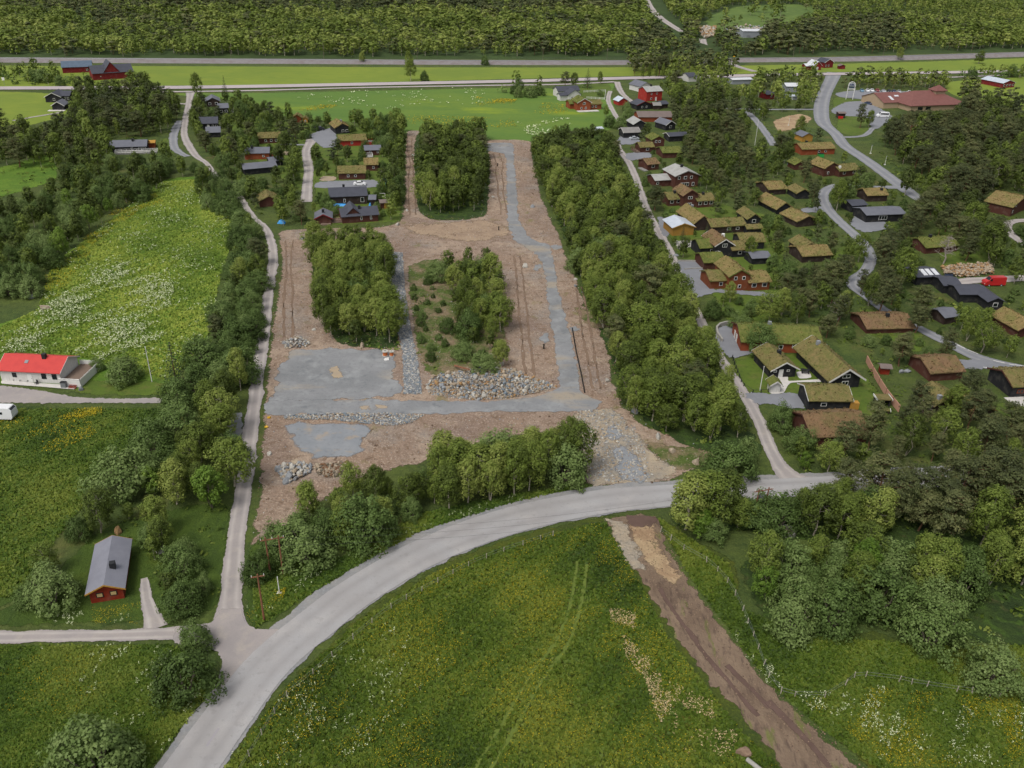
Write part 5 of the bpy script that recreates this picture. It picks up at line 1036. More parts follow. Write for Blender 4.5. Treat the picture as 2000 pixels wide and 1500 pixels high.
# low undergrowth: one mass of leaf clumps below woods and along verges
def undergrowth():
    cs, ns, ss, ts = [], [], [], []
    for poly, den, h in (([(612,485),(745,472),(756,540),(770,610),(785,685),(660,680),(622,610)], .55, .9), ([(795,520),(850,505),(968,515),(985,600),(995,700),(960,725),(850,742),(815,700),(800,600)], .3, .7), ([(815,262),(948,268),(952,420),(890,432),(830,425),(812,400)], .4, .9), ([(1040,285),(1195,270),(1222,345),(1280,470),(1380,680),(1450,790),(1480,880),(1420,885),(1270,845),(1205,745),(1130,545),(1060,360)], .45, .9), ([(1440,1100),(1560,1085),(1760,1075),(2100,1090),(2100,1270),(1880,1255),(1640,1215),(1500,1215)], .9, .8), ([(1310,1000),(1500,985),(2100,960),(2100,1090),(1720,1090),(1500,1045),(1330,1035)], .9, .8), ([(150,1180),(190,1030),(300,960),(440,960),(450,1060),(420,1180),(330,1205),(260,1060)], .7, .6), ([(380,345),(470,410),(512,480),(515,560),(490,720),(470,790),(330,795),(400,690),(430,600),(450,480)], .8, .8), ([(845,935),(1060,905),(1130,890),(1140,940),(1000,970),(860,1010)], .9, .7), ([(490,1070),(560,1040),(820,950),(850,1000),(700,1080),(600,1120),(500,1140)], .8, .6), ([(1500,550),(1660,560),(1800,650),(1800,830),(2050,830),(2050,900),(1700,915),(1560,930),(1520,860),(1700,860),(1700,690),(1500,640)], .6, .8), ([(1310,215),(1480,220),(1600,260),(1600,400),(1690,500),(1650,560),(1480,470),(1350,370),(1320,300)], .22, 1.1), ([(1720,265),(1900,230),(2050,300),(2050,700),(1870,670),(1720,560),(1720,400)], .25, 1.1), ([(0,260),(350,180),(350,330),(120,560),(0,570)], .3, 1.0), ([(390,200),(580,250),(620,440),(500,420),(400,300)], .22, 1.0)):
        W = wpoly(poly); xs = [p[0] for p in W]; ys = [p[1] for p in W]
        for _ in range(int((max(xs)-min(xs))*(max(ys)-min(ys))*den*.5)):
            x = random.uniform(min(xs), max(xs)); y = random.uniform(min(ys), max(ys))
            if not inpoly(x, y, W): continue
            if math.sin(x*.5)+math.sin(y*.37+x*.21)+random.gauss(0, .8) < -.2: continue
            px, py = proj(x, y, .4)
            if blocked(px, py) and not (inpoly(px, py, E1) and py < 760 and den < .6): continue
            k = 5; d = rng.normal(0, 1, (k, 3)); d[:,2] = abs(d[:,2]); d /= np.linalg.norm(d, axis=1)[:,None]
            R = random.uniform(.3, 1)*h; cs.append(np.array([x, y, hgt(y)+.1])+d*R*np.array([1.1, 1.1, .9])); n = d+np.array([0, 0, .7]); ns.append(n/np.linalg.norm(n, axis=1)[:,None]); ss.append(np.full(k, R*.9)*rng.uniform(.6, 1.1, k)); ts.append(np.full(k, random.gauss(.42, .17)))
    c = np.concatenate(cs); me = quadmesh('undergrowth', quads(c, np.concatenate(ns), np.concatenate(ss), rng), [MAT['l_under']], np.concatenate(ts))
    tag(link('undergrowth', me), 'low green scrub and saplings covering the ground under the trees', 'undergrowth', kind='stuff')
undergrowth()
# ------------------------------------------------------------------ rocks
import bmesh
def rockmesh(i, mat):
    r = np.random.default_rng(40+i); b = bmesh.new(); bmesh.ops.create_icosphere(b, subdivisions=2, radius=1)
    pl = [(Vector(r.normal(0, 1, 3)).normalized(), r.uniform(.55, .85)) for _ in range(9)]
    for v in b.verts:
        for n, d in pl:
            k = v.co.dot(n)
            if k > d: v.co -= n*(k-d)
        v.co = Vector((v.co.x*1.15, v.co.y*.95, v.co.z*.8))
    me = bpy.data.meshes.new('boulder'); b.to_mesh(me); b.free(); me.materials.append(MAT[mat]); return me
ROCK = {m: [rockmesh(i+10*j, m) for i in range(3)] for j, m in enumerate(('rock_grey', 'rock_tan', 'rock_rust', 'rock_pale', 'rock_blue'))}
RW = dict(rock_grey='grey', rock_tan='tan', rock_rust='rust-brown', rock_pale='pale', rock_blue='bluish')
def rock(x, y, z, s, mat, label, group=None):
    o = link('boulder', random.choice(ROCK[mat])); o.location = (x, y, hgt(y)+z); o.rotation_euler = [random.uniform(0, 6.28) for _ in range(3)]; o.scale = (s, s*random.uniform(.8, 1.1), s*random.uniform(.75, 1)); tag(o, label, 'boulder', group)
def rubble(name, poly, n, smin, smax, mats, zf, label, cat='rubble', excl=()):
    """one mass of small angular stones"""
    W = wpoly(poly); xs = [p[0] for p in W]; ys = [p[1] for p in W]; VV = []; mi = []
    base = np.array([(1, 1, 1), (1, -1, -1), (-1, 1, -1), (-1, -1, 1)], float)/1.7
    oc = np.array([(1, 0, 0), (-1, 0, 0), (0, 1, 0), (0, -1, 0), (0, 0, 1), (0, 0, -1)], float)
    tri = [(0, 2, 4), (2, 1, 4), (1, 3, 4), (3, 0, 4), (2, 0, 5), (1, 2, 5), (3, 1, 5), (0, 3, 5)]
    c = 0
    while c < n:
        x = random.uniform(min(xs), max(xs)); y = random.uniform(min(ys), max(ys))
        if not inpoly(x, y, W): continue
        c += 1
        if excl:
            u = proj(x, y, 0)
            if any(inpoly(u[0], u[1], E) for E in excl): continue
        s = random.uniform(smin, smax)*random.uniform(.6, 1.2)
        q = Matrix.Rotation(random.uniform(0, 6.28), 3, Vector(rng.normal(0, 1, 3)).normalized()); P = (oc*rng.uniform(.65, 1.25, (6, 3)))@np.array(q).T*s*np.array([1, 1, .8])
        P = P+np.array([x, y, hgt(y)+zf(x, y)+s*.3]); VV.append(P[np.array(tri).ravel()]); mi += [random.randrange(len(mats))]*8
    V = np.concatenate(VV); me = quadmesh(name, V, [MAT[m] for m in mats], rng.uniform(0, 1, len(V)//3), mi=np.array(mi), per=3)
    return tag(link(name, me), label, cat, kind='stuff')
def pile(poly, n, smin, smax, hmax, mats, words, group, fill):
    W = wpoly(poly); Wn = np.array(W); cen = Wn.mean(0); xs = Wn[:,0]; ys = Wn[:,1]; pts = []
    ex = (xs.max()-xs.min())/2; ey = (ys.max()-ys.min())/2
    hf = lambda x, y: hmax*max(0, 1-abs((x-cen[0])/ex)**2.2-abs((y-cen[1])/ey)**2)
    rubble('rubble', poly, fill, smin*.35, smin*1.1, mats, lambda x, y: hf(x, y)*random.uniform(.5, 1), 'smaller broken stones filling '+words, 'rubble')
    k = 0; tr = 0
    while k < n and tr < 40000:
        tr += 1; x = random.uniform(xs.min(), xs.max()); y = random.uniform(ys.min(), ys.max())
        if not inpoly(x, y, W): continue
        s = random.uniform(smin, smax)*random.choice((.7, .85, 1, 1.15)); 
        if any((x-a)**2+(y-b)**2 < (.62*(s+c))**2 for a, b, c in pts): continue
        pts.append((x, y, s)); m = random.choice(mats); k += 1
        fx = (x-xs.min())/(2*ex); fy = (y-ys.min())/(2*ey)
        lb = f"{'large' if s > .9*smax else 'middle sized' if s > smin*1.25 else 'small'} {RW[m]} boulder, {['far left', 'left', 'middle', 'right', 'far right'][min(4, int(fx*5))]} {['front', 'centre', 'back'][min(2, int(fy*3))]} of {words}"
        rock(x, y, hf(x, y)+s*.25, s, m, lb, group)
pile([(832,752),(850,735),(885,728),(925,722),(960,716),(1000,722),(1030,738),(1075,748),(1088,756),(1050,768),(985,780),(930,782),(870,776),(838,770)], 225, .26, .66, .9, ['rock_grey', 'rock_tan', 'rock_pale', 'rock_blue', 'rock_grey', 'rock_tan', 'rock_pale', 'rock_tan', 'rock_rust'], 'the big boulder pile', 'boulders of the big pile', 6000)
pile([(541,912),(575,906),(608,908),(606,925),(580,938),(562,946),(545,930)], 34, .4, .75, .9, ['rock_grey', 'rock_pale', 'rock_grey', 'rock_tan'], 'the small pile by the gravel road', 'boulders of the small lower pile', 300)
pile([(548,668),(585,658),(605,668),(602,678),(560,682)], 18, .35, .6, .8, ['rock_tan', 'rock_pale', 'rock_grey'], 'the little pile above the gravel pad', 'boulders of the little upper pile', 200)
rubble('rubble', [(755,494),(786,494),(790,560),(800,630),(815,700),(824,770),(790,770),(786,690),(770,610),(757,540)], 7500, .1, .28, ['rock_grey', 'rock_blue', 'rock_pale', 'rock_grey'], lambda x, y: .12, 'long narrow bed of grey crushed rock between two woods')
rubble('rubble', [(555,812),(640,808),(760,808),(830,812),(800,828),(760,832),(640,820),(555,820)], 1500, .12, .32, ['rock_grey', 'rock_pale', 'rock_blue', 'rock_tan'], lambda x, y: .1, 'thin band of crushed stone along the gravel road edge')
rubble('rubble', [(1360,54),(1400,52),(1395,72),(1375,76)], 260, .8, 1.8, ['rock_tan', 'rock_pale', 'rock_rust'], lambda x, y: .6, 'pale heap of quarry stone beside the far forest road')
rubble('rubble', [(1412,60),(1450,50),(1505,54),(1500,66),(1488,70),(1440,74)], 200, .8, 1.6, ['rock_tan', 'rock_pale', 'rock_grey'], lambda x, y: .5, 'scattered quarry stones around the far grey hall')
rubble('rubble', [(1318,472),(1350,470),(1354,482),(1325,488)], 500, .12, .35, ['rock_pale', 'rock_pale', 'rock_grey'], lambda x, y: .05, 'bed of white stones in a garden by the forest lane')
rubble('rubble', [(614,912),(640,908),(678,908),(682,918),(650,934),(622,928)], 420, .18, .5, ['bark_pine', 'rock_tan', 'bark_willow'], lambda x, y: .5*random.random(), 'heap of brown stumps and roots beside the small boulder pile', 'stumps')
rubble('log_pile', [(1840,525),(1870,520),(1935,518),(1940,535),(1890,542),(1845,540)], 900, .25, .6, ['rock_tan', 'rock_rust', 'rock_tan'], lambda x, y: .9*random.random(), 'long tan heap of felled timber and chips by the red van', 'log pile')
PADS = [[(560,676),(782,690),(795,780),(1085,768),(1060,500),(985,440),(985,275),(1008,275),(1016,430),(1040,466),(1078,480),(1112,640),(1145,768),(1200,790),(1150,812),(840,815),(515,815),(515,780),(545,700)], [(545,826),(735,825),(725,890),(600,912)]]
# scattered debris over the cleared soil
rubble('stones', [(545,452),(740,443),(778,432),(793,256),(822,256),(820,400),(850,428),(940,420),(938,290),(1036,276),(1045,320),(1062,390),(1125,540),(1195,680),(1225,795),(1270,835),(1395,880),(1290,946),(1145,947),(1130,870),(930,870),(700,940),(535,1045),(490,1068),(508,860),(532,620)], 7500, .05, .17, ['rock_pale', 'rock_tan', 'rock_grey', 'bark_birch', 'bark_pine'], lambda x, y: .05, 'loose stones, wood chips and roots strewn over the cleared soil', 'stones', PADS)
rubble('stones', [(1128,803),(1195,800),(1240,835),(1260,885),(1278,940),(1155,942),(1130,870)], 1500, .07, .3, ['rock_pale', 'rock_tan', 'rock_grey'], lambda x, y: .06, 'broken stones littering the steep dirt track', 'stones')
for px, py, s, m, lb in ((90, 603, 1.5, 'rock_tan', 'big flat boulder at the left edge of the flower meadow'), (50, 575, 1.2, 'rock_tan', 'rough boulder in the scrub left of the meadow edge'), (62, 582, 1.0, 'rock_grey', 'grey boulder close to the rough meadow boulder'), (10, 563, .9, 'rock_grey', 'small grey rock at the left picture edge'), (807, 305, .9, 'rock_pale', 'white boulder in the bare strip left of the top wood'), (795, 412, .7, 'rock_pale', 'pale rock low in the bare strip'), (776, 440, .9, 'rock_pale', 'white flat rock at the bend of the bare strip'), (963, 386, .7, 'rock_pale', 'pale rock right of the top wood'), (1026, 522, 1.0, 'rock_pale', 'rough pale rock left of the new gravel road'), (1040, 405, .8, 'rock_grey', 'flat grey rock right of the new gravel road'), (1124, 546, .6, 'rock_pale', 'upright pale rock at the long wood edge'), (1124, 560, .6, 'rock_grey', 'grey rock below the upright pale rock'), (591, 467, .9, 'rock_grey', 'lone grey rock on the left bare strip'), (613, 645, .6, 'rock_pale', 'white rock at the lower end of the left bare strip'), (526, 888, .6, 'rock_pale', 'white round stone beside the gravel road'), (1186, 745, .7, 'rock_pale', 'white stone near the end of the gravel road'), (978, 702, .9, 'rock_tan', 'tan boulder above the big pile'), (980, 713, .8, 'rock_pale', 'pale boulder above the big pile'), (707, 678, 1.0, 'rock_tan', 'half buried boulder behind the gravel pad'), (158, 762, .7, 'rock_grey', 'grey stone on the lawn in front of the white house'), (232, 1040, .9, 'rock_rust', 'lichen covered boulder above the red cabin'), (312, 1080, .7, 'rock_pale', 'pale rock right of the red cabin roof'), (1320, 500, .8, 'rock_grey', 'grey rock by the forest lane garden'), (1240, 805, .9, 'rock_grey', 'grey boulder at the foot of the long wood'), (1285, 855, .9, 'rock_pale', 'pale slab below the long wood'), (1312, 882, .9, 'rock_tan', 'tan slab on the rough slope beside the dirt track'), (1360, 905, 1.0, 'rock_tan', 'broad tan rock beside the corner willow')):
    g = G(px, py); rock(g.x, g.y, s*.2, s, m, lb)
for px, py in ((1760, 728), (1772, 727)):
    g = G(px, py); rock(g.x, g.y, .2, .8, 'rock_grey', ('left' if px < 1765 else 'right')+' grey rock behind the little leaning shed')
# ------------------------------------------------------------------ poles, lamps, signs
def wpost(px, py): g = G(px, py); return g
def utility(px, py, h, label, double=False, group=None, yaw=0.3, xform=False):
    o = empty('utility_pole', G(px, py), yaw, label, 'utility pole', group)
    for x in ((-.9, .9) if double else (0,)):
        m = MB(); m.bar((x, 0, -.3), (x, 0, h), .15, .1, 8); m.build('post', MAT['pole_wood'], o)
    m = MB(); w = 1.7 if double else .9; m.box(-w, w, -.06, .06, h-.5, h-.35); c = m.build('crossarm', MAT['pole_wood'], o)
    m = MB()
    for x in (-w+.1, 0, w-.1): m.bar((x, 0, h-.35), (x, 0, h-.05), .06, .04, 6)
    m.build('insulator', MAT['white'], c)
    if xform:
        m = MB(); m.box(-.5, .5, -.3, .3, h-2.4, h-1.3); m.build('transformer', MAT['metal_grey'], o)
    return o
utility(516, 1211, 8.2, 'single brown wooden utility pole on the verge by the main road junction')
utility(541, 1124, 7.2, 'double brown wooden pole against the big smooth willow', True)
utility(1480, 1018, 6.6, 'double wooden pole carrying a transformer among the roadside birches', True, xform=True)
utility(1775, 285, 9, 'wooden pole with crossarm among the pines below the shopping building', True)
A0 = G(541, 1124)+Vector((0, 0, 6.9)); B0 = G(1480, 1018)+Vector((0, 0, 6.4)); m = MB()
for k in (-1.6, 0, 1.6):
    pts = [A0.lerp(B0, i/24)+Vector((k*.35, k, -2.2*4*(i/24)*(1-i/24))) for i in range(25)]
    for i in range(24): m.bar(pts[i], pts[i+1], .014, n=4, cap=False)
tag(m.build('power_line', MAT['metal_dark']), 'three sagging dark wires spanning the main road', 'power line')
def lamp(px, py, h, label, head=True):
    o = empty('street_lamp', G(px, py), 0, label, 'street lamp'); m = MB(); m.bar((0, 0, 0), (0, 0, h), .09, .06, 8); m.box(-.35, .35, -.25, .25, 0, .25); m.build('post', MAT['white'], o)
    if head: m = MB(); m.box(-.15, .5, -.12, .12, h, h+.12); m.build('lamp_head', MAT['metal_grey'], o)
lamp(546, 1160, 3.2, 'short white post with concrete foot beside the brown utility pole', False)
for px, py, h, lb in ((1728, 322, 3.5, 'low lamp with white head along the upper village road'), (1700, 300, 3.5, 'lamp with white head above the upper village road bend'), (1540, 245, 3.5, 'small white topped post beside the village road lawn')): lamp(px, py, h, lb)
def flagpole(px, py, h, label):
    o = empty('flagpole', G(px, py), 0, label, 'flagpole'); m = MB(); m.bar((0, 0, 0), (0, 0, h), .1, .06, 8); m.build('pole', MAT['white'], o); m = MB(); m.bar((0, 0, h), (0, 0, h+.18), .11, .05, 8); m.build('finial', MAT['white'], o)
flagpole(297, 746, 8.0, 'white flagpole on the lawn between white house and spruce'); flagpole(1484, 763, 5.6, 'white flagpole leaning before the black cabin with white gable boards'); flagpole(1474, 284, 10.5, 'tall white flagpole beside the angled asphalt lane'); flagpole(777, 330, 4.8, 'white flagpole on the lawn right of the stepped turf house')
# railway masts
for i, px in enumerate((-60, 129, 452, 633, 815, 1060, 1185, 1548, 1724, 1895)):
    py = np.interp(px, [q[0] for q in RAIL], [q[1] for q in RAIL])-2.5
    o = empty('telegraph_pole', G(px, py), 0, 'thin railway pole, '+['first', 'second', 'third', 'fourth', 'fifth', 'sixth', 'seventh', 'eighth', 'ninth', 'tenth'][i]+' from the left along the track', 'pole', 'poles along the railway')
    m = MB(); m.bar((0, 0, 0), (0, 0, 8.5), .13, .08, 6); m.build('post', MAT['bark_willow'], o); m = MB(); m.box(-.8, .8, -.05, .05, 7.9, 8.05); m.build('crossarm', MAT['bark_willow'], o)
# portal sign
g0, g1 = G(1652, 194), G(1665, 194.5); Ls = (g1-g0).length; o = empty('portal_sign', g0, math.atan2(g1.y-g0.y, g1.x-g0.x), 'tall white arched sign portal on two legs at the car park entrance', 'sign')
for x in (0, Ls): m = MB(); m.box(x-.16, x+.16, -.12, .12, 0, 8.0); m.build('leg', MAT['white'], o)
m = MB(); n = 12
for i in range(n):
    a, b = PI*i/n, PI*(i+1)/n; R = Ls/2; m.bar((R-R*math.cos(a), 0, 7.9+R*.8*math.sin(a)), (R-R*math.cos(b), 0, 7.9+R*.8*math.sin(b)), .17, n=6)
m.build('arch', MAT['white'], o)
m = MB(); m.box(.2, Ls-.2, -.06, .06, 7.0, 8.9); p = m.build('emblem_panel', MAT['c_silver'], o)
m = MB(); m.add([(.5, -.08, 7.6), (1.0, -.08, 8.5), (1.5, -.08, 7.9), (2.1, -.08, 8.7), (Ls-.5, -.08, 7.6)], [(0, 1, 2, 3, 4)]); m.box(.4, Ls-.4, -.09, -.07, 7.15, 7.4); m.build('emblem', MAT['c_navy'], p)
m = MB(); m.box(.2, Ls-.2, -.06, .06, 6.2, 6.75); m.build('name_board', MAT['c_navy'], o); m = MB(); m.box(-.2, Ls+.4, -.06, .06, 5.2, 5.9); b2 = m.build('name_board', MAT['white'], o)
m = MB(); [m.box(.3+i*.42, .58+i*.42, -.09, -.065, 5.35, 5.75) for i in range(int((Ls-.5)/.42))]; m.build('lettering', MAT['c_navy'], b2)
for px, py, hh, c, lb in ((9, 166, 3.6, 'white', 'small square white sign at the left end of the highway'), (1433, 117, 3.2, 'c_yellow', 'yellow and orange crossing sign by the railway crossing')):
    o = empty('road_sign', G(px, py), 0, lb, 'sign'); m = MB(); m.bar((0, 0, 0), (0, 0, hh), .08, n=6); m.build('post', MAT['metal_grey'], o); m = MB(); m.box(-.7, .7, -.12, -.06, hh-1.2, hh+.3); m.build('sign_face', MAT[c], o)
o = empty('sign_board', G(1641, 234), 0, 'red board standing in front of the open brown kiosk', 'sign'); m = MB(); m.box(-1.2, 1.2, -.06, .06, .5, 1.8); m.build('board', MAT['c_red'], o)
for x in (-1, 1): m = MB(); m.bar((x, 0, 0), (x, 0, .6), .06); m.build('leg', MAT['metal_dark'], o)
# standpipes
sp = MB(); sp.bar((0, 0, 0), (0, 0, 1.1), .16, .16, 8); sp.bar((0, 0, 1.1), (0, 0, 1.25), .2, .2, 8); spm = sp.mesh('standpipe', MAT['rubber'])
for px, py, lb in ((1062, 682, 'black standpipe on bare soil left of the lower gravel road'), (972, 325, 'black standpipe on bare soil right of the top wood'), (974, 450, 'black standpipe near the bend of the new gravel road'), (1463, 238, 'black bin post on the grass by the angled asphalt lane')):
    o = link('standpipe', spm); o.location = G(px, py); tag(o, lb, 'standpipe')
m = MB(); pts = [G(1116, 642), G(1119, 660), G(1124, 690), G(1133, 730), G(1140, 768)]
for i in range(4): m.bar(pts[i]+Vector((.2, 0, .22)), pts[i+1]+Vector((.2, 0, .22)), .13, n=6, cap=i in (0, 3))
tag(m.build('cable_pipe', MAT['rubber']), 'long black cable pipe lying along the right edge of the gravel road', 'pipe')
# cable reels
def reel(px, py, R, h, label):
    o = empty('cable_reel', G(px, py), 0, label, 'cable reel', 'cable reels on the gravel pad')
    for z in (0, h-.12): m = MB(); m.bar((0, 0, z+.1), (0, 0, z+.22), R, n=24); m.build('flange', MAT['rock_pale'], o)
    m = MB(); m.bar((0, 0, .22), (0, 0, h-.02), R*.72, n=24); m.build('cable', MAT['c_orange'], o); m = MB(); m.bar((0, 0, h+.1), (0, 0, h+.13), R*.25, n=12); m.build('hub', MAT['metal_dark'], o)
reel(752.5, 695, .72, 1.15, 'larger orange and white cable reel on the gravel pad'); reel(765, 695.5, .58, 1.15, 'smaller orange and white cable reel right of the larger one')
m = MB(); m.box(-.5, .5, -.4, .4, .1, .3); m.box(-.3, .6, .1, .5, .3, .42); o = m.build('sack', MAT['white']); o.location = G(755, 704); o.rotation_euler.z = .4; tag(o, 'crumpled white sack in front of the cable reels', 'sack')
for px, py, lb in ((526, 817, 'upper yellow marker bag at the edge of the gravel road'), (520.5, 835, 'lower yellow marker bag at the edge of the gravel road')):
    o = link('marker_bag', random.choice(ROCK['rock_pale']).copy()); o.data.materials[0] = MAT['c_yellow']; o.location = G(px, py)+Vector((0, 0, .2)); o.scale = (.4, .3, .3); tag(o, lb, 'bag')
m = MB(); m.bar(G(888, 719)+Vector((0, 0, .6)), G(917, 738)+Vector((0, 0, 2.0)), .22, .15, 8); tag(m.build('log', MAT['pole_wood']), 'long brown log lying across the top of the big boulder pile', 'log')
# concrete ring
o = empty('concrete_ring', G(1538, 1042), 0, 'round grey concrete ring lying among the lower right trees', 'concrete ring'); m = MB(); n = 20
vs = []; 
for R, z in ((1.35, 0), (1.35, .8), (.95, .8), (.95, .1)): vs += [(R*math.cos(2*PI*i/n), R*math.sin(2*PI*i/n), z) for i in range(n)]
m.add(vs, [(k*n+i, k*n+(i+1)%n, (k+1)*n+(i+1)%n, (k+1)*n+i) for k in range(3) for i in range(n)]); m.build('ring', MAT['concrete'], o); m = MB(); m.bar((0, 0, .02), (0, 0, .12), .95, n=20); m.build('rubble_fill', MAT['rock_tan'], o)
# ------------------------------------------------------------------ vehicles
def vehicle(name, px, py, yaw, L, W, prof, glassp, col, label, cat, group=None, wr=.33, wx=None, lights=True):
    o = empty(name, G(px, py)+Vector((0, 0, .12)), yaw, label, cat, group)
    m = MB(); n = len(prof)
    # body: tapered towards the roof
    top = max(z for _, z in prof)
    vs = []
    for s in (-1, 1):
        for x, z in prof: vs.append((x-L/2, s*W/2*(1-.16*max(0, (z-.5*top)/(.5*top))), z))
    m.add(vs, [(i, (i+1)%n, n+(i+1)%n, n+i) for i in range(n)]+[tuple(range(n-1, -1, -1)), tuple(range(n, 2*n))])
    me = recalc(m.mesh('body', MAT[col])); body = link('body', me, o); bv = body.modifiers.new('bevel', 'BEVEL'); bv.width = .06; bv.segments = 2; bv.limit_method = 'ANGLE'
    for k, (pts, kind) in enumerate(glassp):
        m = MB()
        if kind == 's':
            for s in (-1, 1):
                q = [(x-L/2, s*(W/2*(1-.16*max(0, (z-.5*top)/(.5*top)))+.012), z) for x, z in pts]; m.add(q, [tuple(range(len(q)))])
        else:
            (x0, z0), (x1, z1) = pts; q = []; f = .42
            nx, nz = (z1-z0), -(x1-x0); l = math.hypot(nx, nz); sg = 1 if kind == 'f' else -1; nx, nz = nx/l*.015*-sg, nz/l*.015*-sg
            if nz < 0: nx, nz = -nx, -nz
            for x, z in ((x0, z0), (x1, z1)):
                ww = W*f*(1-.16*max(0, (z-.5*top)/(.5*top))); q += [(x-L/2+nx, -ww, z+nz), (x-L/2+nx, ww, z+nz)]
            m.add(q, [(0, 1, 3, 2)])
        m.build('window' if kind == 's' else 'windscreen', MAT['glass'], o)
    for x in (wx or (L*.2, L*.79)):
        for s in (-1, 1):
            m = MB(); m.bar((x-L/2, s*(W/2-.2), wr-.12), (x-L/2, s*(W/2+.02), wr-.12), wr, n=14); w = m.build('wheel', MAT['rubber'], o); m = MB(); m.bar((x-L/2, s*(W/2+.02), wr-.12), (x-L/2, s*(W/2+.035), wr-.12), wr*.6, n=10); m.build('rim', MAT['c_silver'], w)
    if lights:
        for s in (-1, 1): m = MB(); m.box(L/2-.06, L/2+.02, s*W*.36-.16, s*W*.36+.16, .55, .72); m.build('headlight', MAT['white'], o)
    return o
CARP = [(0, .15), (0, .75), (.25, .95), (.75, 1.02), (1.35, 1.42), (2.6, 1.45), (3.4, 1.0), (4.2, .85), (4.4, .65), (4.4, .15)]
CARG = [([(.95, 1.03), (1.42, 1.36), (2.55, 1.39), (3.2, 1.02)], 's'), ([(2.66, 1.42), (3.36, 1.03)], 'f'), ([(.8, 1.06), (1.3, 1.39)], 'b')]
VANP = [(0, .2), (0, 2.3), (.15, 2.45), (4.3, 2.45), (5.1, 1.55), (5.8, 1.3), (6.0, .9), (6.0, .2)]
VANG = [([(4.1, 1.45), (4.1, 2.1), (4.45, 2.1), (4.95, 1.5)], 's'), ([(4.4, 2.34), (5.05, 1.62)], 'f')]
BUSG = [([(.4, 1.35), (.4, 2.05), (4.4, 2.05), (4.85, 1.45)], 's'), ([(4.4, 2.34), (5.05, 1.62)], 'f')]
vehicle('van', 1939, 557, PI+.1, 6.0, 2.0, VANP, VANG, 'c_red', 'bright red delivery van parked on the lane beside the log heap', 'van')
vehicle('minibus', 1723, 229, .05+PI, 6.2, 2.1, VANP, BUSG, 'c_white', 'white minibus parked in front of the shopping building', 'minibus')
vehicle('parked_car', 703, 362, .08, 4.5, 1.8, CARP, CARG, 'c_white', 'white car parked behind the charcoal roofed house', 'car')
cc = [(1683, 179, 'c_blue', 'light blue car at the left end of the parked row'), (1694, 179, 'c_white', 'white car between light blue and tall white cars'), (1702.5, 178.5, 'c_white', 'tall white car left of the maroon car'), (1713, 178.5, 'c_maroon', 'maroon car in the parked row'), (1725, 180, 'c_silver', 'silver car right of the maroon car'), (1736, 180, 'c_black', 'black car in the parked row'), (1745.5, 180.5, 'c_navy', 'dark blue car right of the black car'), (1755, 181, 'c_silver', 'silver car at the right end of the parked row'), (1775, 182.5, 'c_white', 'white car parked apart beyond the row')]
for px, py, c, lb in cc: vehicle('parked_car', px, py, -PI/2-.15, 4.4, 1.8, CARP, CARG, c, lb, 'car', 'cars in the parked row')
vehicle('parked_car', 1696, 204, -PI/2+.5, 4.4, 1.8, CARP, CARG, 'c_navy', 'dark blue car alone beside the lone pine on the car park', 'car')
vehicle('pickup', 624, 255, .4, 4.6, 1.9, [(0, .3), (0, 1.5), (2.2, 1.6), (2.4, 1.75), (3.2, 1.7), (3.7, 1.1), (4.5, .95), (4.6, .3)], CARG[1:2], 'c_black', 'dark pickup with covered bed at the gravel yard entrance', 'pickup')
vehicle('parked_car', 1238, 273, .3, 4.2, 1.8, CARP, CARG, 'c_silver', 'silver car beside the black weathered roof cabin', 'car')
vehicle('caravan', 2, 818, 0, 6.0, 2.2, [(0, .4), (0, 2.5), (.3, 2.75), (5.5, 2.75), (5.95, 2.2), (6.0, .9), (5.7, .4)], [([(3.3, 1.5), (3.3, 1.95), (4.2, 1.95), (4.2, 1.5)], 's'), ([(5.6, 2.62), (5.92, 2.25)], 'f')], 'c_white', 'white caravan parked on grass at the left picture edge', 'caravan', wx=(2.9,), lights=False)
# ------------------------------------------------------------------ garden things
def box_thing(name, px, py, parts, label, cat, yaw=0, group=None):
    o = empty(name, G(px, py), yaw, label, cat, group)
    for nm, mt, bs in parts:
        m = MB()
        for b in bs: m.box(*b)
        m.build(nm, MAT[mt], o)
    return o
o = empty('trampoline', G(758, 352), 0, 'round black trampoline on the lawn beside the white car', 'trampoline'); m = MB(); m.bar((0, 0, .8), (0, 0, .86), 1.9, n=24); m.build('jumping_mat', MAT['metal_dark'], o); m = MB()
for i in range(24): a, b = 2*PI*i/24, 2*PI*(i+1)/24; m.bar((2*math.cos(a), 2*math.sin(a), .82), (2*math.cos(b), 2*math.sin(b), .82), .12, n=5)
m.build('frame', MAT['c_blue'], o)
for i in range(6): a = i*PI/3; m = MB(); m.bar((1.9*math.cos(a), 1.9*math.sin(a), 0), (1.9*math.cos(a), 1.9*math.sin(a), .8), .05); m.build('leg', MAT['metal_grey'], o)
o = empty('trampoline', G(763, 367), 0, 'square teal framed trampoline with netting in front of the round one', 'trampoline'); m = MB(); m.box(-1.3, 1.3, -1.2, 1.2, .6, .66); m.build('jumping_mat', MAT['metal_dark'], o); m = MB(); m.box(-1.6, 1.6, -1.5, -1.25, .55, .72); m.box(-1.6, 1.6, 1.25, 1.5, .55, .72); m.box(-1.6, -1.35, -1.25, 1.25, .55, .72); m.box(1.35, 1.6, -1.25, 1.25, .55, .72); m.build('frame', MAT['c_teal'], o)
for x in (-1.5, 1.5):
    for y in (-1.4, 1.4): m = MB(); m.bar((x, y, 0), (x, y, 2.3), .06); m.build('post', MAT['c_teal'], o)
m = MB()
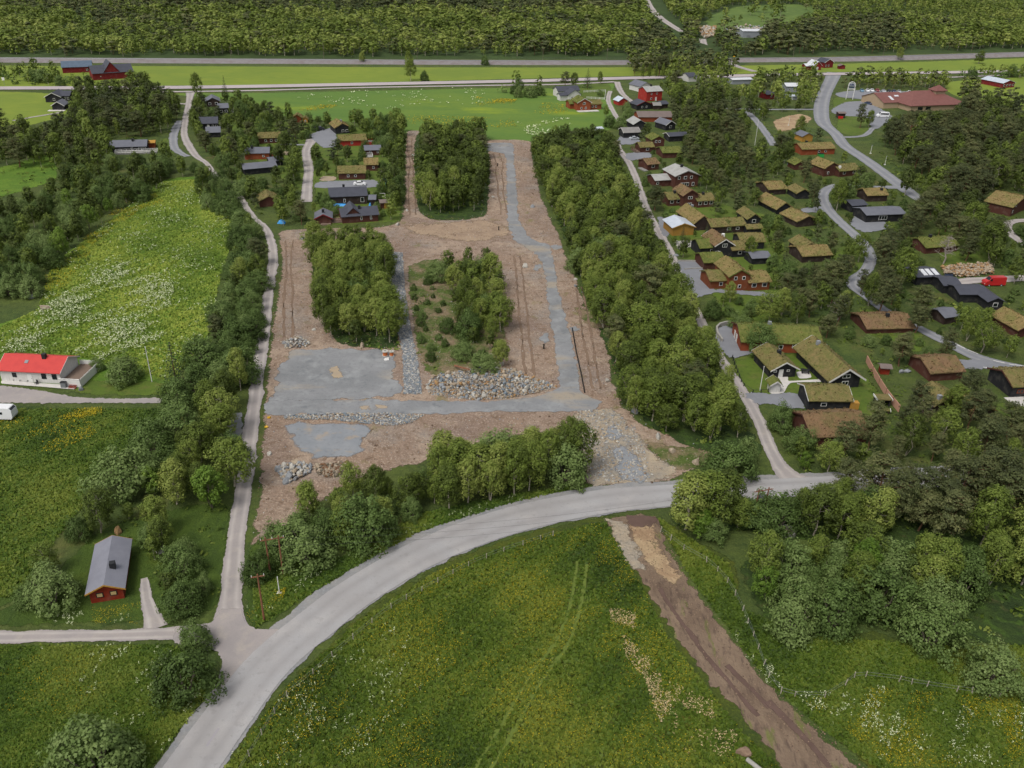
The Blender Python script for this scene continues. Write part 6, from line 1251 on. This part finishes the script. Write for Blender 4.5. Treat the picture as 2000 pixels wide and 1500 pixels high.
for z in (1.2, 1.75, 2.3):
    for a, b in (((-1.5, -1.4), (1.5, -1.4)), ((1.5, -1.4), (1.5, 1.4)), ((1.5, 1.4), (-1.5, 1.4)), ((-1.5, 1.4), (-1.5, -1.4))): m.bar((*a, z), (*b, z), .03, n=4)
m.build('netting', MAT['metal_dark'], o)
o = empty('football_goal', G(746, 386), 0, 'white framed football goal on the lawn above the tool shed', 'goal'); m = MB()
for a, b in (((-1.1, 0, 0), (-1.1, 0, 1.5)), ((1.1, 0, 0), (1.1, 0, 1.5)), ((-1.1, 0, 1.5), (1.1, 0, 1.5)), ((-1.1, 0, 1.5), (-1.1, 1.4, 0)), ((1.1, 0, 1.5), (1.1, 1.4, 0)), ((-1.1, 1.4, 0), (1.1, 1.4, 0))): m.bar(a, b, .08, n=6)
m.build('goal_frame', MAT['white'], o)
def tarp(px, py, L, W, h, mat, label, yaw=0):
    b = bmesh.new(); bmesh.ops.create_grid(b, x_segments=10, y_segments=6, size=.5)
    for v in b.verts:
        e = max(abs(v.co.x), abs(v.co.y))*2; v.co = Vector((v.co.x*L, v.co.y*W, h*(1-e**3)+random.uniform(-.1, .1)*h+.05))
    me = bpy.data.meshes.new('tarpaulin'); b.to_mesh(me); b.free(); me.materials.append(MAT[mat]); o = link('tarpaulin', me); o.location = G(px, py); o.rotation_euler.z = yaw; tag(o, label, 'tarpaulin')
tarp(664, 402, 6.5, 1.6, .7, 'c_sky', 'long blue tarpaulin heap along the charcoal roofed house'); tarp(550, 436, 2.4, 1.6, 1.0, 'c_sky', 'blue tarpaulin mound at the edge of the left clearing corner'); tarp(723, 404, .8, 2.2, 1.2, 'c_sky', 'blue sheet beside the narrow dark shed'); tarp(1543, 322, 2, 1.5, .8, 'c_sky', 'blue tarpaulin by the brown turf shed'); tarp(1997, 268, 3, 2.4, 2.4, 'c_sky', 'blue covered stack at the right picture edge')
box_thing('waste_container', 1602, 307, [('bin_body', 'c_green', [(-1.2, 1.2, -.8, .8, .1, 1.5)]), ('lid', 'rubber', [(-1.25, 1.25, -.85, .85, 1.5, 1.6)])], 'bright green waste container beside the orange log house', 'container')
for px, lb in ((1847, 'left'), (1852, 'middle'), (1857, 'right')): box_thing('wheelie_bin', px, 541, [('bin_body', 'c_navy', [(-.3, .3, -.35, .35, .05, 1.0)]), ('lid', 'rubber', [(-.33, .33, -.38, .38, 1.0, 1.08)])], lb+' of three dark bins by the log heap', 'bin', 0, 'dark bins by the log heap')
box_thing('garden_table', 1576+79, 560-35, [('table_top', 'patio', [(-.9, .9, -.4, .4, .7, .78)]), ('leg', 'deck', [(-.8, -.7, -.3, .3, 0, .7)]), ('leg', 'deck', [(.7, .8, -.3, .3, 0, .7)])], 'picnic table on the lawn left of the village road birch', 'table')
box_thing('garden_table', 1727, 806, [('table_top', 't_mix', [(-1.0, 1.0, -.55, .55, .7, .8)]), ('edge_board', 'white', [(-1.1, -1.0, -.6, .6, .62, .86), (1.0, 1.1, -.6, .6, .62, .86)]), ('leg', 'w_dark', [(-.8, -.6, -.4, .4, 0, .7)]), ('leg', 'w_dark', [(.6, .8, -.4, .4, 0, .7)])], 'turf topped table with white edges on the lawn below the pink fence', 'table', -.25)
box_thing('shelter', 1721, 790, [('roof', 't_mix', [(-1.5, 1.5, -1.2, 1.2, 1.6, 1.85)]), ('edge_board', 'white', [(-1.6, -1.5, -1.25, 1.25, 1.5, 1.9), (1.5, 1.6, -1.25, 1.25, 1.5, 1.9)]), ('wall', 'w_black', [(-1.4, 1.4, .8, 1.0, 0, 1.6), (-1.4, -1.2, -.9, .8, 0, 1.6), (1.2, 1.4, -.9, .8, 0, 1.6)])], 'small black woodshed with flat turf roof beside the pink fence', 'shelter')
box_thing('garden_table', 1572, 728, [('table_top', 'w_black', [(-.9, .9, -.45, .45, .7, .78)]), ('bench', 'w_black', [(-.9, .9, -.95, -.7, .42, .48), (-.9, .9, .7, .95, .42, .48)]), ('leg', 'w_black', [(-.7, -.6, -.9, .9, 0, .7), (.6, .7, -.9, .9, 0, .7)])], 'black picnic table on the patio between the two black turf houses', 'table', -.2)
sheet('patio', [(1556,728),(1578,726),(1584,738),(1562,740)], MAT['patio'], .12, .2, .03); sheet('garden_path', [(1515,738),(1538,737),(1541,745),(1600,742),(1602,747),(1545,749),(1530,768),(1505,769),(1514,752)], MAT['patio'], .125, .15, .03)
sheet('patio', [(8,742),(60,748),(122,752),(146,753),(144,761),(78,756),(4,750)], MAT['patio'], .11, .15, .03)
o = empty('garden_shed', G(126, 757), 0, 'grey bin locker on the white patio beside the terrace steps', 'locker'); m = MB(); m.box(-.5, .5, -.4, .4, .1, 1.3); m.build('cabinet', MAT['metal_grey'], o); m = MB(); m.box(-.55, .55, -.45, .45, 1.3, 1.38); m.build('lid', MAT['metal_dark'], o)
o = empty('stair', G(143, 757), 0, 'red-brown wooden steps up to the white house terrace', 'steps')
for i in range(4): m = MB(); m.box(-.8, .8, i*.3-.6, i*.3-.3, .1+i*.2, .16+i*.2); m.build('step', MAT['w_cabin'], o)
for px, py, lb in ((30, 744, 'left'), (42, 745, 'second'), (57, 746, 'third'), (72, 751, 'right')):
    o = empty('garden_chair', G(px, py), random.uniform(-.5, .5), lb+' dark garden chair on the white house patio', 'chair', 'garden chairs on the white patio'); m = MB(); m.box(-.28, .28, -.28, .28, .4, .46); m.build('seat', MAT['metal_dark'], o); m = MB(); m.box(-.28, .28, .24, .3, .46, 1.0); m.build('backrest', MAT['metal_dark'], o)
    for x in (-.25, .25):
        for y in (-.25, .25): m = MB(); m.bar((x, y, 0), (x, y, .42), .03, n=4); m.build('leg', MAT['metal_dark'], o)
# ------------------------------------------------------------------ fences
def fence(name, px, sp, h, mat, label, wire=True, r=.07, rails=(), group=None):
    P = [np.array(G(*q)) for q in px]; A = catmull([np.array(p) for p in P], sp) if len(P) > 2 else np.array([P[0]+(P[1]-P[0])*i/max(1, int(np.linalg.norm(P[1]-P[0])/sp)) for i in range(max(1, int(np.linalg.norm(P[1]-P[0])/sp))+1)])
    o = empty(name, Vector(A[0]), 0, label, 'fence', group); A = A-A[0]; m0 = None
    for i, p in enumerate(A[:100]):
        if m0 is None: m = MB(); m.bar((0, 0, -.2), (0, 0, h), r, r*.85, 6); m0 = m.mesh('post', MAT[mat])
        q = link('post', m0, o); q.location = Vector((p[0], p[1], 0)); q.rotation_euler = (random.gauss(0, .06), random.gauss(0, .06), 0)
    m = MB()
    for z in ((h*.9, h*.5) if wire else rails):
        for i in range(min(99, len(A)-1)): m.bar((A[i][0], A[i][1], z), (A[i+1][0], A[i+1][1], z), .012 if wire else .05, n=4, cap=False)
    m.build('wire' if wire else 'rail', MAT['metal_grey'] if wire else MAT[mat], o)
fence('wire_fence', [(440,1560),(512,1438),(560,1362),(612,1318),(690,1250),(765,1190),(855,1140),(950,1092),(1080,1048)], 2.6, 1.15, 'bark_birch', 'weathered wire fence along the inner edge of the main road meadow')
fence('wire_fence', [(1290,1040),(1335,1075),(1380,1100),(1420,1140),(1450,1195),(1480,1270),(1500,1325),(1525,1355),(1552,1362),(1610,1364),(1650,1340),(1668,1326),(1690,1324),(1755,1332),(1780,1338),(1810,1343),(1868,1352),(1898,1356),(1932,1362),(1950,1362),(1966,1352),(1982,1340)], 2.4, 1.2, 'bark_birch', 'grey post and wire fence around the lower right pasture')
fence('picket_fence', [(1430,700),(1440,728),(1452,755),(1470,768),(1500,766)], 1.6, .9, 'w_black', 'black post fence around the flagpole lawn', False, .1, (.75,))
fence('garden_fence', [(1140,181),(1182,179)], 2.0, 1.2, 'white', 'white garden fence behind the bright orange log house', False, .08, (.3, .7, 1.1)); fence('garden_fence', [(1183,180),(1181,194)], 2.0, 1.2, 'white', 'white side fence at the right of the orange house garden', False, .08, (.3, .7, 1.1)); fence('garden_fence', [(1146,193),(1180,195)], 2.0, 1.2, 'white', 'white front fence below the orange house garden', False, .08, (.3, .7, 1.1))
fence('wire_fence', [(1000,116),(1060,116.5),(1130,117),(1215,117)], 7, 1.6, 'bark_willow', 'far post fence along the forest edge beyond the railway')
o = empty('board_fence', G(1691, 707), 0, 'pale pink board fence stepping down past the leaning shed', 'fence'); pts = [G(1691, 707), G(1703, 730), G(1716, 752), G(1729, 773), G(1742, 790), G(1755, 806)]; o0 = pts[0]
for i in range(5):
    a = pts[i]-o0; b = pts[i+1]-o0; d = (b-a).normalized(); nn = Vector((-d.y, d.x, 0))*.05
    m = MB(); m.add([g+e+Vector((0, 0, z)) for z in (.05, 1.7) for g in (a+d*.05, b-d*.05) for e in (nn, -nn)], [(0, 2, 3, 1), (4, 5, 7, 6), (0, 4, 6, 2), (1, 3, 7, 5), (0, 1, 5, 4), (2, 6, 7, 3)]); m.build('board_panel', MAT['w_pink'], o)
    m = MB(); m.bar(a, a+Vector((0, 0, 1.8)), .09, n=6); m.build('post', MAT['w_brown'], o)
def wall(px, h, th, mat, label):
    P = [G(*q) for q in px]; o0 = P[0]; o = empty('retaining_wall', o0, 0, label, 'wall'); m = MB()
    for i in range(len(P)-1):
        a = P[i]-o0; b = P[i+1]-o0; d = (b-a).normalized(); nn = Vector((-d.y, d.x, 0))*th; e0 = d*(.002*i)
        m.add([g+e+Vector((0, 0, z+.003*i)) for z in (-.2, h) for g in (a-e0, b) for e in (nn, -nn)], [(0, 2, 3, 1), (4, 5, 7, 6), (0, 4, 6, 2), (1, 3, 7, 5), (0, 1, 5, 4), (2, 6, 7, 3)])
    m.build('wall', MAT[mat], o)
wall([(1410,668),(1401,655),(1399,644),(1406,637),(1418,634),(1440,634),(1462,635)], .9, .2, 'concrete', 'curved pale retaining wall around the driveway of the long low red house')
wall([(1322,511),(1346,511),(1372,512)], .5, .12, 'concrete', 'low straight kerb wall above the big asphalt yard'); wall([(1336,527),(1350,526),(1373,525)], .4, .12, 'concrete', 'second kerb wall across the big asphalt yard')

rubble('soil_clods', [(545,452),(740,443),(778,432),(793,256),(822,256),(820,400),(850,428),(940,420),(938,290),(1036,276),(1045,320),(1062,390),(1125,540),(1195,680),(1225,795),(1270,835),(1395,880),(1290,946),(1145,947),(1130,870),(930,870),(700,940),(535,1045),(490,1068),(508,860),(532,620)], 3200, .08, .26, ['clod', 'clod_dark', 'clod'], lambda x, y: .02, 'clods of turned soil and roots over the cleared plot', 'soil', PADS)
rubble('soil_clods', [(1220,1030),(1285,1020),(1345,1130),(1505,1340),(1700,1510),(1600,1510),(1400,1330),(1260,1130)], 1500, .04, .14, ['clod', 'clod_dark', 'clod'], lambda x, y: .05, 'small clods and stones on the lower earth strip', 'soil')

o = link('tree_stump', random.choice(ROCK['rock_tan']).copy()); o.data.materials[0] = MAT['clod']; o.location = G(1452, 1472)+Vector((0, 0, .3)); o.scale = (1.0, .8, .7); tag(o, 'brown lump of stump and soil at the bottom edge beside the earth strip', 'stump')
m = MB(); m.bar(G(1458, 1486)+Vector((0, 0, .3)), G(1492, 1512)+Vector((0, 0, .25)), .28, n=12); tag(m.build('culvert_pipe', MAT['concrete']), 'pale blue-grey culvert pipe sticking out at the bottom edge', 'pipe')
# ------------------------------------------------------------------ flowers and grass
def scatter(name, polys, n, size, z, mat, label, cat, clump=None, up=1.0, k=1, tall=False, excl=()):
    cs, ns, ss, ts = [], [], [], []
    for poly, w in polys:
        W = wpoly(poly); xs = [p[0] for p in W]; ys = [p[1] for p in W]; c = tr = 0; m = int(n*w)
        while c < m and tr < m*30:
            tr += 1; x = random.uniform(min(xs), max(xs)); y = random.uniform(min(ys), max(ys))
            if not inpoly(x, y, W): continue
            if clump:
                f, th = clump; v = math.sin(x*f)+math.sin(y*f*.8+x*f*.5)+math.sin(x*f*2.3-y*f*1.7)+random.gauss(0, .7)
                if v < th: continue
            if any(inpoly(*proj(x, y, 0), e) for e in excl): continue
            c += 1
            for _ in range(k):
                cs.append((x+random.gauss(0, size*.8)*(k > 1), y+random.gauss(0, size*.8)*(k > 1), hgt(y)+z*random.uniform(.5, 1.2))); q = np.array([random.gauss(0, .5), random.gauss(0, .5), up]); ns.append(q/np.linalg.norm(q)); ss.append(size*random.uniform(.6, 1.4)); ts.append(random.gauss(.5, .18))
    if not cs: return
    me = quadmesh(name, quads(np.array(cs), np.array(ns), np.array(ss), rng), [MAT[mat]], np.array(ts))
    return tag(link(name, me), label, cat, kind='stuff')
FM = [(-100,750),(0,640),(75,605),(100,522),(185,455),(318,356),(392,350),(436,395),(460,430),(450,480),(425,560),(416,640),(380,690),(335,745),(170,700),(0,690)]
scatter('cow_parsley', [([(0,690),(60,620),(150,560),(230,520),(320,500),(340,560),(330,640),(300,690),(230,720),(170,695)], .62), (FM, .38)], 3600, .19, .7, 'f_white', 'white cow parsley drifting across the left flower meadow', 'flowers', (.33, .1), 1.2, 4)
scatter('cow_parsley', [([(1545,1360),(1740,1345),(1760,1420),(1720,1500),(1650,1440)], .3), ([(1740,1400),(2000,1370),(2000,1500),(1760,1500)], .22), ([(430,1500),(500,1410),(640,1290),(760,1215),(860,1300),(800,1420),(640,1500)], .3), ([(1420,1230),(1450,1200),(1530,1350),(1500,1350)], .07)], 700, .1, .7, 'f_white', 'white umbel flowers in clumps along the lower meadows and fence', 'flowers', (.7, .3), 1.2, 4)
scatter('cow_parsley', [([(480,1190),(560,1150),(700,1080),(850,1015),(1000,970),(1150,950),(1000,985),(820,1040),(640,1130),(510,1215)], .5), ([(60,1262),(380,1262),(420,1320),(330,1480),(220,1400)], .4), ([(100,1200),(270,1200),(280,1225),(100,1225)], .1)], 300, .1, .6, 'f_white', 'sparse white umbels on the road verges and lower left grass', 'flowers', (.8, .9), 1.2, 6)
scatter('cow_parsley', [([(560,190),(700,178),(950,172),(980,200),(760,215)], .55), ([(1010,240),(1120,230),(1120,262),(1030,265)], .45)], 260, .5, .7, 'f_white', 'white flower streaks in the field below the highway', 'flowers', (.2, .7), 1.2, 3)
NM = [(440,1500),(560,1345),(700,1215),(850,1120),(1000,1062),(1180,1020),(1215,1080),(1260,1160),(1300,1240),(1370,1330),(1440,1420),(1520,1500)]
scatter('buttercup', [(NM, .72), ([(1560,1370),(1700,1345),(1990,1370),(2000,1500),(1740,1500),(1640,1420)], .2), ([(480,1200),(520,1160),(560,1150),(540,1210),(500,1225)], .02), ([(180,1190),(275,1180),(270,1222),(180,1220)], .02), ([(0,1290),(200,1270),(330,1290),(200,1400),(0,1400)], .04)], 18000, .085, .4, 'f_yellow', 'yellow buttercups speckling the lower meadows', 'flowers', (.42, .35), 1.2, 1)
scatter('buttercup', [([(0,820),(170,808),(190,850),(110,885),(0,885)], .16), ([(100,800),(200,798),(200,815),(80,820)], .1), ([(235,400),(300,375),(320,395),(270,415),(180,480),(160,470)], .4), ([(90,540),(160,480),(180,490),(110,590),(85,600)], .2)], 8000, .13, .4, 'f_yellow', 'dense yellow buttercup patches in the left meadows', 'flowers', (.3, .4), 1.2, 1)
scatter('buttercup', [([(930,190),(1010,195),(990,215),(925,205)], .35), ([(780,225),(1000,230),(1010,250),(800,245)], .35), ([(560,205),(660,205),(640,218),(560,215)], .15), ([(1060,200),(1110,205),(1110,225),(1040,222)], .15)], 2200, .4, .4, 'f_yellow', 'yellow flower bands in the field below the highway', 'flowers', (.12, .2), 1.2, 1)
scatter('straw_tuft', [([(1188,1188),(1240,1200),(1240,1230),(1195,1215)], .2), ([(1215,1240),(1270,1290),(1320,1370),(1325,1420),(1290,1415),(1260,1330),(1220,1280)], .55), ([(1300,1330),(1390,1370),(1400,1410),(1330,1380)], .15), ([(1300,1420),(1440,1430),(1430,1480),(1320,1470)], .1)], 950, .12, .3, 'f_straw', 'pale dry grass tufts strewn beside the earth strip', 'grass', (.8, -.3), 1.3, 3)
# grass tufts: upright leaf blades clumped over the near meadows
TRK = []
for P in ([(1128,1095),(1118,1160),(1104,1215),(1080,1262),(1040,1310),(1005,1370),(970,1430),(915,1520)], [(1146,1100),(1138,1160),(1126,1215),(1102,1270),(1060,1325),(1025,1385),(990,1450),(945,1520)]):
    for (x0, y0), (x1, y1) in zip(P, P[1:]): TRK.append([(x0-4, y0), (x0+5, y0), (x1+6, y1), (x1-4, y1)])
def grass(polys, n, h, label, name='grass', mat='l_grass'):
    cs, ns, ss, ts = [], [], [], []
    for poly, w in polys:
        W = wpoly(poly); xs = [p[0] for p in W]; ys = [p[1] for p in W]; c = 0; m = int(n*w)
        while c < m:
            x = random.uniform(min(xs), max(xs)); y = random.uniform(min(ys), max(ys))
            if not inpoly(x, y, W): continue
            c += 1
            if mat == 'l_grass' and any(inpoly(*proj(x, y, .1), t) for t in TRK): continue
            v = math.sin(x*.31)+math.sin(y*.27+x*.15)+math.sin(x*.9-y*.7)*.6+math.sin(x*.11+y*.09)
            t = .5+.11*v+random.gauss(0, .12)
            for _ in range(2):
                cs.append((x+random.gauss(0, .12), y+random.gauss(0, .12), hgt(y)+h*.3)); q = np.array([random.gauss(0, .7), random.gauss(0, .7)-.4, .75]); ns.append(q/np.linalg.norm(q)); ss.append(h*random.uniform(.6, 1.3)); ts.append(t)
    me = quadmesh(name, quads(np.array(cs), np.array(ns), np.array(ss), rng), [MAT[mat]], np.array(ts)); tag(link(name, me), label, 'grass', kind='stuff')
grass([(NM, .62), ([(1285,1012),(1420,1100),(1450,1190),(1560,1240),(1850,1265),(2050,1260),(2050,1500),(1740,1520),(1600,1420),(1500,1330),(1350,1130)], .38)], 52000, .42, 'tall meadow grass over the lower meadows and pasture')
grass([([(-50,1264),(330,1262),(415,1300),(395,1370),(290,1500),(-50,1500)], .5), ([(0,800),(310,800),(300,840),(190,930),(170,980),(70,1100),(40,1165),(-50,1170)], .35), ([(490,1080),(660,1095),(820,1005),(1000,968),(1150,948),(1000,982),(820,1038),(680,1115),(500,1225)], .15)], 38000, .45, 'lush dark grass in the left fields and on the road verges', mat='l_lush')
grass([(FM, 1.0)], 30000, .5, 'bright tall grass of the left flower meadow', mat='l_bright')
# ------------------------------------------------------------------ camera, light, world
sc = bpy.context.scene
cam = bpy.data.cameras.new('camera'); co = bpy.data.objects.new('camera', cam); C.objects.link(co)
cam.sensor_fit = 'HORIZONTAL'; cam.sensor_width = 36; cam.lens = 36*F/2000; cam.clip_end = 8000; cam.clip_start = 1
Mx = Matrix(((CR[0], CU[0], -FW[0], 0), (CR[1], CU[1], -FW[1], 0), (CR[2], CU[2], -FW[2], HC), (0, 0, 0, 1))); co.matrix_world = Mx
sc.camera = co
EL, AZ = math.radians(58), math.radians(-140)   # sun elevation; azimuth from +Y towards +X
sun = bpy.data.lights.new('sun', 'SUN'); sun.energy = 1.5; sun.angle = math.radians(22); sun.color = (1, .95, .87)
so = bpy.data.objects.new('sun', sun); C.objects.link(so)
sd = Vector((math.sin(AZ)*math.cos(EL), math.cos(AZ)*math.cos(EL), math.sin(EL))); so.rotation_euler = sd.to_track_quat('Z', 'Y').to_euler()
wd = bpy.data.worlds.new('World'); sc.world = wd; wd.use_nodes = True; nt = wd.node_tree; bg = nt.nodes['Background']
sky = nt.nodes.new('ShaderNodeTexSky'); sky.sky_type = 'NISHITA'; sky.sun_disc = False; sky.sun_elevation = EL; sky.sun_rotation = AZ; sky.dust_density = 4; sky.air_density = 1.2
hs = nt.nodes.new('ShaderNodeHueSaturation'); hs.inputs['Saturation'].default_value = .22
nt.links.new(sky.outputs[0], hs.inputs['Color']); nt.links.new(hs.outputs[0], bg.inputs[0]); bg.inputs[1].default_value = .12
vs = sc.view_settings; vs.view_transform = 'Standard'; vs.look = 'None'; vs.gamma = 1; vs.exposure = .36
sc.cycles.max_bounces = 5; sc.cycles.diffuse_bounces = 3; sc.cycles.transparent_max_bounces = 12; sc.cycles.transmission_bounces = 3
